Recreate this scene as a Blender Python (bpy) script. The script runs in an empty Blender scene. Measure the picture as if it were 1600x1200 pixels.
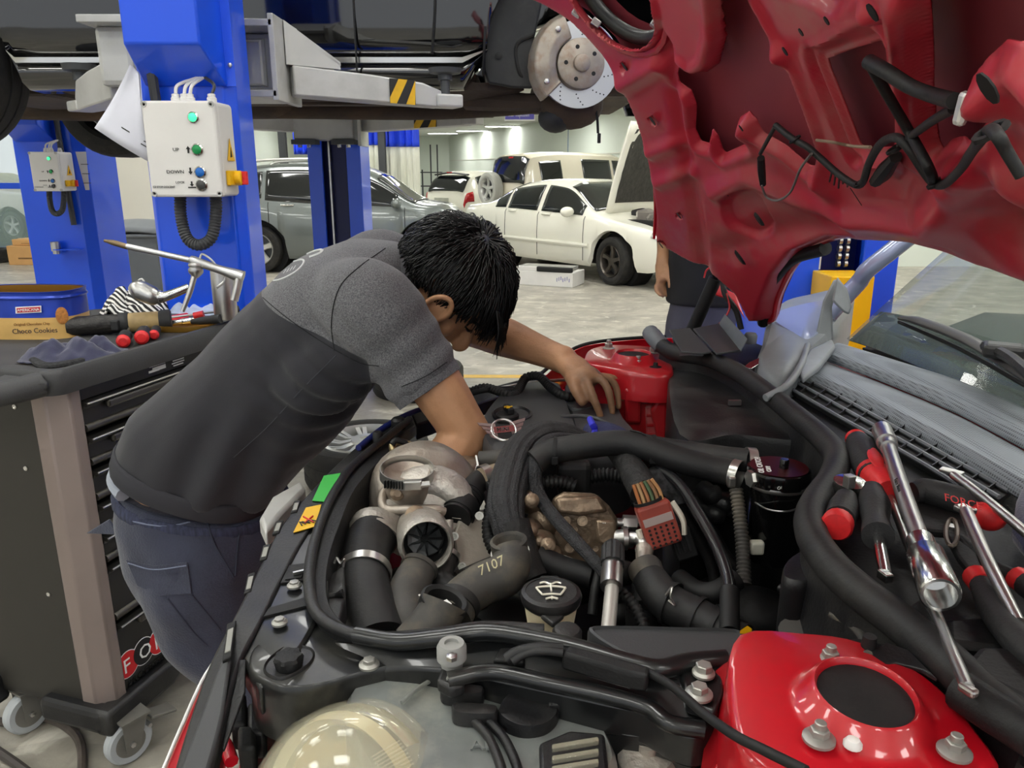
import bpy, bmesh, math, random
import numpy as np
from mathutils import Vector, Matrix, noise
random.seed(7)
V = Vector
PI = math.pi
scene = bpy.context.scene
COL = scene.collection

# ---------------------------------------------------------------- camera
FPX, PITCH, CAMH = 1200.0, math.radians(15.5), 1.55
cam_data = bpy.data.cameras.new('camera')
cam_data.sensor_width = 36.0
cam_data.lens = 36.0 * FPX / 1600.0
cam_data.clip_start = 0.02
cam_data.clip_end = 200
cam = bpy.data.objects.new('camera', cam_data)
COL.objects.link(cam)
cam.location = (0, 0, CAMH)
cam.rotation_euler = (PI / 2 - PITCH, 0, 0)
scene.camera = cam

# ---------------------------------------------------------------- world (daylight through the open shop front behind the camera)
world = bpy.data.worlds.new('world')
scene.world = world
world.use_nodes = True
_bg = world.node_tree.nodes['Background']
_bg.inputs[0].default_value = (0.92, 0.96, 1.0, 1)
_bg.inputs[1].default_value = 0.9
PANEL_EMIT = 22.0

scene.view_settings.view_transform = 'Standard'
scene.view_settings.look = 'None'
scene.view_settings.exposure = 0.12
scene.view_settings.gamma = 1.0
scene.view_settings.use_curve_mapping = False

# ---------------------------------------------------------------- measuring helpers: where a sight line meets a depth / height / plane
CP, SP = math.cos(PITCH), math.sin(PITCH)
EYE = V((0, 0, CAMH))
def sight(px, py):
    u, v = (px - 800) / FPX, (py - 600) / FPX
    return V((u, CP - v * SP, -SP - v * CP))
def D(px, py, d): return EYE + sight(px, py) * d
def Zp(px, py, z):
    r = sight(px, py); return EYE + r * ((z - CAMH) / r.z)
def Yp(px, py, y):
    r = sight(px, py); return EYE + r * (y / r.y)
def Xp(px, py, x):
    r = sight(px, py); return EYE + r * (x / r.x)

# ---------------------------------------------------------------- materials
def lin(c):
    return c / 12.92 if c <= 0.04045 else ((c + 0.055) / 1.055) ** 2.4
def rgb(h):
    if not isinstance(h, str): return tuple(h)
    h = h.lstrip('#')
    return tuple(lin(int(h[i:i + 2], 16) / 255) for i in (0, 2, 4))
MATS = {}
def mat(name, col, rough=0.5, metal=0.0, var=0.10, scale=9.0, bump=0.0, bscale=80.0, coat=0.0, spec=0.5,
        emit=0.0, dirt=None, dirt_amt=0.5, dirt_scale=5.0, alpha=1.0, trans=0.0, rvar=0.0, stretch=None, sheen=0.0, ior=1.45):
    if name in MATS: return MATS[name]
    m = bpy.data.materials.new(name); m.use_nodes = True
    nt = m.node_tree; N = nt.nodes; L = nt.links
    b = N['Principled BSDF']
    c = rgb(col)
    tc = N.new('ShaderNodeTexCoord')
    vec = tc.outputs['Object']
    if stretch:
        mp = N.new('ShaderNodeMapping'); mp.inputs['Scale'].default_value = stretch
        L.new(vec, mp.inputs[0]); vec = mp.outputs[0]
    nz = N.new('ShaderNodeTexNoise'); nz.inputs['Scale'].default_value = scale; nz.inputs['Detail'].default_value = 5
    L.new(vec, nz.inputs['Vector'])
    rp = N.new('ShaderNodeValToRGB')
    rp.color_ramp.elements[0].position = 0.3; rp.color_ramp.elements[1].position = 0.7
    rp.color_ramp.elements[0].color = tuple(max(0, x * (1 - var)) for x in c) + (1,)
    rp.color_ramp.elements[1].color = tuple(min(1, x * (1 + var)) for x in c) + (1,)
    L.new(nz.outputs[0], rp.inputs[0])
    out = rp.outputs[0]
    if dirt:
        n2 = N.new('ShaderNodeTexNoise'); n2.inputs['Scale'].default_value = dirt_scale; n2.inputs['Detail'].default_value = 8
        n2.inputs['Roughness'].default_value = 0.65
        L.new(vec, n2.inputs['Vector'])
        r2 = N.new('ShaderNodeValToRGB'); r2.color_ramp.elements[0].position = 0.48; r2.color_ramp.elements[1].position = 0.72
        r2.color_ramp.elements[1].color = (dirt_amt,) * 3 + (1,)
        L.new(n2.outputs[0], r2.inputs[0])
        mx = N.new('ShaderNodeMix'); mx.data_type = 'RGBA'
        L.new(r2.outputs[0], mx.inputs[0]); L.new(out, mx.inputs[6]); mx.inputs[7].default_value = rgb(dirt) + (1,)
        out = mx.outputs[2]
        if rvar == 0: rvar = 0.2
        mr = N.new('ShaderNodeMath'); mr.operation = 'MULTIPLY_ADD'
        L.new(r2.outputs[0], mr.inputs[0]); mr.inputs[1].default_value = rvar; mr.inputs[2].default_value = rough
        L.new(mr.outputs[0], b.inputs['Roughness'])
    else:
        b.inputs['Roughness'].default_value = rough
    L.new(out, b.inputs['Base Color'])
    b.inputs['Metallic'].default_value = metal
    b.inputs['Specular IOR Level'].default_value = spec
    b.inputs['Coat Weight'].default_value = coat
    b.inputs['Coat Roughness'].default_value = 0.05
    b.inputs['IOR'].default_value = ior
    if sheen: b.inputs['Sheen Weight'].default_value = sheen
    if trans: b.inputs['Transmission Weight'].default_value = trans
    if alpha < 1: b.inputs['Alpha'].default_value = alpha
    if emit:
        L.new(out, b.inputs['Emission Color']); b.inputs['Emission Strength'].default_value = emit
    if bump:
        n3 = N.new('ShaderNodeTexNoise'); n3.inputs['Scale'].default_value = bscale; n3.inputs['Detail'].default_value = 4
        L.new(vec, n3.inputs['Vector'])
        bp = N.new('ShaderNodeBump'); bp.inputs['Strength'].default_value = bump; bp.inputs['Distance'].default_value = 0.01
        L.new(n3.outputs[0], bp.inputs['Height']); L.new(bp.outputs[0], b.inputs['Normal'])
    MATS[name] = m
    return m

# ---------------------------------------------------------------- mesh building
def catmull(pts, n=6, closed=False):
    pts = [V(p) for p in pts]
    if len(pts) < 3 and not closed:
        return [pts[0].lerp(pts[-1], i / n) for i in range(n + 1)]
    out = []
    m = len(pts)
    rng = range(m) if closed else range(m - 1)
    for i in rng:
        p1, p2 = pts[i], pts[(i + 1) % m]
        p0 = pts[i - 1] if (closed or i > 0) else p1 * 2 - p2
        p3 = pts[(i + 2) % m] if (closed or i + 2 < m) else p2 * 2 - p1
        for k in range(n):
            t = k / n
            out.append(0.5 * ((2 * p1) + (p2 - p0) * t + (2 * p0 - 5 * p1 + 4 * p2 - p3) * t * t + (3 * p1 - p0 - 3 * p2 + p3) * t ** 3))
    if not closed: out.append(pts[-1].copy())
    return out
def resample(vals, n):
    """spread a short list of radii over n samples"""
    if not isinstance(vals, (list, tuple)): return [vals] * n
    m = len(vals)
    if m == 1: return [vals[0]] * n
    r = []
    for i in range(n):
        x = i / max(1, n - 1) * (m - 1); k = min(int(x), m - 2); t = x - k
        t = t * t * (3 - 2 * t)
        r.append(vals[k] * (1 - t) + vals[k + 1] * t)
    return r
def basis(n, hint=(0, 0, 1)):
    n = V(n).normalized(); h = V(hint)
    if abs(n.dot(h)) > 0.95 * h.length: h = V((1, 0, 0)) if abs(n.x) < 0.9 else V((0, 1, 0))
    u = h.cross(n).normalized(); v = n.cross(u)
    return u, v, n

class MB:
    def __init__(s): s.v = []; s.f = []; s.m = []; s.mi = 0
    def add(s, vs, fs):
        o = len(s.v); s.v.extend([tuple(p) for p in vs]); s.f.extend([tuple(i + o for i in f) for f in fs]); s.m.extend([s.mi] * len(fs)); return s
    def box(s, c, size, rot=None, taper=1.0):
        a, b, d = (x / 2 for x in size); P = []
        for z in (-1, 1):
            k = taper if z > 0 else 1
            for y in (-1, 1):
                for x in (-1, 1): P.append(V((x * a * k, y * b * k, z * d)))
        if rot is not None:
            R = rot if isinstance(rot, Matrix) else Matrix.Rotation(rot, 3, 'Z')
            P = [R @ p for p in P]
        c = V(c)
        return s.add([p + c for p in P], [(0, 2, 3, 1), (4, 5, 7, 6), (0, 1, 5, 4), (2, 6, 7, 3), (0, 4, 6, 2), (1, 3, 7, 5)])
    def hexa(s, P):
        return s.add(P, [(0, 2, 3, 1), (4, 5, 7, 6), (0, 1, 5, 4), (2, 6, 7, 3), (0, 4, 6, 2), (1, 3, 7, 5)])
    def loft(s, rings, caps=True, closed=True):
        n = len(rings[0]); vs = [p for r in rings for p in r]; fs = []
        for i in range(len(rings) - 1):
            for j in range(n if closed else n - 1):
                k = (j + 1) % n
                fs.append((i * n + j, i * n + k, (i + 1) * n + k, (i + 1) * n + j))
        if caps and closed:
            fs.append(tuple(range(n - 1, -1, -1))); fs.append(tuple((len(rings) - 1) * n + j for j in range(n)))
        return s.add(vs, fs)
    def tube(s, path, r=0.01, n=10, sub=6, caps=True, flat=None, closed=False, hint=None):
        P = catmull(path, sub, closed) if sub else [V(p) for p in path]
        R = resample(r, len(P)); rings = []
        T = []
        for i in range(len(P)):
            if closed: a, b = P[i - 1], P[(i + 1) % len(P)]
            else: a, b = P[max(0, i - 1)], P[min(len(P) - 1, i + 1)]
            d = (b - a); T.append(d.normalized() if d.length > 1e-9 else V((0, 0, 1)))
        u, v, _ = basis(T[0], hint or (0, 0, 1))
        for i, p in enumerate(P):
            t = T[i]; u = (u - t * u.dot(t)); u = u.normalized() if u.length > 1e-6 else basis(t)[0]; v = t.cross(u)
            ring = []
            for k in range(n):
                a = 2 * PI * k / n; cx, cy = math.cos(a), math.sin(a)
                if flat: cy *= flat
                ring.append(p + (u * cx + v * cy) * R[i])
            rings.append(ring)
        if closed: rings.append(rings[0]); return s.loft(rings, caps=False)
        return s.loft(rings, caps)
    def rod(s, a, b, r, n=12, r2=None): return s.tube([a, b], [r, r if r2 is None else r2], n, sub=0)
    def ribbed(s, path, r, pitch=0.012, amp=0.15, n=12):
        P = catmull(path, 24); L = sum((P[i + 1] - P[i]).length for i in range(len(P) - 1)); m = max(6, int(L / pitch * 4))
        out = []; acc = 0; step = L / m; out.append(P[0]); need = step
        for i in range(len(P) - 1):
            seg = (P[i + 1] - P[i]).length
            while acc + seg >= need and len(out) < m:
                out.append(P[i].lerp(P[i + 1], (need - acc) / seg if seg else 0)); need += step
            acc += seg
        rad = [r * (1 + (amp if (i % 4) < 2 else -amp)) for i in range(len(out))]
        rings = []; u = None
        for i, p in enumerate(out):
            a, b = out[max(0, i - 1)], out[min(len(out) - 1, i + 1)]; t = (b - a).normalized()
            if u is None: u, _, _ = basis(t)
            u = (u - t * u.dot(t)).normalized(); v = t.cross(u)
            rings.append([p + (u * math.cos(2 * PI * k / n) + v * math.sin(2 * PI * k / n)) * rad[i] for k in range(n)])
        return s.loft(rings)
    def lathe(s, prof, o, axis=(0, 0, 1), n=24, caps=True, hint=(0, 0, 1), sx=1.0, sy=1.0):
        u, v, w = basis(axis, hint); o = V(o); rings = []
        for r, h in prof:
            rings.append([o + w * h + u * (math.cos(2 * PI * k / n) * r * sx) + v * (math.sin(2 * PI * k / n) * r * sy) for k in range(n)])
        return s.loft(rings, caps)
    def prism(s, poly, o, u, v, depth, hole=None):
        o, u, v = V(o), V(u), V(v); n = u.cross(v).normalized() * depth; k = len(poly)
        a = [o + u * p[0] + v * p[1] for p in poly]; b = [p + n for p in a]
        return s.add(a + b, [tuple(range(k - 1, -1, -1)), tuple(range(k, 2 * k))] + [(i, (i + 1) % k, k + (i + 1) % k, k + i) for i in range(k)])
    def slab(s, pts, n, depth):
        """flat or bent outline of 3-D points pushed along n into a closed solid"""
        pts = [V(p) for p in pts]; n = V(n).normalized() * depth; k = len(pts)
        b = [p + n for p in pts]
        return s.add(pts + b, [tuple(range(k - 1, -1, -1)), tuple(range(k, 2 * k))] + [(i, (i + 1) % k, k + (i + 1) % k, k + i) for i in range(k)])
    def grid(s, G):
        m = len(G[0]); return s.add([p for r in G for p in r], [(i * m + j, i * m + j + 1, (i + 1) * m + j + 1, (i + 1) * m + j) for i in range(len(G) - 1) for j in range(m - 1)])
    def ball(s, c, r, n=14, m=9, rot=None):
        r = (r, r, r) if not isinstance(r, (tuple, list)) else r; c = V(c); rings = []
        for i in range(m + 1):
            a = PI * min(max(i / m, 0.012), 0.988); ring = []
            for k in range(n):
                p = V((math.sin(a) * math.cos(2 * PI * k / n) * r[0], math.sin(a) * math.sin(2 * PI * k / n) * r[1], -math.cos(a) * r[2]))
                if rot is not None: p = rot @ p
                ring.append(c + p)
            rings.append(ring)
        return s.loft(rings)
    def build(s, name, material, parent=None, angle=38, bevel=0.0, subsurf=0, solid=0.0, smooth=0, local=False, seg=2, fix=True):
        me = bpy.data.meshes.new(name); me.from_pydata(s.v, [], s.f); me.validate()
        ms = material if isinstance(material, (list, tuple)) else [material]
        for m in ms: me.materials.append(m)
        if len(ms) > 1 and len(me.polygons) == len(s.m): me.polygons.foreach_set('material_index', s.m)
        if fix:
            bm = bmesh.new(); bm.from_mesh(me); bmesh.ops.recalc_face_normals(bm, faces=bm.faces); bm.to_mesh(me); bm.free()
        if angle:
            me.polygons.foreach_set('use_smooth', [True] * len(me.polygons))
            if angle < 180: me.set_sharp_from_angle(angle=math.radians(angle))
        o = bpy.data.objects.new(name, me); COL.objects.link(o)
        if solid:
            k = o.modifiers.new('solid', 'SOLIDIFY'); k.thickness = solid; k.offset = 0
        if bevel:
            k = o.modifiers.new('bevel', 'BEVEL'); k.width = bevel; k.segments = seg; k.limit_method = 'ANGLE'; k.angle_limit = math.radians(35)
        if subsurf:
            k = o.modifiers.new('sub', 'SUBSURF'); k.levels = subsurf; k.render_levels = subsurf
        if smooth:
            k = o.modifiers.new('smooth', 'SMOOTH'); k.iterations = smooth
        if parent is not None: adopt(o, parent, local)
        return o
WLOC = {}
def adopt(o, parent, local=False):
    o.parent = parent
    if not local and parent.name in WLOC: o.matrix_parent_inverse = WLOC[parent.name].inverted()
def tag(o, label, cat, group=None, kind=None):
    o['label'] = label; o['category'] = cat
    if group: o['group'] = group
    if kind: o['kind'] = kind
    return o
def thing(name, label, cat, loc=(0, 0, 0), rz=0.0, group=None):
    o = bpy.data.objects.new(name, None); COL.objects.link(o); o.empty_display_size = 0.1
    o.location = loc; o.rotation_euler = (0, 0, rz)
    WLOC[o.name] = Matrix.Translation(V(loc)) @ Matrix.Rotation(rz, 4, 'Z')
    return tag(o, label, cat, group)
def struct(o): o['kind'] = 'structure'; return o
def dup(root, loc, rz, label=None, group=None):
    r = root.copy(); COL.objects.link(r); r.location = loc; r.rotation_euler = (0, 0, rz)
    if label: r['label'] = label
    if group: r['group'] = group
    for ch in list(root.children):
        c = ch.copy(); COL.objects.link(c); c.parent = r
        for g in ch.children:
            d = g.copy(); COL.objects.link(d); d.parent = c
    return r
def text(name, body, size, o, u, v, material, parent=None, extrude=0.0004, align='LEFT', sx=1.0, shear=0.0):
    """flat lettering: mesh lettering lying in the plane (u right, v up) with its baseline starting at o"""
    cu = bpy.data.curves.new(name, 'FONT'); cu.body = body; cu.size = size; cu.extrude = extrude; cu.align_x = align; cu.shear = shear; cu.resolution_u = 2
    tmp = bpy.data.objects.new(name + '_tmp', cu); COL.objects.link(tmp)
    dg = bpy.context.evaluated_depsgraph_get()
    me = bpy.data.meshes.new_from_object(tmp.evaluated_get(dg))
    bpy.data.objects.remove(tmp)
    u = V(u).normalized(); v = V(v).normalized(); w = u.cross(v)
    M4 = Matrix(((u.x * sx, v.x, w.x, o[0]), (u.y * sx, v.y, w.y, o[1]), (u.z * sx, v.z, w.z, o[2]), (0, 0, 0, 1)))
    me.transform(M4); me.name = name
    me.materials.clear(); me.materials.append(material)
    ob = bpy.data.objects.new(name, me); COL.objects.link(ob)
    if parent is not None: adopt(ob, parent)
    return ob
def bake(o):
    """freeze an object's modifiers into its mesh"""
    dg = bpy.context.evaluated_depsgraph_get()
    me = bpy.data.meshes.new_from_object(o.evaluated_get(dg)); me.name = o.data.name
    o.modifiers.clear(); old = o.data; o.data = me; bpy.data.meshes.remove(old)
    return o
def ringpts(c, r, n, u, v): return [V(c) + V(u) * (math.cos(2 * PI * k / n) * r) + V(v) * (math.sin(2 * PI * k / n) * r) for k in range(n)]
def hexbolt(mb, c, axis, r=0.009, h=0.009, flange=0.0, stud=0.0):
    u, v, w = basis(axis); c = V(c)
    if flange: mb.lathe([(0.0005, 0), (flange, 0), (flange, 0.002), (r * 1.1, 0.004), (0.0005, 0.004)], c, axis, 20)
    z = 0.003 if flange else 0
    mb.lathe([(r, z), (r, z + h * 0.9), (r * 0.86, z + h)], c, axis, 6)
    if stud: mb.lathe([(stud, z + h * 0.9), (stud, z + h * 1.7), (stud * 0.8, z + h * 1.8)], c, axis, 12)

# palette
m_red = mat('red_paint', '#b30a1e', 0.28, 0, 0.08, 4, coat=0.6, spec=0.5)
m_red_in = mat('red_primer_paint', '#b32638', 0.42, 0, 0.12, 3, dirt='#9c857a', dirt_amt=0.5, dirt_scale=4.5, coat=0.15)
m_red_skin = mat('dull_red_paint', '#9c414c', 0.55, 0, 0.10, 3)
m_plastic = mat('black_plastic', '#151517', 0.42, 0, 0.25, 14, bump=0.08, bscale=300, dirt='#55534e', dirt_amt=0.35, dirt_scale=7)
m_plastic_d = mat('matte_black_plastic', '#0d0d0e', 0.6, 0, 0.3, 20, bump=0.1, bscale=260)
m_rubber = mat('black_rubber', '#161617', 0.58, 0, 0.25, 18, bump=0.06, bscale=200, dirt='#4c4944', dirt_amt=0.3, dirt_scale=12)
m_rubber_d = mat('dark_rubber', '#0f0f10', 0.62, 0, 0.2, 20)
m_steel = mat('bright_steel', '#bdbcba', 0.34, 1.0, 0.08, 25)
m_alu = mat('cast_aluminium', '#b0aba3', 0.42, 0.6, 0.15, 30, bump=0.25, bscale=160, dirt='#7f6d58', dirt_amt=0.45, dirt_scale=14)
m_iron = mat('oily_cast_metal', '#84725f', 0.36, 0.6, 0.3, 22, bump=0.2, bscale=120, dirt='#33281f', dirt_amt=0.8, dirt_scale=14)
m_chrome = mat('chrome', '#d2d2d0', 0.2, 1.0, 0.03, 10)
m_blue = mat('blue_enamel', '#1450e0', 0.3, 0, 0.05, 2, coat=0.3)
m_blue_d = mat('dark_blue_enamel', '#131c58', 0.4, 0, 0.1, 3)
m_silver = mat('silver_paint', '#b9b9b6', 0.42, 0.25, 0.08, 6, dirt='#8d8b86', dirt_amt=0.5, dirt_scale=4)
m_white = mat('white_plastic', '#d8d6d2', 0.42, 0, 0.04, 6)
m_offwhite = mat('off_white_enamel', '#dcd8c8', 0.25, 0, 0.03, 2, coat=0.5)
m_black = mat('black_print', '#101010', 0.6, 0, 0.05, 9)
m_yellow = mat('yellow_enamel', '#e8b411', 0.4, 0, 0.08, 5)
m_redplastic = mat('red_handle_plastic', '#d8282a', 0.42, 0, 0.1, 20, dirt='#5a1a1a', dirt_amt=0.4, dirt_scale=40)
m_darkgrip = mat('dark_grip_rubber', '#262627', 0.6, 0, 0.2, 30, bump=0.1, bscale=300)
m_paper = mat('shaded_white_paper', '#cfd0da', 0.8, 0, 0.03, 12)  # white sheets; the bluish grey base colour carries their shade
m_glassdark = mat('tinted_car_glass', '#16191b', 0.06, 0, 0.2, 2, spec=0.8, coat=0.5)
m_tyre = mat('tyre_rubber', '#1c1b1a', 0.75, 0, 0.25, 25, bump=0.2, bscale=120, dirt='#4d4943', dirt_amt=0.4, dirt_scale=9)
# ================================================================= the workshop hall
def floor_material():
    m = bpy.data.materials.new('stamped_concrete'); m.use_nodes = True
    nt = m.node_tree; N = nt.nodes; L = nt.links; b = N['Principled BSDF']
    tc = N.new('ShaderNodeTexCoord')
    a = N.new('ShaderNodeTexNoise'); a.inputs['Scale'].default_value = 2.6; a.inputs['Detail'].default_value = 6; a.inputs['Roughness'].default_value = 0.62
    L.new(tc.outputs['Object'], a.inputs['Vector'])
    r = N.new('ShaderNodeValToRGB'); e = r.color_ramp.elements
    e[0].position = 0.28; e[0].color = rgb('#77736a') + (1,); e[1].position = 0.75; e[1].color = rgb('#b9b4a6') + (1,)
    k = e.new(0.52); k.color = rgb('#989388') + (1,)
    L.new(a.outputs[0], r.inputs[0])
    # worn, polished patches
    mp = N.new('ShaderNodeMapping'); mp.inputs['Scale'].default_value = (3.2, 5.0, 1); L.new(tc.outputs['Object'], mp.inputs[0])
    c = N.new('ShaderNodeTexNoise'); c.inputs['Scale'].default_value = 1.4; c.inputs['Detail'].default_value = 7; c.inputs['Distortion'].default_value = 0.8
    L.new(mp.outputs[0], c.inputs['Vector'])
    r2 = N.new('ShaderNodeValToRGB'); r2.color_ramp.elements[0].position = 0.58; r2.color_ramp.elements[1].position = 0.68
    r2.color_ramp.elements[1].color = (0.75, 0.75, 0.75, 1)
    L.new(c.outputs[0], r2.inputs[0])
    mx = N.new('ShaderNodeMix'); mx.data_type = 'RGBA'; L.new(r2.outputs[0], mx.inputs[0]); L.new(r.outputs[0], mx.inputs[6]); mx.inputs[7].default_value = rgb('#c9c5b8') + (1,)
    L.new(mx.outputs[2], b.inputs['Base Color'])
    vo = N.new('ShaderNodeTexVoronoi'); vo.feature = 'DISTANCE_TO_EDGE'; vo.inputs['Scale'].default_value = 2.4; L.new(tc.outputs['Object'], vo.inputs['Vector'])
    r3 = N.new('ShaderNodeValToRGB'); r3.color_ramp.elements[1].position = 0.03; L.new(vo.outputs[0], r3.inputs[0])
    ad = N.new('ShaderNodeMath'); ad.operation = 'MULTIPLY_ADD'; L.new(r3.outputs[0], ad.inputs[0]); ad.inputs[1].default_value = 0.15; L.new(c.outputs[0], ad.inputs[2])
    bp = N.new('ShaderNodeBump'); bp.inputs['Strength'].default_value = 0.5; bp.inputs['Distance'].default_value = 0.02
    L.new(ad.outputs[0], bp.inputs['Height']); L.new(bp.outputs[0], b.inputs['Normal'])
    b.inputs['Roughness'].default_value = 0.38
    return m
m_floor = floor_material()
m_wall = mat('pale_green_wall_paint', '#dfe6dc', 0.6, 0, 0.03, 0.8)
m_wall_w = mat('white_wall_paint', '#d9d6cc', 0.6, 0, 0.04, 0.8)
m_ceil = mat('white_ceiling_paint', '#e2e4dd', 0.7, 0, 0.03, 0.5)
m_panel = mat('light_panel', '#fbfbf6', 0.5, 0, 0.0, 1, emit=PANEL_EMIT)
m_lightframe = mat('white_steel_trim', '#e4e4e0', 0.5, 0, 0.03, 5)
m_line = mat('yellow_floor_paint', '#cfa53c', 0.55, 0, 0.15, 6, dirt='#8a8272', dirt_amt=0.6, dirt_scale=6)
m_yard = mat('pale_yard_paving', '#d6d8d2', 0.7, 0, 0.06, 1)
m_pane = mat('green_float_glass', '#cfe9e4', 0.03, 0, 0.02, 1, alpha=0.22, spec=0.5)
m_steel_dark = mat('dark_steel_column', '#4a4c4e', 0.5, 0.4, 0.1, 3)
m_curtain = mat('blue_vinyl_curtain', '#2747dd', 0.4, 0, 0.12, 6, stretch=(6, 6, 0.6))
m_strip = mat('clear_strip_curtain', '#dfe0d2', 0.3, 0, 0.12, 6, stretch=(8, 8, 0.5), alpha=0.8)

fl = struct(MB().box((0, 15, -0.05), (44, 46, 0.1)).build('floor', m_floor, angle=0))
def floor_strip(pts, w):
    m = MB(); a, b = V(pts[0]), V(pts[1]); d = (b - a).normalized(); s_ = V((-d.y, d.x, 0)) * (w / 2)
    m.slab([a - s_, b - s_, b + s_, a + s_], (0, 0, 1), 0.002); return m.build('floor_line', m_line, fl, angle=0)
p1 = Zp(700, 588, 0); p2 = Zp(990, 589, 0); floor_strip((p1, p2), 0.09)
p1 = Zp(835, 526, 0); p2 = Zp(960, 573, 0); floor_strip((p1, p2), 0.10)

struct(MB().box((0, 4, 5.05), (22, 24.0, 0.1)).build('ceiling', m_ceil, angle=0))
struct(MB().box((-3, 27.5, 3.15), (16, 23, 0.1)).build('ceiling_rear', m_ceil, angle=0))
struct(MB().box((0, 16.05, 4.1), (22, 0.1, 1.8)).build('wall_header', m_wall, angle=0))
struct(MB().box((-4.9, 37.1, 1.6), (4.2, 0.2, 3.2)).build('wall_back', m_wall, angle=0))
struct(MB().box((-6.9, 26.0, 1.6), (0.2, 22, 3.2)).build('wall_side', m_wall, angle=0))
wr = MB(); wr.hexa([V(p) for p in [(-2.9, 37.0, 0), (5.7, 13, 0), (-2.7, 37.2, 0), (5.9, 13.2, 0), (-2.9, 37.0, 3.1), (5.7, 13, 3.1), (-2.7, 37.2, 3.1), (5.9, 13.2, 3.1)]])
wr = struct(wr.build('wall_right', m_wall, angle=0))
struct(MB().box((8.4, 13.1, 2.5), (5.6, 0.2, 5.0)).build('wall_return', m_wall, angle=0))
struct(MB().box((11.1, 2.5, 2.5), (0.2, 21.4, 5.0)).build('wall_east', m_wall_w, angle=0))
struct(MB().box((-6.85, 15.0, 2.5), (1.1, 0.25, 5.0)).build('wall_left', m_wall_w, angle=0))
struct(MB().box((-11.1, 3.5, 2.5), (0.2, 23.0, 5.0)).build('wall_west', m_wall_w, angle=0))
# panel joints of the right-hand wall
for zz in (1.25, 2.0):
    MB().hexa([V(p) for p in [(-2.88, 36.9, zz), (5.66, 12.97, zz), (-2.86, 36.96, zz), (5.72, 13.0, zz), (-2.88, 36.9, zz + .02), (5.66, 12.97, zz + .02), (-2.86, 36.96, zz + .02), (5.72, 13.0, zz + .02)]]).build('panel_joint', m_wall_w, wr, angle=0)

# glazed shop front at the far end of the bay: blue frame, panes
GY = 15.0
w1 = bpy.data.objects.new('window_1', None); COL.objects.link(w1); w1['kind'] = 'structure'
bars = [(-9.3, 1.28, 3.8, 0.11, 'h'), (-9.3, 0.06, 3.8, 0.14, 'h'), (-9.3, 3.3, 3.8, 0.1, 'h'), (-9.3, 4.9, 3.8, 0.12, 'h'),
        (-7.45, 2.5, 0.13, 5.0, 'v'), (-9.2, 2.5, 0.1, 5.0, 'v'), (-11.0, 2.5, 0.13, 5.0, 'v')]
for (x, z, w, h, k) in bars:
    MB().box((x, GY, z), (w, 0.1, h)).build('frame_bar', m_blue, w1, angle=0, bevel=0.008)
for xa, xb in ((-10.94, -9.25), (-9.15, -7.51)):
    for za, zb in ((0.13, 1.22), (1.34, 3.25), (3.35, 4.84)):
        MB().box(((xa + xb) / 2, GY, (za + zb) / 2), (xb - xa, 0.012, zb - za)).build('pane', m_pane, w1, angle=0)
MB().box((-9.3, GY - 0.12, 0.012), (3.8, 0.14, 0.02)).build('threshold_strip', mat('lime_floor_tape', '#c8d23a', 0.5), w1, angle=0)
struct(MB().box((-12, 26.5, -0.03), (12, 22.6, 0.06)).build('yard_ground', m_yard, angle=0))

# ceiling light panels
def make_light(label, group):
    t = thing('ceiling_light', label, 'ceiling light', (0, 0, 0), 0, group)
    f = MB()
    for x, y, w, h in ((0, .31, 1.26, .03), (0, -.31, 1.26, .03), (.615, 0, .03, .6), (-.615, 0, .03, .6)): f.box((x, y, 0), (w, h, .05))
    f.build('frame', m_lightframe, t, angle=0, local=True)
    MB().box((0, 0, 0.004), (1.2, 0.6, 0.02)).build('diffuser', m_panel, t, angle=0, local=True)
    return t
l0 = None
for x in (-7.5, -4.5, -1.5, 1.5, 4.5, 7.5):
    for y in (-5.5, -2.5, 0.5, 3.5, 6.5, 9.5, 12.5):
        if l0 is None:
            l0 = make_light('square edged white LED panel in the high hall ceiling', 'LED panels of the high hall ceiling'); l0.location = (x, y, 4.975)
        else: dup(l0, (x, y, 4.975), 0)
l1 = make_light('flat white LED panel lit in the low rear ceiling', 'LED panels of the low rear ceiling')
spots = [(785, 197), (738, 204), (692, 208)]
p = Zp(785, 197, 3.075); l1.location = p; l1.rotation_euler.z = 0
for q in spots[1:]: dup(l1, Zp(q[0], q[1], 3.075), 0)
for x in (-4.8, -2.0, 1.2):
    for y in (18.0, 22.0): dup(l1, (x + (0 if y < 20 else -.3), y, 3.075), 0)

# hanging department boards
m_signblue = mat('violet_sign_print', '#5a55b0', 0.5, 0, 0.05, 3)
def sign(pxl, pxr, pyt, pyb, y, words, label):
    a = Yp(pxl, pyt, y); b = Yp(pxr, pyb, y); w = b.x - a.x; h = a.z - b.z
    t = thing('hanging_sign', label, 'sign', (a.x + w / 2, y, b.z))
    MB().box((a.x + w / 2, y, b.z + h / 2), (w, 0.03, h)).build('board', m_white, t, angle=0, bevel=0.004)
    MB().box((a.x + w / 2, y - 0.017, b.z + h / 2), (w * 0.94, 0.004, h * 0.8)).build('print_field', m_signblue, t, angle=0)
    text('lettering', words, h * 0.62, (a.x + w * 0.05, y - 0.021, b.z + h * 0.3), (1, 0, 0), (0, 0, 1), m_white, t, sx=w * 0.9 / (h * 0.62 * 0.52 * len(words)))
    for k in (.15, .85): MB().rod((a.x + w * k, y, b.z + h), (a.x + w * k, y, 3.1 if y > 16 else 5.0), 0.008, 6).build('hanger', m_steel_dark, t)
sign(788, 836, 166, 189, 17.0, 'Motor Inspection', 'white hanging board with violet lettering beside the bare brake hub')
sign(655, 712, 160, 184, 18.0, 'Service Center', 'white hanging board with violet lettering mostly behind the lifted underbody')

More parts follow.
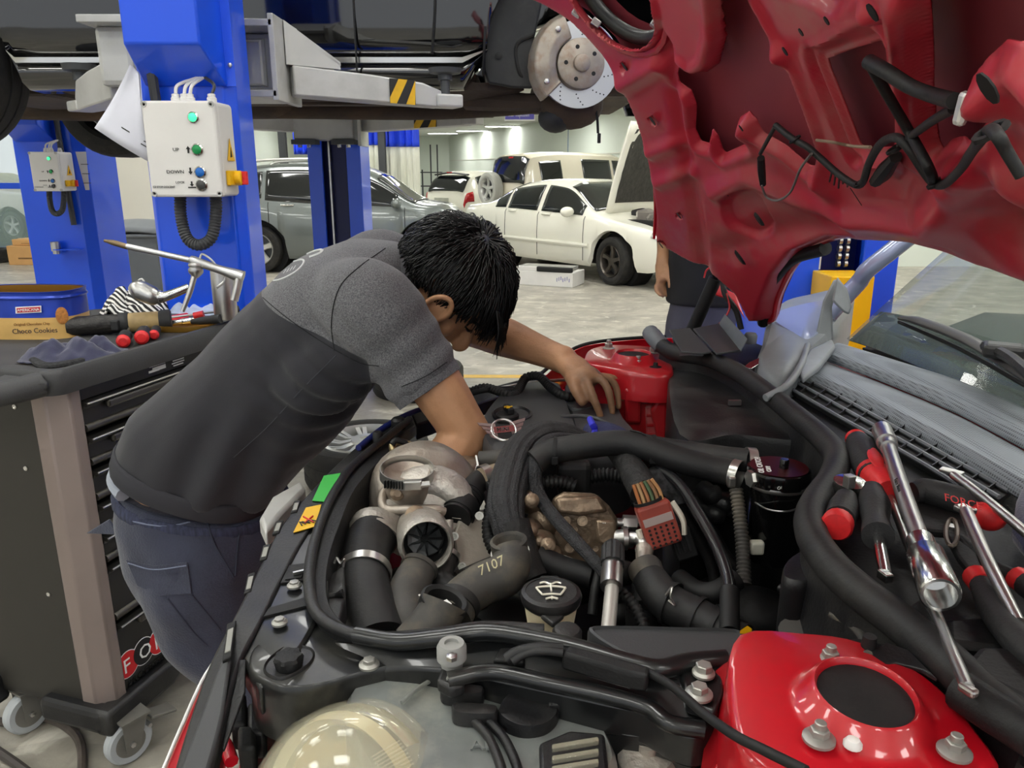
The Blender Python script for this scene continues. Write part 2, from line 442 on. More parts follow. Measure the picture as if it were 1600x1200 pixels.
# curtained wash bay: columns and curtains
def column(px, y, z1, w, m, label, name='steel_column'):
    x = Yp(px, 260, y).x
    mb = MB(); mb.box((x, y, z1 / 2), (w, 0.04, z1)); mb.box((x, y - w / 2, z1 / 2), (w * .3, w, z1)); mb.box((x, y - w, z1 / 2), (w, .04, z1))
    return tag(mb.build(name, m, angle=0), label, 'column')
column(446, 19.5, 3.1, 0.16, m_steel_dark, 'dark steel column left of the lone blue curtain')
column(599, 19.5, 3.1, 0.16, m_steel_dark, 'dark steel column between two blue topped strip curtains')
m_bluecol = mat('blue_painted_column', '#3f6f9c', 0.5, 0, 0.05, 3)
column(893, 24.5, 3.1, 0.30, m_bluecol, 'blue and dark wall column rising above the cream off-roader')
def curtain(px0, px1, y, zt, zm, zb, label):
    a = Yp(px0, 260, y).x; b = Yp(px1, 260, y).x
    t = thing('strip_curtain', label, 'curtain', ((a + b) / 2, y, zb))
    def sheet(z0, z1, yy, amp, nm, m):
        G = []
        n = max(12, int((b - a) / 0.05))
        for j in range(9):
            z = z0 + (z1 - z0) * j / 8; G.append([V((a + (b - a) * i / n, yy + amp * math.sin(i * 1.7 + math.sin(i * .6)) * (1 - .3 * j / 8), z)) for i in range(n + 1)])
        MB().grid(G).build(nm, m, t, angle=60, solid=0.006)
    sheet(zm, zt, y, 0.06, 'valance', m_curtain)
    if zb < zm: sheet(zb, zm - .005, y + .02, 0.05, 'clear_strips', m_strip)
curtain(461, 487, 19.0, 3.1, 1.93, 1.92, 'short blue vinyl curtain hanging over the grey SUV roof')
curtain(560, 593, 19.3, 3.1, 2.15, 0.1, 'blue topped clear strip curtain right beside the opposite lift post')
curtain(604, 656, 19.6, 3.1, 2.12, 0.1, 'wide blue topped clear strip curtain before the white hatchback')
# slim steel shelf rack by the far wall
rk = thing('shelf_rack', 'slim grey steel shelf rack standing against the far pale wall', 'rack', Yp(672, 300, 30))
c = Yp(672, 290, 30); m = MB()
for dx in (-.28, .05, .3):
    m.box((c.x + dx, 30, (1.0 if dx < 0 else 1.9) / 2 + .3), (.05, .05, (1.0 if dx < 0 else 1.9) + .6))
m.build('upright', m_steel_dark, rk, angle=0)
for z in (.5, 1.0, 1.5): MB().box((c.x, 30, z), (.95, .4, .04)).build('shelf', m_steel_dark, rk, angle=0)

# cardboard cartons, loose tyre and bin on the floor by the glazing
m_card = mat('brown_cardboard', '#c79a63', 0.75, 0, 0.06, 5)
def carton(px0, px1, pyt, pyb, y, label, depth=.5, z0=0.0):
    a = Yp(px0, pyt, y); b = Yp(px1, pyb, y); w = b.x - a.x; h = max(.1, a.z - b.z)
    t = thing('cardboard_carton', label, 'box', (a.x + w / 2, y + depth / 2, z0))
    MB().box((a.x + w / 2, y + depth / 2, z0 + h / 2), (w, depth, h)).build('carton_body', m_card, t, angle=0, bevel=0.01)
    MB().box((a.x + w / 2, y - .002, z0 + h * .35), (w * .5, .003, h * .08)).build('printed_bar', mat('brown_print', '#7a5a36', 0.8), t, angle=0)
    MB().box((a.x + w / 2, y + depth / 2, z0 + h + .002), (w, .06, .003)).build('packing_tape', mat('buff_tape', '#d6b98a', 0.4), t, angle=0)
CT = Yp(8, 378, 13.2).z - Yp(8, 408, 13.2).z + .004
carton(8, 78, 378, 408, 13.2, 'long brown carton lying by the shop glazing, bottom of two')
carton(17, 76, 370, 378.3, 13.25, 'thin brown carton lying on top of the long one', .4, CT)
def tyre_mesh(m, c, axis, ro, ri, w, n=40):
    prof = [(ri, -w * .42), (ri + .02, -w * .5), (ro * .86, -w * .52), (ro * .96, -w * .48), (ro, -w * .36), (ro, -w * .17), (ro * .985, -w * .16), (ro * .985, -w * .12), (ro, -w * .11), (ro, w * .11), (ro * .985, w * .12), (ro * .985, w * .16), (ro, w * .17), (ro, w * .36), (ro * .96, w * .48), (ro * .86, w * .52), (ri + .02, w * .5), (ri, w * .42), (ri, -w * .42)]
    m.lathe(prof, c, axis, n, caps=False); return m
c = Zp(0, 408, 0); c.y -= .15
tyre_mesh(MB(), c + V((0, 0, .12)), (0, 0, 1), .3, .19, .22).build('tyre_casing', m_tyre)
tag(bpy.data.objects['tyre_casing'], 'black tyre lying flat beside the brown cartons', 'tyre')
# grey wheelie bin
bt = thing('wheelie_bin', 'grey wheeled rubbish bin with curved lid behind the lift post', 'bin', (-4.15, 8.7, 0), 0.12)
m_bin = mat('grey_bin_plastic', '#5e6266', 0.5, 0, 0.08, 5); m_binl = mat('pale_bin_edge', '#a9adb0', 0.5, 0, 0.05, 5)
m = MB(); rings = []
for z, w, d in ((.06, .24, .26), (.5, .27, .31), (.86, .29, .35), (.86, .32, .38), (.9, .32, .38)):
    rings.append([V((sx * w, sy * d, z)) for sx, sy in ((-1, -1), (1, -1), (1, 1), (-1, 1))])
m.loft(rings); m.build('bin_body', m_bin, bt, angle=20, bevel=.02, local=True)
m = MB(); G = []
for i in range(9):
    a = i / 8; G.append([V(((j / 6 * 2 - 1) * .33, -.39 + .78 * a, .9 + .10 * math.sin(a * PI) + .03 * math.cos((j / 6 - .5) * PI))) for j in range(7)])
m.grid(G).build('lid', m_bin, bt, angle=60, solid=.02, local=True)
MB().tube([(-.29, -.37, .9), (-.27, -.35, .5), (-.25, -.3, .1)], .022, 8).build('corner_rib', m_binl, bt, local=True)
for s_ in (-1, 1): MB().lathe([(.03, -.03), (.1, -.03), (.1, .03), (.03, .03)], (s_ * .25, .26, .1), (1, 0, 0), 16).build('bin_wheel', m_rubber_d, bt, local=True)

# ================================================================= parked cars
def smooth_profile(keys):
    xs = [k[0] for k in keys]; zs = [k[1] for k in keys]
    def f(x):
        if x <= xs[0]: return zs[0]
        if x >= xs[-1]: return zs[-1]
        for i in range(len(xs) - 1):
            if xs[i] <= x <= xs[i + 1]:
                h = xs[i + 1] - xs[i]; t = (x - xs[i]) / h
                def sl(k):
                    if k <= 0 or k >= len(xs) - 1: return 0 if k < 0 else ((zs[1] - zs[0]) / (xs[1] - xs[0]) if k == 0 else (zs[-1] - zs[-2]) / (xs[-1] - xs[-2]))
                    d0 = (zs[k] - zs[k - 1]) / (xs[k] - xs[k - 1]); d1 = (zs[k + 1] - zs[k]) / (xs[k + 1] - xs[k])
                    return 0 if d0 * d1 <= 0 else 2 * d0 * d1 / (d0 + d1)
                m0, m1 = sl(i) * h, sl(i + 1) * h
                return (2 * t ** 3 - 3 * t * t + 1) * zs[i] + (t ** 3 - 2 * t * t + t) * m0 + (-2 * t ** 3 + 3 * t * t) * zs[i + 1] + (t ** 3 - t * t) * m1
    return f
def make_wheel(parent, c, side, R, rim_m, spokes=5, w=.22, steer=0.0, rr=.66, nspoke_w=.16):
    ax = V((math.sin(steer) * side * -1, math.cos(steer) * side, 0)); c = V(c)
    t = tyre_mesh(MB(), c, ax, R, R * rr, w).build('wheel', m_tyre, parent, local=True)
    u, v, a = basis(ax); o = c + ax * (w * .30)
    m = MB(); ri = R * rr
    m.lathe([(ri * 1.01, -.12), (ri * 1.02, .035), (ri * .99, .045), (ri * .92, .02), (ri * .9, -.1)], o, ax, 36, caps=False)
    m.lathe([(.001, .01), (ri * .2, .012), (ri * .24, -.01), (ri * .24, -.05)], o, ax, 20)
    for k in range(spokes):
        an = 2 * PI * k / spokes + .3; d = u * math.cos(an) + v * math.sin(an); s_ = a.cross(d)
        P = []
        for rad, wd, h in ((ri * .16, ri * nspoke_w * 1.15, .012), (ri * .55, ri * nspoke_w * .9, .0), (ri * .95, ri * nspoke_w * 1.1, .02)):
            P.append([o + d * rad + s_ * wd - ax * .03 + ax * h, o + d * rad + s_ * wd * .7 + ax * h, o + d * rad - s_ * wd * .7 + ax * h, o + d * rad - s_ * wd - ax * .03 + ax * h])
        m.loft(P)
    m.build('rim', rim_m, t, local=True)
    MB().lathe([(.001, -.08), (ri * .88, -.08), (ri * .88, -.1), (.001, -.1)], o, ax, 24).build('brake_backing', m_steel_dark, t, local=True)
    return t
def make_car(name, label, loc, rz, paint, W, top, belt, wheels, R, rim, zb=.22, side_win=(), screens=(), seams=(), handles=(), lamps=(), mirror=None, arch=1.22, spokes=5, plan=None, steer=0.0, bump_h=.0, glass=None, nspoke_w=.16, trimline=None):
    """a car along +x: lofted body with wheel arches, glass laid on the body surface, wheels, seams, lamps"""
    t = thing(name, label, 'car', loc, rz)
    x0, x1 = top[0][0], top[-1][0]; ft = smooth_profile(top); fb = smooth_profile(belt)
    def halfw(x):
        e = min(x - x0, x1 - x); k = max(0, 1 - e / (.75 if not plan else plan))
        return W / 2 * (1 - .22 * k ** 2.2)
    def zlow(x):
        z = zb
        for wx in wheels:
            d = abs(x - wx)
            if d < R * arch: z = max(z, R + math.sqrt(max(0, (R * arch) ** 2 - d * d)) * 1.0)
        e = min(x - x0, x1 - x)
        return max(z, zb + .12 * max(0, 1 - e / .25))
    def S(x, j):
        b, tp, w = fb(x), ft(x), halfw(x); lo = zlow(x); lo = min(lo, b - .03)
        k = min(1, max(0, (tp - b) / .45)); wr = w * (.93 - .21 * k)
        mid = max(lo + .015, min(zb + .42, b - .1))
        P = [(w * .93, lo), (w * .99, lo + min(.08, (mid - lo) * .5)), (w, mid), (w * .985, b - .05 if b - .05 > mid else mid + .005), (w * .955, b),
             (wr + (w * .955 - wr) * .42, b + (tp - b) * .55), (wr, tp - .06 * k - .015), (wr * .72, tp - .012 * k), (0.0001, tp)]
        j = min(max(j, 0), 8); i = min(int(j), 7); f = j - i
        y, z = P[i][0] * (1 - f) + P[i + 1][0] * f, P[i][1] * (1 - f) + P[i + 1][1] * f
        return V((x, y, z))
    xs = set([x0 + (x1 - x0) * i / 64 for i in range(65)])
    for wx in wheels:
        for k in range(25): xs.add(wx + R * arch * math.cos(PI * k / 24) * .9999)
    xs = sorted(xs); rings = []
    for x in xs:
        L = [S(x, j) for j in range(9)]; rings.append(L + [V((p.x, -p.y, p.z)) for p in reversed(L[:-1])])
    m = MB(); m.loft(rings, caps=True, closed=False)
    for r_ in (rings[0], rings[-1]): m.add(r_, [tuple(range(len(r_)))])
    body = m.build('body', paint, t, angle=50, local=True)
    m = MB(); m.box(((x0 + x1) / 2, 0, zb + .12), (x1 - x0 - .3, W * .72, .2)); m.build('underbody', m_plastic_d, t, angle=0, local=True)
    for wx in wheels:   # dark liners inside the arches
        for s_ in (-1, 1): MB().lathe([(.001, 0), (R * arch * 1.0, 0), (R * arch, -.3), (.001, -.3)], (wx, s_ * W * .40, R), (0, s_, 0), 24).build('arch_liner', m_plastic_d, t, local=True)
    g = glass or m_glassdark
    for (xa, xb, ja, jb) in side_win:
        for s_ in (1, -1):
            G = []
            for j in range(7):
                jj = ja + (jb - ja) * j / 6; G.append([V((q.x, s_ * (q.y + .006), q.z + .002)) for q in (S(xa + (xb - xa) * i / 14, jj) for i in range(15))])
            MB().grid(G).build('side_window', g, t, angle=80, local=True, solid=.006)
    for (nm, xa, xb, lim) in screens:
        G = []
        for i in range(11):
            x = xa + (xb - xa) * i / 10; row = [S(x, 8 - (8 - lim) * k / 6) for k in range(7)]
            row = [V((q.x, -q.y, q.z)) for q in reversed(row[1:])] + row; G.append([q + V((.01 if xb > 0 else -.01, 0, .008)) for q in row])
        MB().grid(G).build(nm, g, t, angle=80, local=True, solid=.006)
    for x in seams:
        for s_ in (1, -1):
            MB().tube([V((q.x, s_ * (q.y + .001), q.z)) for q in (S(x, j / 2) for j in range(2, 9))], .006, 5, sub=0).build('door_seam', m_black, t, local=True)
    for (x, j) in handles:
        for s_ in (1, -1):
            q = S(x, j); MB().tube([(x - .1, s_ * (q.y + .005), q.z), (x, s_ * (q.y + .03), q.z), (x + .1, s_ * (q.y + .005), q.z)], .016, 8).build('door_handle', paint if trimline else m_chrome, t, local=True)
    if trimline:
        for s_ in (1, -1):
            z_, xa, xb = trimline
            MB().tube([V((x, s_ * (halfw(x) + .004), z_)) for x in [xa + (xb - xa) * i / 8 for i in range(9)]], .02, 6, flat=1.6).build('side_moulding', paint, t, local=True)
    for (nm, m_, xa, xb, ja, jb) in lamps:
        for s_ in (1, -1):
            G = []
            for j in range(5):
                G.append([V((q.x + (.008 if xa > 0 else -.008), s_ * (q.y + .008), q.z)) for q in (S(xa + (xb - xa) * i / 6, ja + (jb - ja) * j / 4) for i in range(7))])
            MB().grid(G).build(nm, m_, t, angle=80, local=True, solid=.01)
    if mirror:
        x, z = mirror
        for s_ in (1, -1): MB().ball((x, s_ * (W / 2 + .08), z), (.075, .12, .075)).build('wing_mirror', paint, t, local=True)
    for wx in wheels:
        for s_ in (1, -1): make_wheel(t, (wx, s_ * (W / 2 - .115), R), s_, R, rim, spokes, steer=steer if wx == max(wheels) else 0, nspoke_w=nspoke_w)
    return t, S
m_suv = mat('grey_metallic_paint', '#6c7270', 0.28, 0.35, 0.04, 3, coat=0.6)
m_cream = mat('cream_white_paint', '#e6e4d6', 0.25, 0, 0.02, 2, coat=0.6)
m_cream2 = mat('warm_cream_paint', '#ddd6c2', 0.25, 0, 0.02, 2, coat=0.6)
m_tail = mat('red_lamp_plastic', '#b3121c', 0.15, 0, 0.1, 30, coat=0.6)
m_clearlamp = mat('clear_lamp_plastic', '#cfd2cc', 0.12, 0.3, 0.1, 20, coat=0.6)
m_rim = mat('silver_alloy', '#c8c8c4', 0.3, 0.6, 0.05, 9); m_rimd = mat('dark_alloy', '#5c5650', 0.3, 0.8, 0.1, 9)

# grey SUV, front towards +x
suv, SS = make_car('parked_suv', 'grey metallic SUV with roof rails parked behind the opposite lift post', (-2.68, 13.0, 0), -.03, m_suv, 1.86,
    [(-2.05, .95), (-1.95, 1.3), (-1.5, 1.62), (-.7, 1.68), (.1, 1.66), (.55, 1.52), (1.25, 1.08), (1.6, 1.03), (1.8, .9), (1.98, .62)],
    [(-2.05, .92), (-1.6, 1.18), (-1.2, 1.1), (.2, 1.02), (1.25, 1.0), (1.75, .88), (1.98, .6)], (-1.27, 1.38), .37, m_rim,
    side_win=[(-1.6, -1.16, 4.15, 5.75), (-1.1, -.25, 4.08, 5.8), (-.17, .95, 4.08, 5.8)], screens=[('windscreen', .6, 1.2, 6.1), ('rear_screen', -1.94, -1.6, 6.3)],
    seams=(-1.05, -.21, 1.06), handles=((-.75, 3.6), (.1, 3.5)), lamps=[('headlamp', m_clearlamp, 1.72, 1.92, 3.1, 4.6)], mirror=(.95, 1.07), nspoke_w=.2)
for s_ in (1, -1):
    MB().tube([(-1.5, s_ * .6, 1.63), (-1.3, s_ * .6, 1.7), (-.6, s_ * .6, 1.73), (.0, s_ * .6, 1.71), (.15, s_ * .6, 1.65)], .022, 8).build('roof_rail', m_rim, suv, local=True)

# white sedan with its bonnet up
SX, SY, SA = 1.16, 12.56, -.92
sed, SSd = make_car('parked_sedan', 'cream white sedan with its bonnet propped open and dark alloy wheels', (SX, SY, 0), SA, m_cream, 1.85,
    [(-2.4, .7), (-2.32, .98), (-1.7, 1.04), (-1.45, 1.07), (-.75, 1.38), (-.1, 1.44), (.35, 1.4), (1.15, 1.0), (1.5, .92), (2.2, .8), (2.45, .55)],
    [(-2.4, .68), (-2.2, .9), (-1.3, .97), (.2, .94), (1.1, .92), (1.6, .86), (2.3, .72), (2.45, .52)], (-1.42, 1.55), .335, m_rimd,
    side_win=[(-1.2, -.92, 4.1, 5.85), (-.86, -.12, 4.06, 5.85), (-.02, .92, 4.06, 5.85)], screens=[('windscreen', .42, 1.1, 6.1), ('rear_screen', -1.42, -.8, 6.1)],
    seams=(-.9, -.07, .98), handles=((-.72, 3.6), (.12, 3.6)), lamps=[('headlamp', m_clearlamp, 2.2, 2.4, 2.9, 4.4)], mirror=(.72, .98), trimline=(.52, -1.0, 1.1), steer=-.12)
m = MB(); hd = V((1.28, 0, .98)); u_ = V((.26, 0, .966))
G = []
for i in range(9):
    tt = i / 8 * 1.26; G.append([hd + u_ * tt + V((-.09 * (1 - (2 * j / 10 - 1) ** 2), (2 * j / 10 - 1) * (.76 - .1 * (i / 8) ** 2), 0)) for j in range(11)])
bon = m.grid(G).build('bonnet', m_cream, sed, angle=60, solid=.04, local=True)
G = []
for i in range(13):
    tt = .14 + i / 12 * 1.02; row = []
    for j in range(17):
        y = (2 * j / 16 - 1) * (.64 - .1 * (i / 12) ** 2); row.append(hd + u_ * tt + V((.028 - .085 * (1 - (y / .76) ** 2) + .012 * noise.noise(V((i * .9, j * .7, 0))), y, 0)))
    G.append(row)
MB().grid(G).build('bonnet_insulation', mat('crumpled_black_insulation', '#35332f', 0.45, 0, 0.35, 14, bump=.6, bscale=22), bon, angle=70, local=True)
m = MB(); m.box((1.72, 0, .80), (.95, 1.3, .2)); m.build('engine_bay', m_plastic_d, sed, angle=0, local=True)
for k, (x, y, z, r_) in enumerate(((1.5, -.3, .94, .07), (1.75, -.45, .93, .09), (1.9, .1, .94, .1), (1.55, .3, .95, .08), (2.0, -.25, .9, .07))):
    MB().tube([(x - .15, y, z), (x, y + .06, z + .03), (x + .2, y - .05, z - .02)], r_, 8).build('engine_part', m_alu if k % 2 else m_rubber, sed, local=True)
MB().box((1.8, -.42, .95), (.3, .22, .14)).build('battery_box', mat('grey_engine_box', '#77716a', .5), sed, angle=0, bevel=.02, local=True)
for y in (-.35, .35):
    t_ = MB().ball((.05, y, 1.1), (.05, .14, .1)).build('headrest', mat('tan_leather', '#a58361', .5), sed, local=True)

# white hatchback, tail towards the camera
hat, _ = make_car('parked_hatchback', 'white hatchback with black rear screen and tall red tail lamp', (-.75, 23.2, 0), .95, m_cream, 1.72,
    [(-1.9, .62), (-1.86, .98), (-1.45, 1.46), (-.9, 1.56), (.0, 1.55), (.5, 1.42), (1.15, 1.02), (1.75, .9), (2.0, .6)],
    [(-1.9, .6), (-1.8, .95), (-1.0, 1.0), (1.1, .95), (1.8, .8), (2.0, .58)], (-1.2, 1.3), .32, m_rim,
    side_win=[(-1.35, -.95, 4.2, 5.75), (-.85, -.1, 4.08, 5.8), (0, .9, 4.08, 5.8)], screens=[('rear_screen', -1.84, -1.5, 6.0), ('windscreen', .55, 1.1, 6.2)],
    seams=(-.5, .4), lamps=[('tail_lamp', m_tail, -1.885, -1.62, 2.4, 4.2)], plan=.5)
MB().tube([(-1.56, -.58, 1.45), (-1.62, 0, 1.5), (-1.56, .58, 1.45)], .06, 8, flat=.4).build('roof_spoiler', m_plastic, hat, local=True)
MB().box((-1.66, 0, 1.51), (.03, .18, .035)).build('brake_lamp', m_tail, hat, angle=0, local=True)
MB().box((-1.93, .08, .78), (.02, .5, .13)).build('number_plate', mat('pale_plate', '#b9bbae', .5), hat, angle=0, local=True)
# cream off-roader with a spare wheel on its tail
van, _ = make_car('parked_offroader', 'tall cream off-roader with a spare wheel on its tail', (1.75, 19.0, 0), .62, m_cream2, 1.85,
    [(-2.35, .8), (-2.32, 1.2), (-2.1, 1.9), (-1.2, 1.97), (.3, 1.94), (.75, 1.8), (1.1, 1.22), (2.1, 1.1), (2.3, .7)],
    [(-2.35, .78), (-2.28, 1.15), (1.0, 1.15), (2.1, 1.02), (2.3, .68)], (-1.45, 1.45), .4, m_rim,
    side_win=[(-1.95, -1.35, 4.3, 5.6), (-.75, .1, 4.2, 5.7), (.18, .95, 4.2, 5.7)], screens=[('rear_screen', -2.3, -2.14, 6.0), ('windscreen', .78, 1.08, 6.2)],
    seams=(-.8, .14), plan=.3)
make_wheel(van, (-2.45, .42, 1.16), 1, .37, m_rim, w=.22)
sp = [c_ for c_ in van.children if c_.name.startswith('wheel')][-1]
sp.matrix_basis = Matrix.Translation(V((-2.45, .42, 1.16))) @ Matrix.Rotation(PI / 2, 4, 'Z') @ Matrix.Translation(-V((-2.45, .42, 1.16)))
sp.data.materials[0] = mat('grey_spare_cover', '#a9a9a2', .5, 0, .05, 6); sp.name = 'spare_wheel'
MB().box((-2.17, 0, 1.84), (.03, .16, .035)).build('brake_lamp', m_tail, van, angle=0, local=True)
# vehicles standing outside the glazing
make_car('parked_pickup', 'white covered car standing outside the blue framed glazing', (-12.6, 19.2, 0), -.25, m_cream, 1.8,
    [(-2.3, .7), (-2.2, 1.0), (-1.6, 1.08), (-.9, 1.5), (.1, 1.52), (.8, 1.15), (1.9, 1.0), (2.2, .6)], [(-2.3, .68), (-1.5, .98), (1.0, .98), (2.2, .58)], (-1.35, 1.35), .34, m_rim,
    side_win=[(-.9, -.1, 4.1, 5.8), (0, .7, 4.1, 5.8)], screens=[('windscreen', .2, .75, 6.1)], seams=(-.05,), glass=mat('masked_window', '#d8d3b4', .6))
m_teal = mat('pale_teal_paint', '#9fd6cc', 0.35, 0, 0.05, 2, coat=.3)
make_car('parked_van', 'pale teal car standing outside beyond the glazing', (-9.4, 21.0, 0), .3, m_teal, 1.7,
    [(-2.0, .7), (-1.95, 1.2), (-1.7, 1.62), (.3, 1.66), (.8, 1.2), (1.7, 1.0), (1.95, .6)], [(-2.0, .68), (-1.8, 1.0), (1.0, .98), (1.95, .58)], (-1.2, 1.2), .32, m_rim,
    side_win=[(-1.5, -.6, 4.1, 5.8), (-.5, .5, 4.1, 5.8)], screens=[('windscreen', .35, .78, 6.1)], seams=(-.55,))

# white carton with a radiator lying on it, by the sedan's sill
ct = thing('white_carton', 'flat white carton with blue handwriting by the sedan sill', 'box', (.5, 10.85, 0), -.42)
MB().box((0, .1, .1), (.86, .5, .2)).build('carton_body', m_white, ct, angle=0, bevel=.006, local=True)
m_ink = mat('blue_ink', '#3a4a9a', .6)
m = MB()
for k in range(7): m.box((.20 + k * .03, -.152, .11 + .012 * ((k * 7) % 3 - 1)), (.008, .002, .05), None)
m.build('handwriting', m_ink, ct, angle=0, local=True)
rd = thing('old_radiator', 'grey finned radiator with black end tank lying on the white carton', 'radiator', (.48, 10.92, .201), -.40)
MB().box((0, .05, .03), (.8, .42, .04)).build('core', mat('grey_fin_core', '#9a9a94', .5, .3), rd, angle=0, local=True)
MB().box((.2, -.19, .035), (.52, .07, .07)).build('end_tank', m_plastic_d, rd, angle=0, bevel=.015, local=True)
MB().box((-.15, -.18, .03), (.5, .03, .06)).build('side_rail', m_white, rd, angle=0, bevel=.004, local=True)

# wheels lying on the floor beyond the red car
def floor_wheel(c, R, w, label, multi):
    t = thing('wheel_assembly', label, 'wheel', c)
    tyre_mesh(MB(), V(c) + V((0, 0, w / 2)), (0, 0, 1), R, R * .7, w).build('tyre', m_tyre, t)
    if multi:
        m = MB(); ri = R * .7; o = V(c) + V((0, 0, w * .92))
        m.lathe([(ri * 1.02, -.18), (ri * 1.02, .01), (ri * .96, .016), (ri * .93, -.02), (ri * .93, -.16)], o, (0, 0, 1), 40, caps=False)
        m.lathe([(.03, .0), (.03, .012), (.075, .01), (.085, -.03), (.03, -.05)], o, (0, 0, 1), 24)
        for k in range(10):
            for dq in (-.09, .09):
                an = 2 * PI * k / 10 + dq; d = V((math.cos(an), math.sin(an), 0)); s_ = V((-d.y, d.x, 0))
                m.loft([[o + d * q + s_ * .011 + V((0, 0, h)), o + d * q - s_ * .011 + V((0, 0, h)), o + d * q - s_ * .009 + V((0, 0, h - .03)), o + d * q + s_ * .009 + V((0, 0, h - .03))] for q, h in ((.07, .0), (ri * .6, -.012), (ri * .96, .004))])
        m.build('rim', m_rim, t)
        MB().lathe([(.001, 0), (ri * .9, 0), (ri * .9, .01), (.001, .01)], V(c) + V((0, 0, .06)), (0, 0, 1), 24).build('rim_well', m_steel_dark, t)
    return t
cw = Zp(572, 688, .21); cw.z = 0; floor_wheel(cw, .32, .23, 'multi-spoke silver alloy wheel lying flat on the floor', True)
cw = Zp(640, 596, .1); cw.z = 0; floor_wheel(cw + V((.05, .1, 0)), .33, .2, 'bare tyre lying flat on the floor beyond the alloy wheel', False)
# ================================================================= two-post lifts
m_print = mat('grey_black_print', '#2c2c2c', .6)
m_hazblack = mat('hazard_black', '#1c1c1b', .55, 0, .1, 20); m_hazyel = mat('hazard_yellow', '#d8a916', .5, 0, .12, 20)
m_green_lit = mat('lit_green_lamp', '#38e08a', .3, 0, 0, 1, emit=1.6)
m_green = mat('green_button', '#0f8f4c', .35); m_bluebtn = mat('blue_button', '#1663b8', .35); m_gland = mat('grey_button', '#3c3c3c', .4)
m_hose = mat('grey_conduit', '#3b3c3e', .5, 0, .1, 20)
def hazard(a, b, w, n, parent):
    """one yellow-black sticker on a vertical face: a,b bottom corners, n outward"""
    a, b, n = V(a), V(b), V(n).normalized() * .002; up = V((0, 0, w)); k = b - a
    MB().slab([a + n, b + n, b + up + n, a + up + n], n, .0012).build('hazard_sticker', m_hazblack, parent, angle=0)
    st = parent
    for f0, f1 in ((-.1, .25), (.62, .97)):
        q = []
        for (f, h) in ((f0, 0), (f1, 0), (f1 + .45, 1), (f0 + .45, 1)):
            q.append(a + k * min(1, max(0, f)) + up * h + n * 1.7)
        if f0 < 0: q = [a + n * 1.7, a + k * .25 + n * 1.7, a + k * .7 + up + n * 1.7, a + k * .35 + up + n * 1.7, a + up * .22 + n * 1.7]
        else: q = [a + k * .62 + n * 1.7, a + k * .97 + n * 1.7, b + up * .75 + n * 1.7, b + up + n * 1.7, a + k * 1.0 + up + n * 1.7]
        MB().slab(q, n, .0008).build('hazard_stripe', m_hazyel, parent, angle=0)
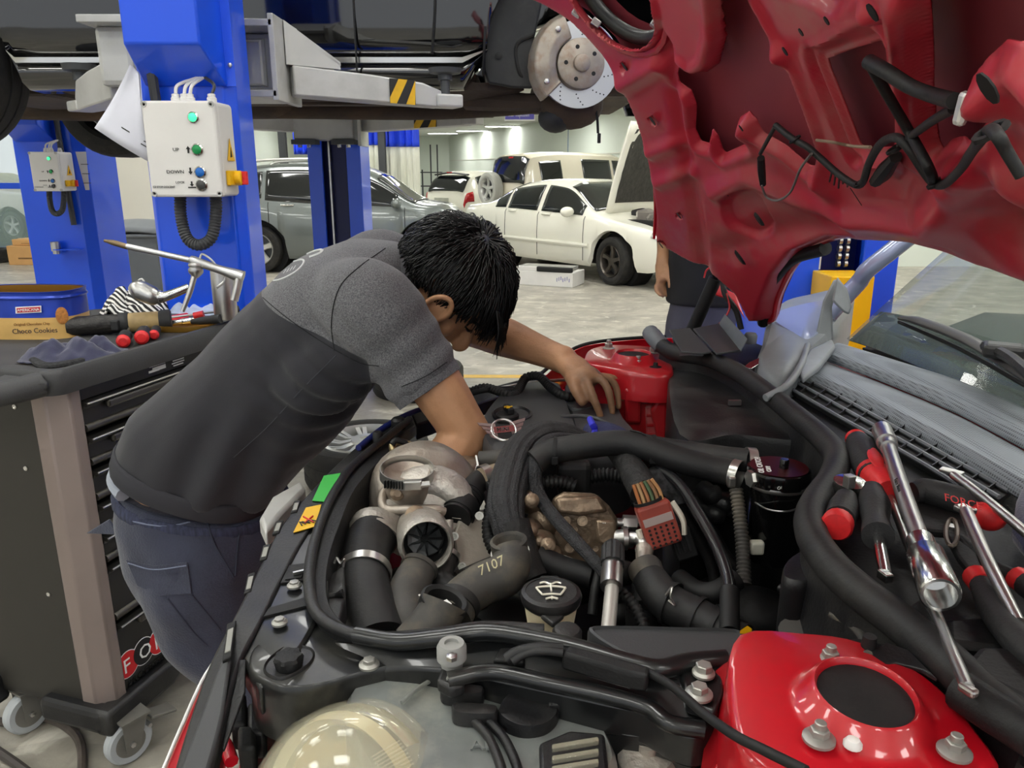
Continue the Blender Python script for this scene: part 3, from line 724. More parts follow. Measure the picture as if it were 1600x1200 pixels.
def control_box(t, x0, x1, z0, z1, yf, depth, full):
    w, h = x1 - x0, z1 - z0; cx = (x0 + x1) / 2
    bx_ = MB().box((cx, yf + depth / 2, z0 + h / 2), (w, depth, h)).build('control_box', m_white, t, angle=0, bevel=.012, seg=3)
    MB().box((cx, yf - .008, z0 + h / 2), (w * 1.0, .022, h)).build('box_cover', m_white, bx_, angle=0, bevel=.007)
    for sx in (-1, 1):
        for sz in (-1, 1):
            MB().lathe([(.0005, 0), (.0045, 0), (.0055, .002), (.0085, .002), (.009, -.01)], (cx + sx * w * .455, yf - .019, z0 + h / 2 + sz * h * .465), (0, -1, 0), 14).build('cover_screw', m_silver, bx_)
    def button(fx, fz, r, m_, nm='push_button'):
        o = V((x0 + w * fx, yf - .019, z0 + h * fz))
        MB().lathe([(r * 1.35, 0), (r * 1.35, .004), (r * 1.05, .007), (r * .95, .004)], o, (0, -1, 0), 20, caps=False).build('button_bezel', m_chrome, bx_)
        MB().lathe([(r, 0), (r, .006), (r * .8, .008), (.0005, .009)], o, (0, -1, 0), 20).build(nm, m_, bx_)
    button(.70, .83, .013 * w / .23, m_green_lit, 'pilot_lamp'); button(.71, .50, .014 * w / .23, m_green); button(.72, .265, .014 * w / .23, m_bluebtn); button(.72, .13, .014 * w / .23, m_gland)
    U, W_ = (1, 0, 0), (0, 0, 1); k = h
    def arrow(fx, fz, up, ln=.075, bar=False):
        o = V((x0 + w * fx, yf - .0205, z0 + h * fz)); s_ = 1 if up else -1; L = k * ln
        m = MB(); m.slab([o + V((-.0025, 0, -s_ * L * .5)), o + V((.0025, 0, -s_ * L * .5)), o + V((.0025, 0, s_ * L * .08)), o + V((-.0025, 0, s_ * L * .08))], (0, -1, 0), .0006)
        m.slab([o + V((-.0065, 0, s_ * L * .05)), o + V((.0065, 0, s_ * L * .05)), o + V((0, 0, s_ * L * .5))], (0, -1, 0), .0006)
        if bar: m.box(o + V((0, 0, -L * .66)), (.024, .0012, .003))
        m.build('arrow_print', m_black, bx_, angle=0)
    arrow(.585, .50, True); arrow(.585, .275, False); arrow(.585, .14, False, .055, True)
    ts = k * .050
    for s_, fx, fz, q in (('UP', .37, .484, 1.0), ('DOWN', .25, .252, 1.0), ('LOCK', .36, .146, .66), ('CE STOP-DESCENT', .04, .098, .62)):
        text('lettering', s_, ts * q, (x0 + w * fx, yf - .0205, z0 + h * fz), U, W_, m_black, bx_, sx=1.15 if len(s_) < 6 else .92)
    # rotary switch on the side plate
    c = V((x1 + .006, yf + depth * .55, z0 + h * .2))
    MB().box(c, (.012, depth * .8, h * .16)).build('switch_plate', m_yellow, bx_, angle=0, bevel=.003)
    MB().lathe([(.022, 0), (.022, .016), (.017, .02)], c + V((.006, 0, 0)), (1, 0, 0), 18).build('switch_dial', m_yellow, bx_)
    MB().box(c + V((.03, 0, 0)), (.024, .012, .04)).build('switch_knob', m_redplastic, bx_, angle=0, bevel=.003)
    MB().slab([c + V((-.004, -.03, .05)), c + V((-.004, .03, .05)), c + V((-.004, 0, .115))], (1, 0, 0), .001).build('warning_triangle', m_yellow, bx_, angle=0)
    MB().slab([c + V((-.0025, -.008, .06)), c + V((-.0025, .008, .062)), c + V((-.0025, 0.001, .09))], (1, 0, 0), .0006).build('warning_bolt', m_black, bx_, angle=0)
    for i, fx in enumerate((.34, .46, .54, .84)):
        MB().lathe([(.014, 0), (.014, .015), (.011, .018), (.011, .026), (.006, .028)], (x0 + w * fx, yf + depth * .45, z1 - .002), (0, 0, 1), 10).build('cable_gland', m_white, bx_)
        MB().tube([(x0 + w * fx, yf + depth * .45, z1 + .02), (x0 + w * (fx + .04), yf + depth * .5, z1 + .05), (x0 + w * (.6 + .1 * (i / 3)), yf + depth * .8, z1 + .075)], .005, 6).build('cable', m_white if i < 3 else m_hose, bx_)
    MB().ribbed([(x0 + w * .25, yf + depth * .45, z0 + .005), (x0 + w * .24, yf + depth * .4, z0 - .06), (x0 + w * .32, yf + depth * .3, z0 - .125), (x0 + w * .5, yf + depth * .25, z0 - .145), (x0 + w * .68, yf + depth * .3, z0 - .12), (x0 + w * .75, yf + depth * .4, z0 - .05), (x0 + w * .75, yf + depth * .5, z0 + .005)], .017, .009, .07).build('conduit', m_hose, bx_)
def cover_box(t, x0, x1, yf, depth, z0, z1):
    c = MB()
    c.loft([[V((x0, yf + depth, z0)), V((x1, yf + depth, z0)), V((x1, yf + depth * .9, z0)), V((x0, yf + depth * .9, z0))],
            [V((x0, yf + depth, z0 + .1)), V((x1, yf + depth, z0 + .1)), V((x1 - .02, yf, z0 + .1)), V((x0 + .01, yf, z0 + .1))],
            [V((x0, yf + depth, z1)), V((x1, yf + depth, z1)), V((x1 - .02, yf, z1)), V((x0 + .01, yf, z1))]])
    c.build('motor_cover', m_blue, t, angle=20, bevel=.006)
    MB().box((x1 + .012, yf + depth - .004, (z0 + z1) / 2), (.03, .008, z1 - z0)).build('cover_flange', m_blue, t, angle=0)
    mb = MB(); hexbolt(mb, (x1 + .014, yf + depth - .008, z0 + .06), (0, -1, 0), .007, .006); mb.build('cover_bolt', m_steel, t)

# ---- first post (the near post under the black car)
PX0, PX1, PY0, PY1 = -1.15, -.852, 2.5, 2.67
lp = thing('lift_post', 'blue lift post with white control box and hanging paper sheets', 'car lift', ((PX0 + PX1) / 2, 2.68, 0))
m = MB(); x0, x1, y0, y1 = PX0, PX1, PY0, PY1
poly = [(x0, y0 + .02), (x0 + .02, y0), (x1 - .03, y0), (x1, y0 + .03), (x1, y1), (x1 - .08, y1), (x1 - .08, y1 - .03), (x1 - .04, y1 - .03), (x1 - .04, y0 + .06), (x0 + .04, y0 + .06), (x0 + .04, y1 - .03), (x0 + .08, y1 - .03), (x0 + .08, y1), (x0, y1)]
m.prism(poly, (0, 0, 0), (1, 0, 0), (0, 1, 0), 3.6); m.build('column', m_blue, lp, angle=25, bevel=.006)
MB().box(((x0 + x1) / 2, (y0 + y1) / 2, .012), (.62, .62, .024)).build('base_plate', m_blue, lp, angle=0, bevel=.004)
MB().box((x0 - .004, y0 + .10, 2.0), (.012, .05, 3.2)).build('slide_channel', m_steel_dark, lp, angle=0)
zc0 = Yp(300, 127, 2.36).z
cover_box(lp, PX0 + .035, Yp(338, 100, 2.42).x, 2.36, .145, zc0, 2.75)
cx0, cx1 = Yp(227, 230, 2.34).x, Yp(341, 230, 2.34).x
control_box(lp, cx0, cx1, Yp(280, 308, 2.34).z, Yp(280, 157, 2.34).z, 2.36, .13, True)
MB().tube([(PX0 + .055, 2.46, 3.4), (PX0 + .06, 2.46, 2.4), (PX0 + .07, 2.46, 1.95), (PX0 + .075, 2.47, 1.66)], .016, 8).build('riser_conduit', m_hose, lp)
# carriage and arms of that post
def arm(t, root, tip, h0, h1, w, gus, padh, m_, hz=True, hzf=(.60, .82)):
    root, tip = V(root), V(tip); d = (tip - root); L = d.length; d.normalize(); s_ = V((-d.y, d.x, 0)).normalized()
    a = MB(); rings = []
    for f, h, ww in ((0, h0, w), (.5, h0 * .93, w * .95), (.86, h0 * .82, w * .85), (1.0, h1, w * .7)):
        c = root + d * (L * f); rings.append([c - s_ * ww / 2, c + s_ * ww / 2, c + s_ * ww / 2 + V((0, 0, h)), c - s_ * ww / 2 + V((0, 0, h))])
    a.loft(rings); A = a.build('swing_arm', m_, t, angle=20, bevel=.006)
    if gus:
        g = MB(); o = root - d * .02
        for k in (-1, 1):
            c = o + s_ * (k * w * .46); g.slab([c + V((0, 0, h0)), c + d * gus[0] + V((0, 0, h0)), c + d * gus[0] * .98 + V((0, 0, h0 + .02)), c + V((0, 0, h0 + gus[1]))], s_ * -k, .012)
        g.build('gusset', m_, A, angle=0)
        MB().slab([o - s_ * w * .46 + V((0, 0, h0 + gus[1])), o + s_ * w * .46 + V((0, 0, h0 + gus[1])), o + s_ * w * .46 + d * gus[0] + V((0, 0, h0 + .012)), o - s_ * w * .46 + d * gus[0] + V((0, 0, h0 + .012))], (0, 0, 1), .012).build('gusset_top', m_, A, angle=0)
    if hz:
        f0, f1 = hzf; ww = w * .92
        hazard(root + d * (L * f0) - s_ * (ww / 2 + .001), root + d * (L * f1) - s_ * (w * .88 / 2 + .001), h0 * .86, -s_, A)
    e = tip + d * .03
    MB().box(e + V((0, 0, h1 * .45)), (.11, .10, h1 * .8), Matrix.Rotation(math.atan2(d.y, d.x), 3, 'Z')).build('arm_end', m_, A, angle=0, bevel=.008)
    MB().lathe([(.018, 0), (.018, padh * .6), (.028, padh * .62), (.028, padh * .8), (.06, padh * .84), (.065, padh), (.001, padh)], e + V((0, 0, h1 * .6)), (0, 0, 1), 20).build('screw_pad', m_steel_dark, A)
    return A
CAR = MB().box((-.885, 2.96, 1.912), (.15, .16, .2)).build('carriage', m_silver, lp, angle=0, bevel=.02)
MB().box((-.90, 2.90, 2.022), (.22, .30, .022)).build('carriage_flange', m_silver, CAR, angle=0, bevel=.003)
MB().box((-.90, 2.90, 1.802), (.22, .30, .022)).build('carriage_flange', m_silver, CAR, angle=0, bevel=.003)
MB().box((-.795, 2.90, 1.915), (.02, .30, .27)).build('carriage_plate', m_silver, CAR, angle=0, bevel=.003)
MB().tube([(-.935, 2.875, 1.985), (-.935, 2.875, 1.84), (-.865, 2.875, 1.84), (-.865, 2.875, 1.985)], .012, 6, sub=0, closed=True).build('carriage_slot_rim', m_silver, CAR)
arm(lp, (-.785, 2.91, 1.805), (-.285, 3.16, 1.785), .10, .06, .11, (.19, .13), .11, m_silver, True, (.62, .80))
# the other arm of this post swings towards the tail
lbox = MB(); lbox.box((-1.40, 3.0, 1.94), (.13, .17, .20)); lbox.build('carriage_block', m_silver, lp, angle=0, bevel=.02)
MB().box((-1.33, 2.97, 2.05), (.30, .26, .025)).build('carriage_flange', m_silver, lp, angle=0, bevel=.003)
arm(lp, (-1.40, 2.98, 1.80), (-1.70, 3.26, 1.78), .13, .05, .12, None, .15, m_silver, True, (.18, .40))
MB().box((-1.26, 3.0, 1.94), (.22, .12, .16)).build('carriage_bar', m_silver, lp, angle=0, bevel=.006)
# paper sheets taped to the post side
pp = thing('paper_sheets', 'white printed paper sheets hanging from the blue lift post', 'paper', Yp(215, 250, 2.44))
q = [(203, 101), (147, 200), (235, 254), (228, 175), (216, 118)]
for k, dy in enumerate((0, .006)):
    pts = [Yp(a + k * 3, b + k * 1.5, 2.41 + dy + .0005 * a * 0) for a, b in q]
    G = []
    A_, B_, C_, D_ = pts[0], pts[1], pts[2], pts[4]
    for i in range(9):
        f = i / 8; l = A_.lerp(B_, f); r_ = D_.lerp(C_, f); G.append([l.lerp(r_, j / 6) + V((0, .012 * math.sin(f * 3 + j * .5), 0)) for j in range(7)])
    MB().grid(G).build('sheet', m_paper, pp, angle=80, solid=.0006)
m = MB(); a = Yp(190, 200, 2.400); b = Yp(233, 226, 2.400)
for k, (f0, f1, off) in enumerate(((.0, .3, 0), (.42, .72, 0), (.8, 1, 0), (.55, .9, .014))):
    p0 = a.lerp(b, f0) - V((0, 0, off)); p1 = a.lerp(b, f1) - V((0, 0, off)); m.slab([p0, p1, p1 + V((0, 0, .004)), p0 + V((0, 0, .004))], (0, -1, 0), .0008)
m.build('printed_line', m_print, pp, angle=0)
# ---- opposite post of the same lift
op = thing('lift_post', 'opposite blue lift post with an open dark channel between two flanges', 'car lift', (-1.24, 5.8, 0))
x0, x1, y0, y1 = -1.43, -1.06, 5.6, 5.95
m = MB(); m.prism([(x0, y1), (x0, y0), (x0 + .1, y0), (x0 + .1, y0 + .03), (x0 + .035, y0 + .03), (x0 + .035, y1 - .04), (x1 - .035, y1 - .04), (x1 - .035, y0 + .03), (x1 - .1, y0 + .03), (x1 - .1, y0), (x1, y0), (x1, y1)], (0, 0, 0), (1, 0, 0), (0, 1, 0), 3.6)
m.build('column', m_blue, op, angle=25, bevel=.004)
MB().box(((x0 + x1) / 2, y0 + .12, 1.8), (.25, .04, 3.6)).build('inner_channel', m_blue_d, op, angle=0)
MB().box((x0 + .14, y0 + .07, 1.8), (.012, .05, 3.6)).build('cable_guide', m_steel, op, angle=0)
MB().box(((x0 + x1) / 2, (y0 + y1) / 2, .012), (.62, .62, .024)).build('base_plate', m_blue, op, angle=0)
MB().box(((x0 + x1) / 2 - .0, 5.46, 1.87), (.40, .26, .24)).build('carriage', m_silver, op, angle=0, bevel=.01)
MB().box((x1 + .06, 5.42, 1.88), (.02, .28, .34)).build('carriage_plate', m_silver, op, angle=0)
arm(op, (x1 + .08, 5.40, 1.80), (-.27, 5.0, 1.82), .115, .06, .13, (.3, .15), .15, m_silver, True, (.55, .76))
arm(op, (x0 - .02, 5.40, 1.80), (-2.05, 5.02, 1.82), .115, .06, .13, None, .15, m_silver, True, (.25, .5))
for dx in (-.13, .13):
    m = MB(); m.box(((x0 + x1) / 2 + dx, 5.36, 1.735), (.16, .12, .03)); m.build('lock_plate', m_steel_dark, op, angle=0)
    for k in (-.03, .03):
        mb = MB(); hexbolt(mb, ((x0 + x1) / 2 + dx + k, 5.33, 1.72), (0, 0, -1), .014, .02); mb.build('pivot_bolt', m_chrome, op)
# ---- post of the neighbouring lift with its own control box
np_ = thing('lift_post', 'neighbouring blue lift post with small control box and taped notice', 'car lift', (-3.07, 5.5, 0))
x0, x1, y0, y1 = -3.29, -2.845, 5.3, 5.75
m = MB(); m.prism([(x0, y0), (x1 - .06, y0), (x1, y0 + .06), (x1, y1), (x0, y1)], (0, 0, 0), (1, 0, 0), (0, 1, 0), 2.2); m.build('column', m_blue, np_, angle=25, bevel=.005)
MB().box(((x0 + x1) / 2, (y0 + y1) / 2, .012), (.6, .6, .024)).build('base_plate', m_blue, np_, angle=0)
cover_box(np_, x0 + .02, x0 + .29, 5.14, .17, Yp(80, 220, 5.14).z, 2.2)
control_box(np_, Yp(48, 268, 5.10).x, Yp(93, 268, 5.10).x, Yp(75, 299, 5.10).z, Yp(75, 237, 5.10).z, 5.12, .16, False)
MB().tube([(x0 + .325, 5.27, 2.2), (x0 + .33, 5.27, 1.6), (x0 + .34, 5.27, 1.2)], .018, 8).build('riser_conduit', m_hose, np_)
a = Yp(118, 237, 5.285); b = Yp(140, 297, 5.285)
MB().slab([V((a.x, 5.285, a.z)), V((a.x + .07, 5.285, a.z)), V((b.x, 5.285, b.z)), V((a.x + .03, 5.285, b.z))], (0, -1, 0), .002).build('taped_notice', m_paper, np_, angle=0)
for k in range(3):
    z_ = a.z - .08 - k * .06; MB().box((a.x + .05, 5.281, z_), (.05, .001, .004)).build('printed_line', m_print, np_, angle=0)
c = Yp(87, 385, 5.25)
MB().lathe([(.022, -.03), (.03, -.03), (.03, .03), (.022, .03), (.022, -.05), (.016, -.05)], c, (0, 0, 1), 16).build('pad_holder', m_steel, np_)
MB().box(c + V((.08, .0, -.02)), (.16, .08, .006)).build('holder_bracket', m_blue, np_, angle=0)

# ---- post of the red car's own lift, yellow carriage
rp = thing('lift_post', 'blue lift post with yellow carriage and chain beyond the windscreen', 'car lift', (1.2, 2.75, 0))
a = Yp(1203, 440, 2.55); x0 = a.x; x1 = x0 + .42; y0, y1 = 2.55, 2.9
m = MB(); m.prism([(x0, y0), (x0 + .16, y0), (x0 + .16, y0 + .03), (x0 + .03, y0 + .03), (x0 + .03, y1 - .03), (x1 - .03, y1 - .03), (x1 - .03, y0 + .03), (x1 - .12, y0 + .03), (x1 - .12, y0), (x1, y0), (x1, y1), (x0, y1)], (0, 0, 0), (1, 0, 0), (0, 1, 0), 3.6)
m.build('column', m_blue, rp, angle=25, bevel=.006)
MB().box(((x0 + x1) / 2, (y0 + y1) / 2, .012), (.6, .6, .024)).build('base_plate', m_blue, rp, angle=0)
zt = Yp(1300, 425, 2.5).z
MB().box((x0 + .205, 2.47, zt - .12), (.135, .16, .24)).build('carriage', m_yellow, rp, angle=0, bevel=.004)
MB().box((x0 + .235, 2.72, zt + .4), (.22, .02, 1.5)).build('inner_channel', m_blue_d, rp, angle=0)
MB().lathe([(.014, 0), (.014, .06), (.010, .062), (.010, .5)], (x0 + .16, 2.58, zt), (0, 0, 1), 12).build('lifting_rod', m_white, rp)
m = MB()
for k in range(8):
    for dx in (-.012, .012): m.lathe([(.0005, -.005), (.012, -.005), (.012, .005), (.0005, .005)], (x0 + .235 + dx, 2.56, zt + .02 + k * .025), (1, 0, 0), 10)
m.build('leaf_chain', m_steel, rp)
arm(rp, (x0 + .05, 2.42, .38), (.95, 1.62, .40), .10, .06, .12, None, .08, m_yellow, False)
arm(rp, (x1 - .05, 2.42, .38), (2.0, 1.62, .40), .10, .06, .12, None, .08, m_yellow, False)
MB().box((x0 + .2, 2.45, .43), (.4, .14, .2)).build('arm_hub', m_yellow, rp, angle=0, bevel=.01)

# ================================================================= black car on the lift
m_blackp = mat('gloss_black_paint', '#0b0b0d', 0.08, 0, 0.05, 2, coat=1.0, spec=.7)
m_under = mat('dirty_underbody', '#3a2f27', 0.75, 0, 0.3, 5, bump=.4, bscale=30, dirt='#5d4a3a', dirt_amt=.7, dirt_scale=4)
m_liner = mat('dusty_black_liner', '#1d1e20', 0.6, 0, 0.3, 7, dirt='#4b4a48', dirt_amt=.45, dirt_scale=6)
m_disc = mat('brushed_disc', '#b8b8ba', 0.3, 1.0, 0.06, 3, stretch=(1, 1, 1)); m_hub = mat('rusty_hub', '#a59c90', 0.55, .7, .15, 18, dirt='#8a5a38', dirt_amt=.5, dirt_scale=20)
bc = thing('lifted_car', 'glossy black car raised on the blue lift with its front wheel removed', 'car', (-1.0, 4.2, 1.86))
YC = 4.2
def bside(x):
    """lower body section at x: list of (half width, z)"""
    e = max(0, (-2.9 - x)) * .4 + max(0, x - .9) * .4
    return [(.70, 1.87), (.80, 1.875), (.845, 1.90), (.86, 1.935), (.858, 1.965), (.872, 1.972), (.874, 1.99), (.868, 1.995), (.885, 2.06), (.90, 2.14), (.905, 2.25), (.90, 2.4), (.87, 2.6), (.86, 2.7)]
xs = []; x = -3.35
def archz(x):
    z = 0
    for wx, wz in ((-2.40, 2.0), (.27, 2.02)):
        d = abs(x - wx)
        if d < .37: z = max(z, wz + math.sqrt(.37 ** 2 - d * d))
    return z
xs = sorted(set([-3.3 + i * .1 for i in range(45)] + [wx + .37 * math.cos(PI * k / 24) * .999 for wx in (-2.40, .27) for k in range(25)]))
for s_ in (1, -1):
    for lo, hi, nm, m_ in ((0, 4, 'sill_panel', m_blackp), (4, 7, 'chrome_sill_strip', m_chrome), (7, 13, 'body_side', m_blackp)):
        rings = []
        for x in xs:
            k = 1 - .10 * max(0, (abs(x + 1.0) - 1.5) / .9) ** 2
            az = archz(x); rings.append([V((x, YC - s_ * w * k, max(z, az))) for w, z in bside(x)[lo:hi + 1]])
        MB().loft(rings, caps=False, closed=False).build(nm, m_, bc, angle=50, solid=.004, fix=True)
m = MB(); G = []
for x in xs: G.append([V((x, YC + yy * .90, 2.72 + .02 * math.cos(yy * 1.5))) for yy in (-1, -.5, 0, .5, 1)])
m.grid(G).build('upper_body', m_blackp, bc, angle=60, solid=.01)
ub = MB()
ub.box((-1.0, YC, 1.92), (1.7, 1.5, .09)).build('floor_pan', m_under, bc, angle=0, bevel=.01)
for y_, z_, r_ in ((3.75, 1.865, .045), (4.55, 1.865, .045)): MB().box((-.95, y_, z_), (1.7, .10, .05)).build('frame_rail', m_under, bc, angle=0, bevel=.01)
MB().tube([(-3.0, 4.5, 1.88), (-2.2, 4.42, 1.86), (-1.3, 4.3, 1.865), (-.4, 4.3, 1.86), (.3, 4.25, 1.9)], .05, 10).build('exhaust_pipe', m_under, bc)
MB().tube([(-1.6, 4.3, 1.875), (-1.1, 4.3, 1.875)], [.05, .10, .10, .05], 12, sub=10, flat=.6).build('muffler', m_under, bc)
m = MB(); m.slab([(-1.9, 3.42, 1.875), (.05, 3.42, 1.875), (-.05, 3.55, 1.84), (-1.8, 3.55, 1.84)], (0, 0, 1), .03); m.build('pinch_weld', m_under, bc, angle=0)
MB().box((.35, YC, 1.93), (.5, 1.2, .12)).build('subframe', m_under, bc, angle=0, bevel=.03)
MB().box((-2.3, YC, 1.93), (.5, 1.2, .12)).build('rear_subframe', m_under, bc, angle=0, bevel=.03)
MB().tube([(-.2, 3.6, 1.86), (.1, 3.45, 1.83), (.3, 3.42, 1.85)], [.05, .035, .03], 8).build('control_arm', m_under, bc)
MB().box((-.62, YC - .906, 2.22), (.006, .012, .62)).build('door_seam', m_black, bc, angle=0)
MB().tube([(-.30, 3.30, 2.5), (-.30, 3.29, 2.2), (-.32, 3.31, 2.0)], .006, 6).build('door_seam', m_black, bc)
# arch liner, hub, disc, caliper of the removed wheel
m = MB(); G = []
for i in range(13):
    a = PI * (.96 - .62 * i / 12); G.append([V((.27 + .39 * math.cos(a), 3.32 + .5 * j / 6 - .02 * math.sin(i), 2.02 + .37 * math.sin(a) - (.14 if i == 0 else 0))) for j in range(7)])
m.grid(G).build('arch_liner', m_liner, bc, angle=60, solid=.01)
q = [Yp(a, b, 3.36) for a, b in ((757, -10), (752, 60), (756, 110), (763, 130), (800, 137), (832, 138), (835, 60), (850, -10))]
m = MB(); m.slab(q, (0, 1, 0), .03); m.build('liner_flap', m_liner, bc, angle=30, bevel=.008)
c = Yp(779, 87, 3.355); MB().lathe([(.012, 0), (.014, .004), (.006, .006)], c, (0, -1, 0), 12).build('liner_clip', m_plastic_d, bc)
hc = Yp(905, 101, 3.30); ax = V((.12, -.99, 0)).normalized()
dm = MB(); dm.lathe([(.06, 0), (.165, 0), (.165, -.012), (.06, -.012)], hc, ax, 48, caps=False); dm.lathe([(.06, -.016), (.165, -.016), (.165, -.028), (.06, -.028)], hc, ax, 48, caps=False)
dk = dm.build('brake_disc', m_disc, bc)
u_, v_, w_ = basis(ax); m = MB()
for k in range(10):
    for r_ in (.112, .126, .140, .152):
        an = 2 * PI * k / 10 + r_ * 5 + .3; o = hc + (u_ * math.cos(an) + v_ * math.sin(an)) * r_
        m.lathe([(.0005, .0004), (.0032, .0004)], o, ax, 6)
m.build('drill_hole', m_black, dk, angle=0)['kind'] = 'stuff'
MB().lathe([(.095, .0), (.098, .004), (.094, .04), (.085, .045), (.034, .047), (.032, .05), (.032, .064), (.026, .068), (.001, .068)], hc, ax, 40).build('hub', m_hub, bc)
for k in range(5):
    an = 2 * PI * k / 5 + .6; o = hc + (u_ * math.cos(an) + v_ * math.sin(an)) * .062 + ax * .0445
    MB().lathe([(.0075, 0), (.0085, .002), (.001, .0025)], o, ax, 12).build('stud_hole', m_black, bc)
# caliper hugging the rear edge of the disc
m = MB(); rings = []
for i in range(9):
    an = PI * (.72 + .52 * i / 8); d = u_ * math.cos(an) + v_ * math.sin(an)
    d = V((math.cos(PI * (.62 + .62 * i / 8)), 0, math.sin(PI * (.62 + .62 * i / 8)))); t_ = 1 if 1 < i < 7 else .75
    rings.append([hc + d * .10 - ax * .05, hc + d * .10 + ax * .05 * t_, hc + d * .135 + ax * .065 * t_, hc + d * .185 + ax * .055 * t_, hc + d * .205 * (.95 + .05 * t_) + ax * .0, hc + d * .20 - ax * .05])
cal = m.loft(rings).build('brake_caliper', m_hub, bc, angle=45, bevel=.006)
for i in (0.15, .85):
    a = PI * (.62 + .62 * i); d = V((math.cos(a), 0, math.sin(a))); mb = MB(); hexbolt(mb, hc + d * .155 + ax * .055, ax, .011, .01); mb.build('caliper_bolt', m_steel, cal)
MB().tube([hc + V((-.18, .05, .12)), hc + V((-.25, .06, .08)), hc + V((-.24, .06, -.02)), hc + V((-.2, .08, -.06))], .008, 6).build('brake_hose', m_rubber, cal)
MB().ball(hc + V((-.02, .16, -.14)), (.14, .12, .10)).build('steering_knuckle', m_under, bc)
k_ = MB(); k_.lathe([(.02, 0), (.07, 0), (.085, .03), (.085, .06), (.05, .09), (.02, .1)], Yp(895, 185, 3.45), (0, 0, 1), 18); k_.build('ball_joint_housing', m_under, bc)
MB().ball(Yp(868, 185, 3.46), (.075, .09, .06)).build('lower_knuckle', m_liner, bc)
a = Yp(930, 165, 3.4); MB().tube([a, a + V((.01, 0, -.05)), a + V((.015, 0, -.11))], .006, 6).build('sensor_lead', m_rubber_d, bc)
MB().box(a + V((.02, 0, -.13)), (.014, .014, .04)).build('sensor_plug', m_rubber_d, bc, angle=0, bevel=.003)
# wheels that are still on
def hang_wheel(x, y, side):
    make_wheel(bc, (x, y, 1.975), side, .345, m_rimd, 10, w=.24)
    for o_ in list(bc.children):
        if o_.name.startswith('wheel') and o_.matrix_parent_inverse == Matrix.Identity(4): o_.matrix_parent_inverse = WLOC[bc.name].inverted()
hang_wheel(-2.40, 3.42, -1); hang_wheel(-2.40, 4.98, 1)
# ================================================================= tool cart and what lies on it
m_cartblk = mat('satin_black_steel', '#1b1a18', .38, 0, .12, 5, spec=.5)
m_cartside = mat('olive_black_steel', '#2a2824', .45, 0, .15, 3)
m_cartpost = mat('bronze_grey_steel', '#8b7d78', .42, .35, .08, 6)
m_tray = mat('charcoal_tray_plastic', '#3d3d3e', .6, 0, .12, 8, bump=.1, bscale=300)
m_lip = mat('dark_anodised_lip', '#55524c', .3, .8, .08, 8)
m_edge = mat('bright_lip_edge', '#c8c4bc', .3, .8, .05, 8)
CO = V((-1.08, 1.74, 0)); E1 = V((.296, .955, 0)).normalized(); E2 = V((-E1.y, E1.x, 0)); CL, CW = .66, .52
def K(a, b, z): return CO + E1 * a + E2 * b + V((0, 0, z))
RC = Matrix((E1, E2, V((0, 0, 1)))).transposed()
cart = thing('tool_cart', 'black drawer tool cart on casters with red lettered bottom drawer', 'tool cart', K(CL / 2, CW / 2, 0))
def kbox(m, a0, a1, b0, b1, z0, z1): return m.box(K((a0 + a1) / 2, (b0 + b1) / 2, (z0 + z1) / 2), (abs(a1 - a0), abs(b1 - b0), z1 - z0), RC)
kbox(MB(), .05, CL - .03, .03, CW - .02, .17, 1.03).build('carcass', m_cartblk, cart, angle=0)
kbox(MB(), .0, .03, .06, CW, .16, 1.05).build('side_panel', m_cartside, cart, angle=0, bevel=.004)
kbox(MB(), CL - .03, CL, .06, CW, .16, 1.05).build('side_panel', m_cartside, cart, angle=0, bevel=.004)
for a, b in ((0, .0), (CL, .0)):
    s_ = 1 if a == 0 else -1
    m = MB(); m.prism([(a - .004 * s_, .075), (a - .004 * s_, .03), (a + .028 * s_, -.012), (a + .062 * s_, -.012), (a + .062 * s_, .03), (a + .03 * s_, .075)][::s_], K(0, 0, .15), E1, E2, .92)
    m.build('corner_post', m_cartpost, cart, angle=20, bevel=.005)
zl = [1.006, .914, .825, .731, .644, .557, .386, .172]
for i in range(7):
    zt, zb = zl[i], zl[i + 1]
    d = kbox(MB(), .064, CL - .064, -.006, .03, zb + .012, zt - .004).build('drawer', m_cartblk, cart, angle=0, bevel=.002)
    m = MB(); prof = [(-.006, zt), (-.022, zt - .002), (-.027, zt - .008), (-.022, zt - .012), (-.012, zt - .012), (-.008, zt - .022), (-.006, zt - .022)]
    m.loft([[K(.064, y, z) for y, z in prof], [K(CL - .064, y, z) for y, z in prof]]); m.build('drawer_lip', m_cartblk, d, angle=30)
    MB().rod(K(.064, -.0262, zt - .004), K(CL - .064, -.0262, zt - .004), .0022, 6).build('lip_edge', m_edge, d)
    if i < 6:
        m = MB(); prof = [(-.004, zb + .034), (-.013, zb + .030), (-.017, zb + .022), (-.013, zb + .014), (-.004, zb + .012)]
        m.loft([[K(.064, y, z) for y, z in prof], [K(CL - .064, y, z) for y, z in prof]]); m.build('drawer_bead', m_lip, d, angle=70)
    m = MB(); kbox(m, .13, .40, -.0245, -.008, zt - .034, zt - .012); m.build('finger_grip', m_lip, d, angle=0, bevel=.006)
kbox(MB(), .064, CL - .064, -.004, .03, 1.008, 1.05).build('top_rail', m_cartblk, cart, angle=0)
m_pw = mat('white_print', '#e8e8e6', .6)
m = MB()
for k, (a, z, w, h) in enumerate(((.30, 1.034, .06, .004), (.31, 1.026, .05, .005), (.295, 1.019, .04, .006), (.33, 1.02, .03, .008), (.385, 1.037, .05, .003), (.39, 1.030, .045, .003), (.385, 1.023, .05, .003), (.39, 1.016, .04, .003))): kbox(m, a, a + w, -.0045, -.006, z, z + h)
m.build('rail_print', m_pw, cart, angle=0)['kind'] = 'stuff'
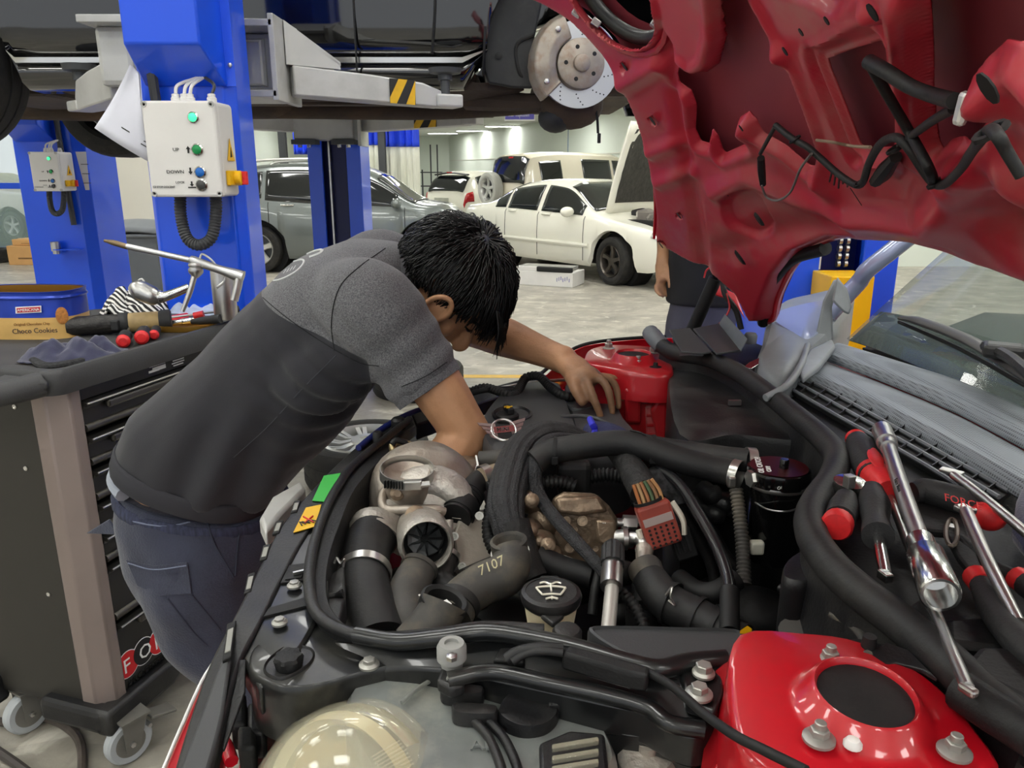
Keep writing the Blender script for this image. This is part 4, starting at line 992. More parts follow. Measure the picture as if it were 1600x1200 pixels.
# red and black lettered roundels on the bottom drawer
zc = .252; m_roundel = mat('red_print', '#c4181f', .5)
for k, ch in enumerate('FORCE'):
    a = .083 + k * .0575; c = K(a, -.0068 - .0004 * k, zc + .003 * (k % 2))
    MB().lathe([(.0005, 0), (.040, 0), (.040, .0006), (.0005, .0006)], c, -E2, 28).build('roundel_rim', m_pw, cart)
    MB().lathe([(.0005, .0006), (.0375, .0006), (.0375, .0012), (.0005, .0012)], c, -E2, 28).build('roundel', m_roundel if k % 2 == 0 else m_black, cart)
    text('lettering', ch, .058, c - E2 * .0016 - E1 * .019 - V((0, 0, .021)), E1, (0, 0, 1), m_pw, cart)
text('lettering', 'PROFESSIONAL TOOLS', .026, K(.068, -.0075, .186), E1, (0, 0, 1), mat('black_gloss_print', '#050505', .2), cart, sx=1.25, shear=.2)
for a, b, z in ((-.001, .13, 1.0), (-.001, .13, .84), (-.001, .13, .49)):
    MB().lathe([(.006, 0), (.006, .002), (.003, .003), (.0005, .001)], K(a, b, z), -E1, 12).build('panel_screw', m_edge, cart)
# moulded top tray with raised rim and push handle
m = MB(); n = 10
def rr(a0, a1, b0, b1, r, z, k=5):
    P = []
    for ca, cb, s0 in ((a1 - r, b1 - r, 0), (a0 + r, b1 - r, PI / 2), (a0 + r, b0 + r, PI), (a1 - r, b0 + r, 1.5 * PI)):
        for i in range(k + 1): P.append(K(ca + r * math.cos(s0 + PI / 2 * i / k), cb + r * math.sin(s0 + PI / 2 * i / k), z))
    return P
m.loft([rr(-.03, CL + .03, -.035, CW + .03, .04, 1.045), rr(-.035, CL + .035, -.04, CW + .035, .045, 1.06), rr(-.035, CL + .035, -.04, CW + .035, .045, 1.095), rr(-.028, CL + .028, -.033, CW + .028, .04, 1.104), rr(-.0, CL + .0, -.018, CW + .0, .03, 1.104), rr(.01, CL - .01, -.008, CW - .01, .03, 1.088)])
m.build('top_tray', m_tray, cart, angle=50)
# side handle moulding with an opening
m = MB(); hp = [K(-.03, .0, 1.075), K(-.10, .03, 1.07), K(-.155, .10, 1.07), K(-.16, .26, 1.07), K(-.155, .42, 1.07), K(-.10, .49, 1.07), K(-.03, .52, 1.075)]
m.tube(hp, [.03, .028, .024, .024, .024, .028, .03], 10, 6); m.build('push_handle', m_tray, cart)
m = MB(); m.slab([K(-.035, -.035, 1.06), K(-.035, .10, 1.06), K(-.12, .08, 1.06), K(-.09, .01, 1.06)], (0, 0, 1), .035); m.build('handle_shoulder', m_tray, cart, angle=30, bevel=.012)
# base guard and casters
for a0, a1 in ((-.03, .30), (CL - .3, CL + .03)):
    m = MB(); m.prism([(a0 + (.0 if a0 < 0 else .09), -.035), (a1 - (.09 if a0 < 0 else 0), -.035), (a1, -.008), (a1, .02), (a0, .02), (a0, -.005)], K(0, 0, .105), E1, E2, .075); m.build('corner_guard', m_plastic, cart, angle=30, bevel=.012)
kbox(MB(), -.034, .02, -.01, .2, .11, .18).build('corner_guard', m_plastic, cart, angle=0, bevel=.015)
kbox(MB(), -.034, .02, .36, .54, .11, .20).build('corner_guard', m_plastic, cart, angle=0, bevel=.015)
kbox(MB(), .0, CL, .0, CW, .15, .17).build('base_plate', m_cartblk, cart, angle=0)
m_cast = mat('grey_caster_steel', '#77756f', .5, .4, .15, 12); m_tread = mat('pale_grey_tread', '#a7abad', .5, 0, .08, 9)
for a, b, brake in ((.02, -.035, True), (.03, .33, False), (CL - .08, .07, False), (CL - .08, .44, False)):
    c = K(a, b, .062); ax = V((.80, -.6, 0)).normalized() if brake else V((.86, -.5, 0)).normalized(); f = V((-ax.y, ax.x, 0))
    cs = MB().lathe([(.040, -.015), (.056, -.016), (.062, -.010), (.062, .010), (.056, .016), (.040, .015)], c, ax, 26, caps=False).build('caster_wheel', m_tread, cart)
    MB().lathe([(.0005, -.017), (.042, -.015), (.042, .015), (.0005, .017)], c, ax, 22).build('wheel_core', m_cast, cs)
    for s_ in (1, -1):
        o = c + ax * (.022 * s_); m = MB(); m.slab([o - f * .018 - V((0, 0, .02)), o + f * .018 - V((0, 0, .02)), o + f * .05 + V((0, 0, .072)), o - f * .02 + V((0, 0, .072))], ax * s_, .003); m.build('caster_fork', m_cast, cs, angle=0)
    MB().box(c + f * .015 + V((0, 0, .074)), (.08, .07, .006), math.atan2(f.y, f.x)).build('caster_plate', m_cast, cs, angle=0)
    mb = MB(); hexbolt(mb, c + ax * .025, ax, .008, .006); mb.build('axle_bolt', m_steel, cs)
    if brake:
        p = c + f * .095 + V((0, 0, .035))
        MB().box(p, (.075, .05, .008), Matrix.Rotation(math.atan2(f.y, f.x), 3, 'Z') @ Matrix.Rotation(.25, 3, 'Y')).build('brake_pedal', m_cast, cs, angle=0, bevel=.003)
        MB().rod(c + f * .05 + V((0, 0, .03)) - ax * .03, c + f * .05 + V((0, 0, .03)) + ax * .03, .006, 10).build('brake_pin', m_steel, cs)

TZ = 1.0885     # tray surface
def tp(px, py, h=0.0): return Zp(px, py, TZ + h)
# ---- biscuit tin
tc_ = tp(15, 548); tc_ = V((-1.405, 2.22, TZ)); ta = -.02
tin = thing('cookie_tin', 'blue and gold oval cookie tin standing open on the cart', 'tin', tc_, ta)
def stad(rx, ry, z, n=36, p=3.2):
    P = []
    for k in range(n):
        a = 2 * PI * k / n; c, s_ = math.cos(a), math.sin(a); P.append(V((rx * abs(c) ** (2 / p) * (1 if c >= 0 else -1), ry * abs(s_) ** (2 / p) * (1 if s_ >= 0 else -1), z)))
    return P
m_tinblue = mat('blue_tin_print', '#2b46b0', .28, .3, .25, 9); m_tingold = mat('gold_tin_print', '#d9b06a', .32, .25, .12, 14); m_brass = mat('gold_lacquer', '#b58a3e', .3, .8, .1, 10)
RX, RY, TH = .152, .085, .135
m = MB(); m.mi = 0; m.loft([stad(RX, RY, .0), stad(RX, RY, .062)], caps=False)
m.build('gold_wall', m_tingold, tin, local=True)
m = MB(); m.loft([stad(RX, RY, .062), stad(RX, RY, .118)], caps=False); m.build('blue_wall', m_tinblue, tin, local=True)
m = MB(); m.loft([stad(RX + .002, RY + .002, .113), stad(RX + .004, RY + .004, .117), stad(RX + .002, RY + .002, .121), stad(RX, RY, .123), stad(RX, RY, TH - .004), stad(RX + .002, RY + .002, TH), stad(RX - .003, RY - .003, TH), stad(RX - .004, RY - .004, .03)], caps=False); m.build('rolled_rim', m_tinblue, tin, local=True)
m = MB(); m.loft([stad(RX - .005, RY - .005, TH - .002), stad(RX - .006, RY - .006, .02)], caps=False); m.build('gold_lining', m_brass, tin, local=True)
m = MB(); m.add(stad(RX - .002, RY - .002, .002), [tuple(range(36))]); m.build('tin_base', m_brass, tin, local=True)
fy = -RY - .0014
def tloc(x, z): return V((tc_.x + x * math.cos(ta) - fy * math.sin(ta), tc_.y + x * math.sin(ta) + fy * math.cos(ta), TZ + z))
tu = V((math.cos(ta), math.sin(ta), 0))
m = MB(); m.slab([tloc(.012, .075), tloc(.086, .079), tloc(.088, .098), tloc(.014, .094)], (0, -1, 0), .001); m.build('brand_badge', m_pw, tin, angle=0, bevel=.004)
m = MB(); m.slab([tloc(.017, .078) - V((0, .0012, 0)), tloc(.083, .082) - V((0, .0012, 0)), tloc(.085, .095) - V((0, .0012, 0)), tloc(.018, .091) - V((0, .0012, 0))], (0, -1, 0), .0006); m.build('brand_badge_field', mat('red_badge', '#c02030', .4), tin, angle=0)
text('lettering', 'AMERICANA', .0112, tloc(.019, .081) - V((0, .0025, 0)), tu + V((0, 0, .05)), (0, 0, 1), m_pw, tin)
text('lettering', 'Original Chocolate Chip', .0105, tloc(.0, .040), tu + V((0, 0, .04)), (0, 0, 1), mat('brown_lettering', '#7a4c1e', .5), tin)
text('lettering', 'Choco Cookies', .0205, tloc(-.008, .017), tu + V((0, 0, .04)), (0, 0, 1), mat('dark_lettering', '#2b2233', .5), tin)
ck = MB(); ck.lathe([(.0005, .0012), (.012, .0012), (.016, .0006), (.0165, 0)], tloc(.130, .066) + V((0, .0205, 0)), (.72, -.7, 0), 20, sy=1.5); ck.build('cookie_picture', mat('cookie_brown', '#b87a3c', .7, 0, .3, 120), tin)
# ---- gold tin lid with sockets
lc = tp(292, 514)
lid = thing('tin_lid', 'shallow gold tin lid holding loose sockets and tools', 'tin lid', lc)
m = MB()
m.loft([[p + lc for p in stad(.085, .055, 0)], [p + lc for p in stad(.088, .058, .004)], [p + lc for p in stad(.088, .058, .018)], [p + lc for p in stad(.085, .055, .018)], [p + lc for p in stad(.084, .054, .003)]]); m.build('lid_dish', m_brass, lid, angle=50)
for k, (px, py, r) in enumerate(((268, 505, .008), (283, 503, .010), (300, 500, .009))):
    o = tp(px, py, .016); d = V((.9, .35, .1)).normalized()
    s_ = MB().lathe([(r * .6, .028), (r * .62, .03), (r, .03), (r, .002), (r * .85, -.002), (r * .7, -.02), (r * .4, -.02)], o, d, 14, caps=False)
    tag(s_.build('socket', m_chrome), ['small chrome socket at the end of the gold lid', 'middle chrome socket lying in the gold lid', 'chrome socket beside the dark grip in the gold lid'][k], 'socket', 'sockets in the gold lid')
g = thing('cart_ratchet', 'red and black ratchet handle lying across the gold lid', 'ratchet', tp(318, 502, .02))
a, b = tp(300, 503, .022), tp(345, 498, .035)
MB().tube([a, a.lerp(b, .4), b], [.008, .012, .014], 12, 6).build('grip', m_darkgrip, g); MB().tube([tp(303, 494, .03), tp(318, 491, .035)], [.011, .012], 12, 3).build('grip_band', m_redplastic, g)
g = thing('red_pliers', 'red handled pliers half under the grey screwdriver shaft', 'pliers', tp(268, 497, 0))
MB().tube([tp(256, 500, .012), tp(275, 496, .014), tp(292, 492, .014)], [.007, .009, .007], 10, 5).build('handle', m_redplastic, g)
MB().tube([tp(258, 505, .012), tp(278, 500, .012), tp(294, 497, .012)], [.007, .009, .007], 10, 5).build('handle', m_redplastic, g)
# ---- three screwdrivers, butts towards the viewer
for k, (px, py, r, lab) in enumerate(((192, 534, .0185, 'red butted screwdriver lying clear of the other two on the cart'), (221, 528, .0200, 'fattest red butted screwdriver, middle of three on the cart'), (240, 524, .0145, 'slim red butted screwdriver next to the gold lid'))):
    o = Zp(px, py, TZ + r); d = V((sight(px, py).x * .75, sight(px, py).y, 0)).normalized()
    t = thing('screwdriver', lab, 'screwdriver', o - V((0, 0, r)), 0, 'screwdrivers on the cart')
    MB().lathe([(.0005, -.004), (r * .6, -.0035), (r * .92, .002), (r * .98, .010)], o, d, 18).build('butt_cap', m_redplastic, t)
    MB().lathe([(r * .98, .010), (r, .03), (r * .85, .06), (r * .95, .085), (r * .6, .10), (r * .4, .105)], o, d, 18).build('handle', m_darkgrip, t)
    MB().lathe([(.0035, .10), (.0035, .19), (.002, .20)], o, d, 10).build('shaft', m_steel, t)
# ---- wrapped torch
a, b = Zp(106, 510, TZ + .03), Zp(268, 500, TZ + .03)
tr_ = thing('taped_torch', 'tape wrapped cylinder torch with tan band on the cart', 'torch', (a + b) / 2 - V((0, 0, .03))); d = (b - a); L = d.length
prof = [(.0005, 0), (.016, .0), (.016, -.004), (.026, -.002), (.028, .01), (.027, L * .2), (.029, L * .3), (.027, L * .4), (.027, L * .5)]
MB().lathe(prof, a, d, 22).build('taped_grip', mat('black_tape', '#262321', .4, 0, .4, 60, bump=.4, bscale=90), tr_)
MB().lathe([(.029, L * .49), (.031, L * .5), (.031, L * .57), (.029, L * .58)], a, d, 22).build('collar', m_darkgrip, tr_)
MB().lathe([(.028, L * .575), (.0285, L * .6), (.0285, L * .86), (.028, L * .88)], a, d, 22).build('tan_band', mat('cracked_tan_tape', '#a28a5e', .5, 0, .2, 40), tr_)
MB().lathe([(.028, L * .875), (.032, L * .9), (.032, L * .99), (.028, L), (.0005, L)], a, d, 22).build('head', m_darkgrip, tr_)
MB().box(a.lerp(b, .5) + V((.0, -.03, -.0)), (.022, .02, .03)).build('switch', m_darkgrip, tr_, angle=0, bevel=.004)
# ---- cloths
def cloth(name, label, m_, c, ua, ub, ra, rb, H, seed, fold=7.0, z0=None):
    G = []; n1, n2 = 34, 26; c = V(c); base = TZ + .004 if z0 is None else z0
    for i in range(n1 + 1):
        row = []
        for j in range(n2 + 1):
            x, y = 2 * i / n1 - 1, 2 * j / n2 - 1; r = min(1, math.sqrt(x * x + y * y) * (1 + .18 * noise.noise(V((x * 2, y * 2, seed)))))
            f = abs(noise.noise(V((x * fold * .35 + seed, y * fold * .3, seed * 1.7)))) * 1.4 + .35 * abs(noise.noise(V((x * fold, y * fold * .7, seed + 9))))
            h = H * max(0, 1 - r ** 2.2) ** .7 * (.35 + f) + .003 * abs(noise.noise(V((x * 9, y * 9, seed))))
            k = 1 - .12 * abs(noise.noise(V((x * 3, y * 3, seed + 4))))
            sq = 1 / max(1, (abs(x) ** 4 + abs(y) ** 4) ** .25) if (x or y) else 1
            row.append(c + V(ua) * (x * ra * k * sq) + V(ub) * (y * rb * k * sq) + V((0, 0, base - c.z + h)))
        G.append(row)
    return tag(MB().grid(G).build(name, m_, angle=75, solid=.003), label, 'cloth')
def stripes():
    m = bpy.data.materials.new('striped_cotton'); m.use_nodes = True; nt = m.node_tree; N, L = nt.nodes, nt.links; b = N['Principled BSDF']
    tc = N.new('ShaderNodeTexCoord'); w = N.new('ShaderNodeTexWave'); w.bands_direction = 'DIAGONAL'; w.inputs['Scale'].default_value = 26; w.inputs['Distortion'].default_value = 5.0; w.inputs['Detail Scale'].default_value = .7; w.inputs['Detail'].default_value = 1
    L.new(tc.outputs['Object'], w.inputs['Vector']); r = N.new('ShaderNodeValToRGB'); r.color_ramp.interpolation = 'CONSTANT'
    r.color_ramp.elements[0].color = rgb('#1e1e20') + (1,); r.color_ramp.elements[1].position = .55; r.color_ramp.elements[1].color = rgb('#e4e2de') + (1,)
    L.new(w.outputs[1], r.inputs[0]); L.new(r.outputs[0], b.inputs['Base Color']); b.inputs['Roughness'].default_value = .85
    return m
m_navy = mat('navy_cotton', '#2a2b45', .9, 0, .12, 30, bump=.15, bscale=400, sheen=.3)
cloth('striped_cloth', 'black and white striped cloth heaped behind the torch', stripes(), tp(205, 500) + V((0, .05, 0)), E1, E2, .10, .12, .10, 3.1, 6)
cloth('navy_cloth', 'navy blue shirt rag crumpled on the cart front edge', m_navy, tp(118, 558) , V((1, .05, 0)), V((-.1, 1, 0)), .125, .085, .045, 8.3, 5)
m_dots = mat('black_white_dotted_cuff', '#222224', .8, 0, 1.0, 160)
for k, (pts, lab) in enumerate((([(52, 562), (70, 572), (100, 570), (140, 560)], 'black dotted cuff of a work glove below the navy rag'), ([(128, 548), (140, 542), (152, 537)], 'short dotted glove tip beside the navy rag'))):
    tag(MB().tube([tp(x, y, .008) for x, y in pts], [.010, .014, .014, .010], 10, 6, flat=.7).build('glove_cuff', m_dots), lab, 'glove')
m_rag = mat('pale_blue_rag', '#a9b4cc', .85, 0, .15, 20)
cloth('pale_rag', 'pale blue grey rag under the spray gun', m_rag, tp(315, 495) + V((0, .03, 0)), V((1, .2, 0)), V((-.2, 1, 0)), .11, .075, .045, 5.5, 5)
# ---- steel can
cc = D(352, 478, 2.33); cc.z = 1.115
can = thing('steel_can', 'plain steel can hanging below the spray gun handle', 'can', cc)
MB().lathe([(.0005, .001), (.032, .001), (.034, .006), (.034, .145), (.032, .15), (.030, .15), (.030, .01), (.0005, .008)], cc, (0, 0, 1), 26).build('can_body', m_steel, can)
# ---- long nozzle spray gun resting on the heap
def gp(px, py, d): return D(px, py, d)
gun = thing('wash_gun', 'chrome wash gun with a long straight nozzle', 'spray gun', tp(340, 490))
dN, dB = 2.12, 2.16
MB().tube([gp(163, 376, dN), gp(180, 380, dN), gp(200, 386, dN)], [.004, .008, .008], 12, 5).build('nozzle_tip', mat('worn_bronze', '#77664e', .4, .8, .2, 30), gun)
MB().tube([gp(198, 385, dN), gp(300, 407, dN + .02)], [.0085, .0085], 12, 4).build('lance', m_steel, gun)
MB().tube([gp(298, 405, dN + .02), gp(305, 408, dN + .02), gp(340, 420, dN + .03), gp(380, 433, dB)], [.011, .013, .012, .018], 14, 6).build('gun_body', m_steel, gun)
MB().tube([gp(374, 428, dB), gp(372, 445, dB), gp(366, 470, dB)], [.017, .016, .015], 14, 5, flat=.7).build('gun_grip', m_steel, gun)
MB().tube([gp(312, 405, dN + .02), gp(316, 397, dN + .02), gp(328, 404, dN + .02), gp(338, 415, dN + .03)], .003, 8, 6).build('trigger_wire', m_steel, gun)
MB().tube([gp(352, 430, dB), gp(350, 440, dB), gp(338, 450, dB)], .004, 8, 6).build('trigger', m_steel, gun)
MB().lathe([(.006, -.02), (.016, -.01), (.020, -.004), (.020, .004), (.016, .008), (.020, .012), (.020, .018), (.01, .02)], gp(306, 423, dN + .02), sight(306, 410) - sight(306, 430), 18).build('suction_cap', m_steel, gun)
MB().tube([gp(304, 430, dN + .02), gp(297, 455, dN + .02), gp(285, 487, dN + .02)], [.008, .008, .006], 10, 5).build('suction_tube', m_steel, gun)
# ---- air tool
at = thing('air_blower', 'polished aluminium air tool with hanging ring behind striped cloth', 'air tool', tp(235, 490) + V((0, .08, 0)))
ad = 2.24
MB().tube([gp(208, 458, ad), gp(218, 454, ad), gp(238, 462, ad), gp(252, 464, ad)], [.022, .03, .028, .016], 18, 6).build('tool_head', m_steel, at)
MB().tube([gp(250, 464, ad), gp(262, 462, ad), (gp(295, 449, ad + .02))], [.018, .014, .012], 16, 5).build('tool_barrel', m_chrome, at)
MB().tube([gp(217, 450, ad), gp(216, 440, ad), gp(221, 436, ad), gp(226, 441, ad), gp(226, 450, ad)], .003, 8, 6).build('hanging_ring', m_steel, at)
# ---- long screwdriver shaft across the heap
g = thing('long_screwdriver', 'long thin steel rod lying over the red pliers', 'screwdriver', tp(300, 490, 0))
MB().rod(tp(258, 497, .03), tp(345, 486, .035), .0035, 10).build('shaft', m_steel, g)
MB().tube([tp(340, 487, .035), tp(356, 485, .036), tp(372, 483, .036)], [.008, .013, .012], 12, 5).build('handle', m_darkgrip, g)
# cable lying on the floor by the cart
m = MB(); m.tube([Zp(-40, 1120, .01), Zp(20, 1130, .012), Zp(55, 1122, .012), Zp(90, 1128, .012), Zp(125, 1160, .012), Zp(128, 1230, .012)], .012, 8, 8)
tag(m.build('air_hose', mat('brown_rubber_hose', '#4a423c', .6, 0, .2, 30)), 'brown rubber air hose curling on the floor under the cart', 'hose')
m = MB(); m.tube([Zp(-40, 1150, .01), Zp(20, 1190, .012), Zp(60, 1220, .012)], .013, 8, 8); tag(m.build('floor_cable', mat('dark_cable', '#3b3633', .6)), 'straight dark cable crossing the floor corner by the cart caster', 'cable')
# ================================================================= the red car on its lift: body, bonnet, cowl
car = thing('red_car', 'red hatchback with raised bonnet, stripped front end and open engine bay', 'car', (.3, .97, .5))
YM = .97      # centre line of the car across the bay
def P(px, py, z): return Zp(px, py, z)
def plate(name, pts, m_, thick=.01, z=None, parent=None, bevel=.003, angle=30, n=(0, 0, -1), seg=2):
    """solid plate from sight points (px, py, z) pushed along n"""
    q = [Zp(p[0], p[1], p[2] if len(p) > 2 else z) for p in pts]
    return MB().slab(q, n, thick).build(name, m_, parent or car, angle=angle, bevel=bevel, seg=seg)
def ribbon(name, A, B, m_, thick=.01, parent=None, sub=6, bevel=.003):
    a = catmull([Zp(*p) for p in A], sub); b = catmull([Zp(*p) for p in B], sub); n = min(len(a), len(b))
    dn = V((0, 0, -thick)); rings = [[a[i], b[i], b[i] + dn, a[i] + dn] for i in range(n)]
    return MB().loft(rings).build(name, m_, parent or car, angle=35, bevel=bevel)
def hose(name, pts, r, m_, n=14, sub=7, parent=None, flat=None, mode='d', ribs=None, amp=.12, flute=0):
    q = [(D if mode == 'd' else Zp)(*p) for p in pts]; m = MB()
    if ribs: m.ribbed(q, r, ribs, amp, n)
    elif flute:
        path = catmull(q, sub); R = resample(r, len(path)); u = None; rings = []
        for i, p in enumerate(path):
            t = (path[min(len(path) - 1, i + 1)] - path[max(0, i - 1)]).normalized()
            if u is None: u = basis(t)[0]
            u = (u - t * u.dot(t)).normalized(); v = t.cross(u)
            rings.append([p + (u * math.cos(2 * PI * k / (3 * flute)) + v * math.sin(2 * PI * k / (3 * flute))) * R[i] * (1.03 if k % 3 else .955) for k in range(3 * flute)])
        m.loft(rings)
    else: m.tube(q, r, n, sub, flat=flat)
    return m.build(name, m_, parent or car, angle=60 if not flute else 25)
def band(name, c, ax, r, w, m_, t=.0015, parent=None, n=28):
    return MB().lathe([(r, -w / 2), (r + t, -w / 2), (r + t, w / 2), (r, w / 2), (r, -w / 2)], c, ax, n, caps=False).build(name, m_, parent or car, angle=30)
def bolt(px, py, z, axis=(0, 0, 1), r=.007, h=.006, flange=.0, stud=.0, m_=None, parent=None, name='bolt'):
    mb = MB(); hexbolt(mb, Zp(px, py, z), axis, r, h, flange, stud); return mb.build(name, m_ or m_steel, parent or car, angle=30)

# ---- shell: front bumper, fenders, lower body, sills (what stands below and around the bay)
def nose_x(y, z):      # plan curve of the nose
    s_ = (y - YM) / .84; return -.27 + .30 * abs(s_) ** 2.4 + .10 * max(0, (.9 - z)) * .0
for nm, s_, y0, y1, zt in (('front_bumper', 1, .36, 1.60, .96),):
    G = []
    for i in range(9):
        z = .55 + (zt - .55) * i / 8; k = 1 - .25 * ((z - .8) / .25) ** 2
        G.append([V((nose_x(y, z) - .04 * k, y, z)) for y in [y0 + (y1 - y0) * j / 24 for j in range(25)]])
    MB().grid(G).build(nm, m_red, car, angle=60, solid=.006)
def fender(s_):
    G = []
    for i in range(10):
        f = i / 9; z = .62 + .50 * f; row = []
        for j in range(17):
            x = .10 + (.62 - .10) * j / 16; d = (x - .30) / .33
            zz = max(z, .70 + .30 * math.sqrt(max(0, 1 - d * d))) if abs(d) < 1 else z
            zz = min(zz, 1.12)
            yy = YM + s_ * (.80 + .03 * math.sin(f * PI) - .05 * max(0, f - .7) - .05 * max(0, .18 - x) * 2)
            row.append(V((x, yy, zz)))
        G.append(row)
    return MB().grid(G).build('front_fender', m_red, car, angle=60, solid=.004)
fender(1); fender(-1)
# cabin sides and rear shell, plain red body behind the bay
m = MB(); rings = []
for x, zt_, w in ((.74, 1.10, .81), (1.0, 1.16, .83), (1.6, 1.25, .84), (2.6, 1.24, .83), (3.0, 1.1, .76)):
    rings.append([V((x, YM - w, .55)), V((x, YM - w * 1.01, .9)), V((x, YM - w * .97, zt_)), V((x, YM - w * .80, zt_ + .01)), V((x, YM - w * .78, .6)), V((x, YM + w * .78, .6)), V((x, YM + w * .8, zt_ + .01)), V((x, YM + w * .97, zt_)), V((x, YM + w * 1.01, .9)), V((x, YM + w, .55))])
m.loft(rings); m.build('cabin_side', m_red, car, angle=40)
MB().box((1.3, YM, .56), (2.6, 1.5, .10)).build('floor_pan', m_plastic_d, car, angle=0)
m = MB(); G = []
for i in range(7):
    x = 1.55 + 1.25 * i / 6; G.append([V((x, YM + (j / 6 * 2 - 1) * (.56 - .03 * abs(i - 3)), 1.76 - .03 * (i - 2) ** 2 * .3 - .03 * (j / 3 - 1) ** 2)) for j in range(7)])
m.grid(G).build('roof', m_red, car, angle=60, solid=.02)
for s_ in (1, -1):
    MB().tube([(2.75, YM + s_ * .72, 1.24), (2.65, YM + s_ * .6, 1.6), (2.6, YM + s_ * .55, 1.74)], .045, 8).build('rear_pillar', m_red, car)
    MB().tube([(1.85, YM + s_ * .77, 1.24), (1.85, YM + s_ * .62, 1.6), (1.82, YM + s_ * .55, 1.74)], .035, 8).build('door_pillar', m_black, car)
for s_, y_ in ((1, YM + .76), (-1, YM - .76)):
    make_wheel(car, (2.45, y_, .80), s_, .31, m_rim, 8, w=.2)
for o_ in list(car.children):
    if o_.name.startswith('wheel'): o_.matrix_parent_inverse = WLOC[car.name].inverted()
# far-side fender rail with its red inner flange
ribbon('fender_rail', [(848, 590, 1.13), (880, 560, 1.155), (905, 543, 1.17), (940, 535, 1.175), (1000, 529, 1.18), (1075, 526, 1.18)], [(860, 597, 1.10), (888, 566, 1.13), (912, 550, 1.15), (945, 542, 1.16), (1002, 537, 1.165), (1075, 535, 1.165)], m_red, .05, bevel=.004)
hose('fender_rubber', [(840, 588, 1.145), (880, 556, 1.168), (905, 541, 1.182), (940, 533, 1.186), (1000, 527.5, 1.19), (1040, 526, 1.19)], .004, m_rubber_d, 8, mode='z')

# ---- engine bay tub
MB().box((.02, YM, .70), (.62, 1.25, .04)).build('bay_floor', m_plastic_d, car, angle=0)
MB().box((.43, YM, .86), (.03, 1.3, .40)).build('bulkhead', m_plastic_d, car, angle=0)
MB().box((.08, .42, .84), (.55, .03, .34)).build('inner_wing', m_plastic_d, car, angle=0)
MB().box((.25, 1.60, .9), (.3, .03, .38)).build('inner_wing', m_red_in, car, angle=0)
MB().box((-.15, YM, .80), (.05, 1.0, .30)).build('radiator_pack', m_plastic_d, car, angle=0)

# ---- strut towers
def tower(c, outline, hole_r, zt, skirt_z, tilt, m_, base_c=None):
    """top plate with a collared opening, outline given as points around c"""
    n = 48; c = V(c); O = [V(p) for p in outline]
    O = catmull(O, 8, True)
    def at_angle(a):
        d = V((math.cos(a), math.sin(a), 0)); best = None
        for i in range(len(O)):
            p, q = O[i] - c, O[(i + 1) % len(O)] - c
            den = d.x * (q.y - p.y) - d.y * (q.x - p.x)
            if abs(den) < 1e-9: continue
            t = (p.x * (q.y - p.y) - p.y * (q.x - p.x)) / den; s_ = (p.x * d.y - p.y * d.x) / den
            if t > 0 and -1e-6 <= s_ <= 1 + 1e-6: best = t if best is None else max(best, t)
        return best or hole_r * 2
    def zt_(p): return tilt.dot(p - c)
    rings = []
    def ring(f):
        R_ = []
        for k in range(n):
            a = 2 * PI * k / n; r, h = f(at_angle(a)); p = c + V((math.cos(a) * r, math.sin(a) * r, 0)); p.z = c.z + zt_(p) + h; R_.append(p)
        rings.append(R_)
    ring(lambda r: (hole_r * .98, -.003)); ring(lambda r: (hole_r, .001)); ring(lambda r: (hole_r * 1.05, .003)); ring(lambda r: (hole_r * 1.14, .001)); ring(lambda r: (hole_r * 1.36, -.011)); ring(lambda r: (min(hole_r * 1.6, r * .9), -.014))
    ring(lambda r: (r * .93, -.014)); ring(lambda r: (r * .985, -.017)); ring(lambda r: (r * 1.0, -.024)); ring(lambda r: (r * 1.012, -.05)); ring(lambda r: (r * 1.03, -.055))
    last = rings[-1]; rings.append([V((p.x, p.y, skirt_z)) for p in last])
    return MB().loft(rings, caps=False).build('strut_tower', m_, car, angle=50)
ct_ = P(1352, 1084, 1.205)
out = [P(1152, 1004, 1.19), P(1250, 1000, 1.19), P(1345, 1012, 1.19), P(1452, 1062, 1.19), P(1530, 1135, 1.19), P(1560, 1200, 1.19), P(1380, 1225, 1.19), P(1180, 1215, 1.18), P(1135, 1110, 1.18)]
m_tower = mat('red_bay_paint', '#ae0d1b', .33, 0, .06, 4, coat=.5, dirt='#7a4a44', dirt_amt=.25, dirt_scale=9)
tw = tower(ct_, out, .0315, 1.2, .95, V((-.02, .10, 0)), m_tower)
MB().lathe([(.0312, .0), (.030, -.035), (.020, -.045), (.0005, -.045)], ct_ - V((0, 0, .002)), V((.02, -.10, 1)), 32).build('strut_cup', m_rubber, tw)
for px, py in ((1297, 1028), (1280, 1150), (1492, 1170)):
    c = P(px, py, 1.196); mb = MB(); hexbolt(mb, c - V((0, 0, .003)), (0, 0, 1), .0062, .006, .0105, .0038); mb.build('strut_nut', mat('dull_zinc', '#a3a29c', .45, .7, .15, 40), tw)
MB().lathe([(.006, 0), (.006, .002), (.004, .005), (.001, .006)], P(1332, 1165, 1.193), (0, 0, 1), 14).build('strut_cap', m_white, tw)
MB().lathe([(.018, 0), (.019, .003), (.012, .006), (.006, .007), (.005, .018), (.001, .019)], P(1355, 1026, 1.188), (0, 0, 1), 20).build('grommet', m_rubber_d, tw)
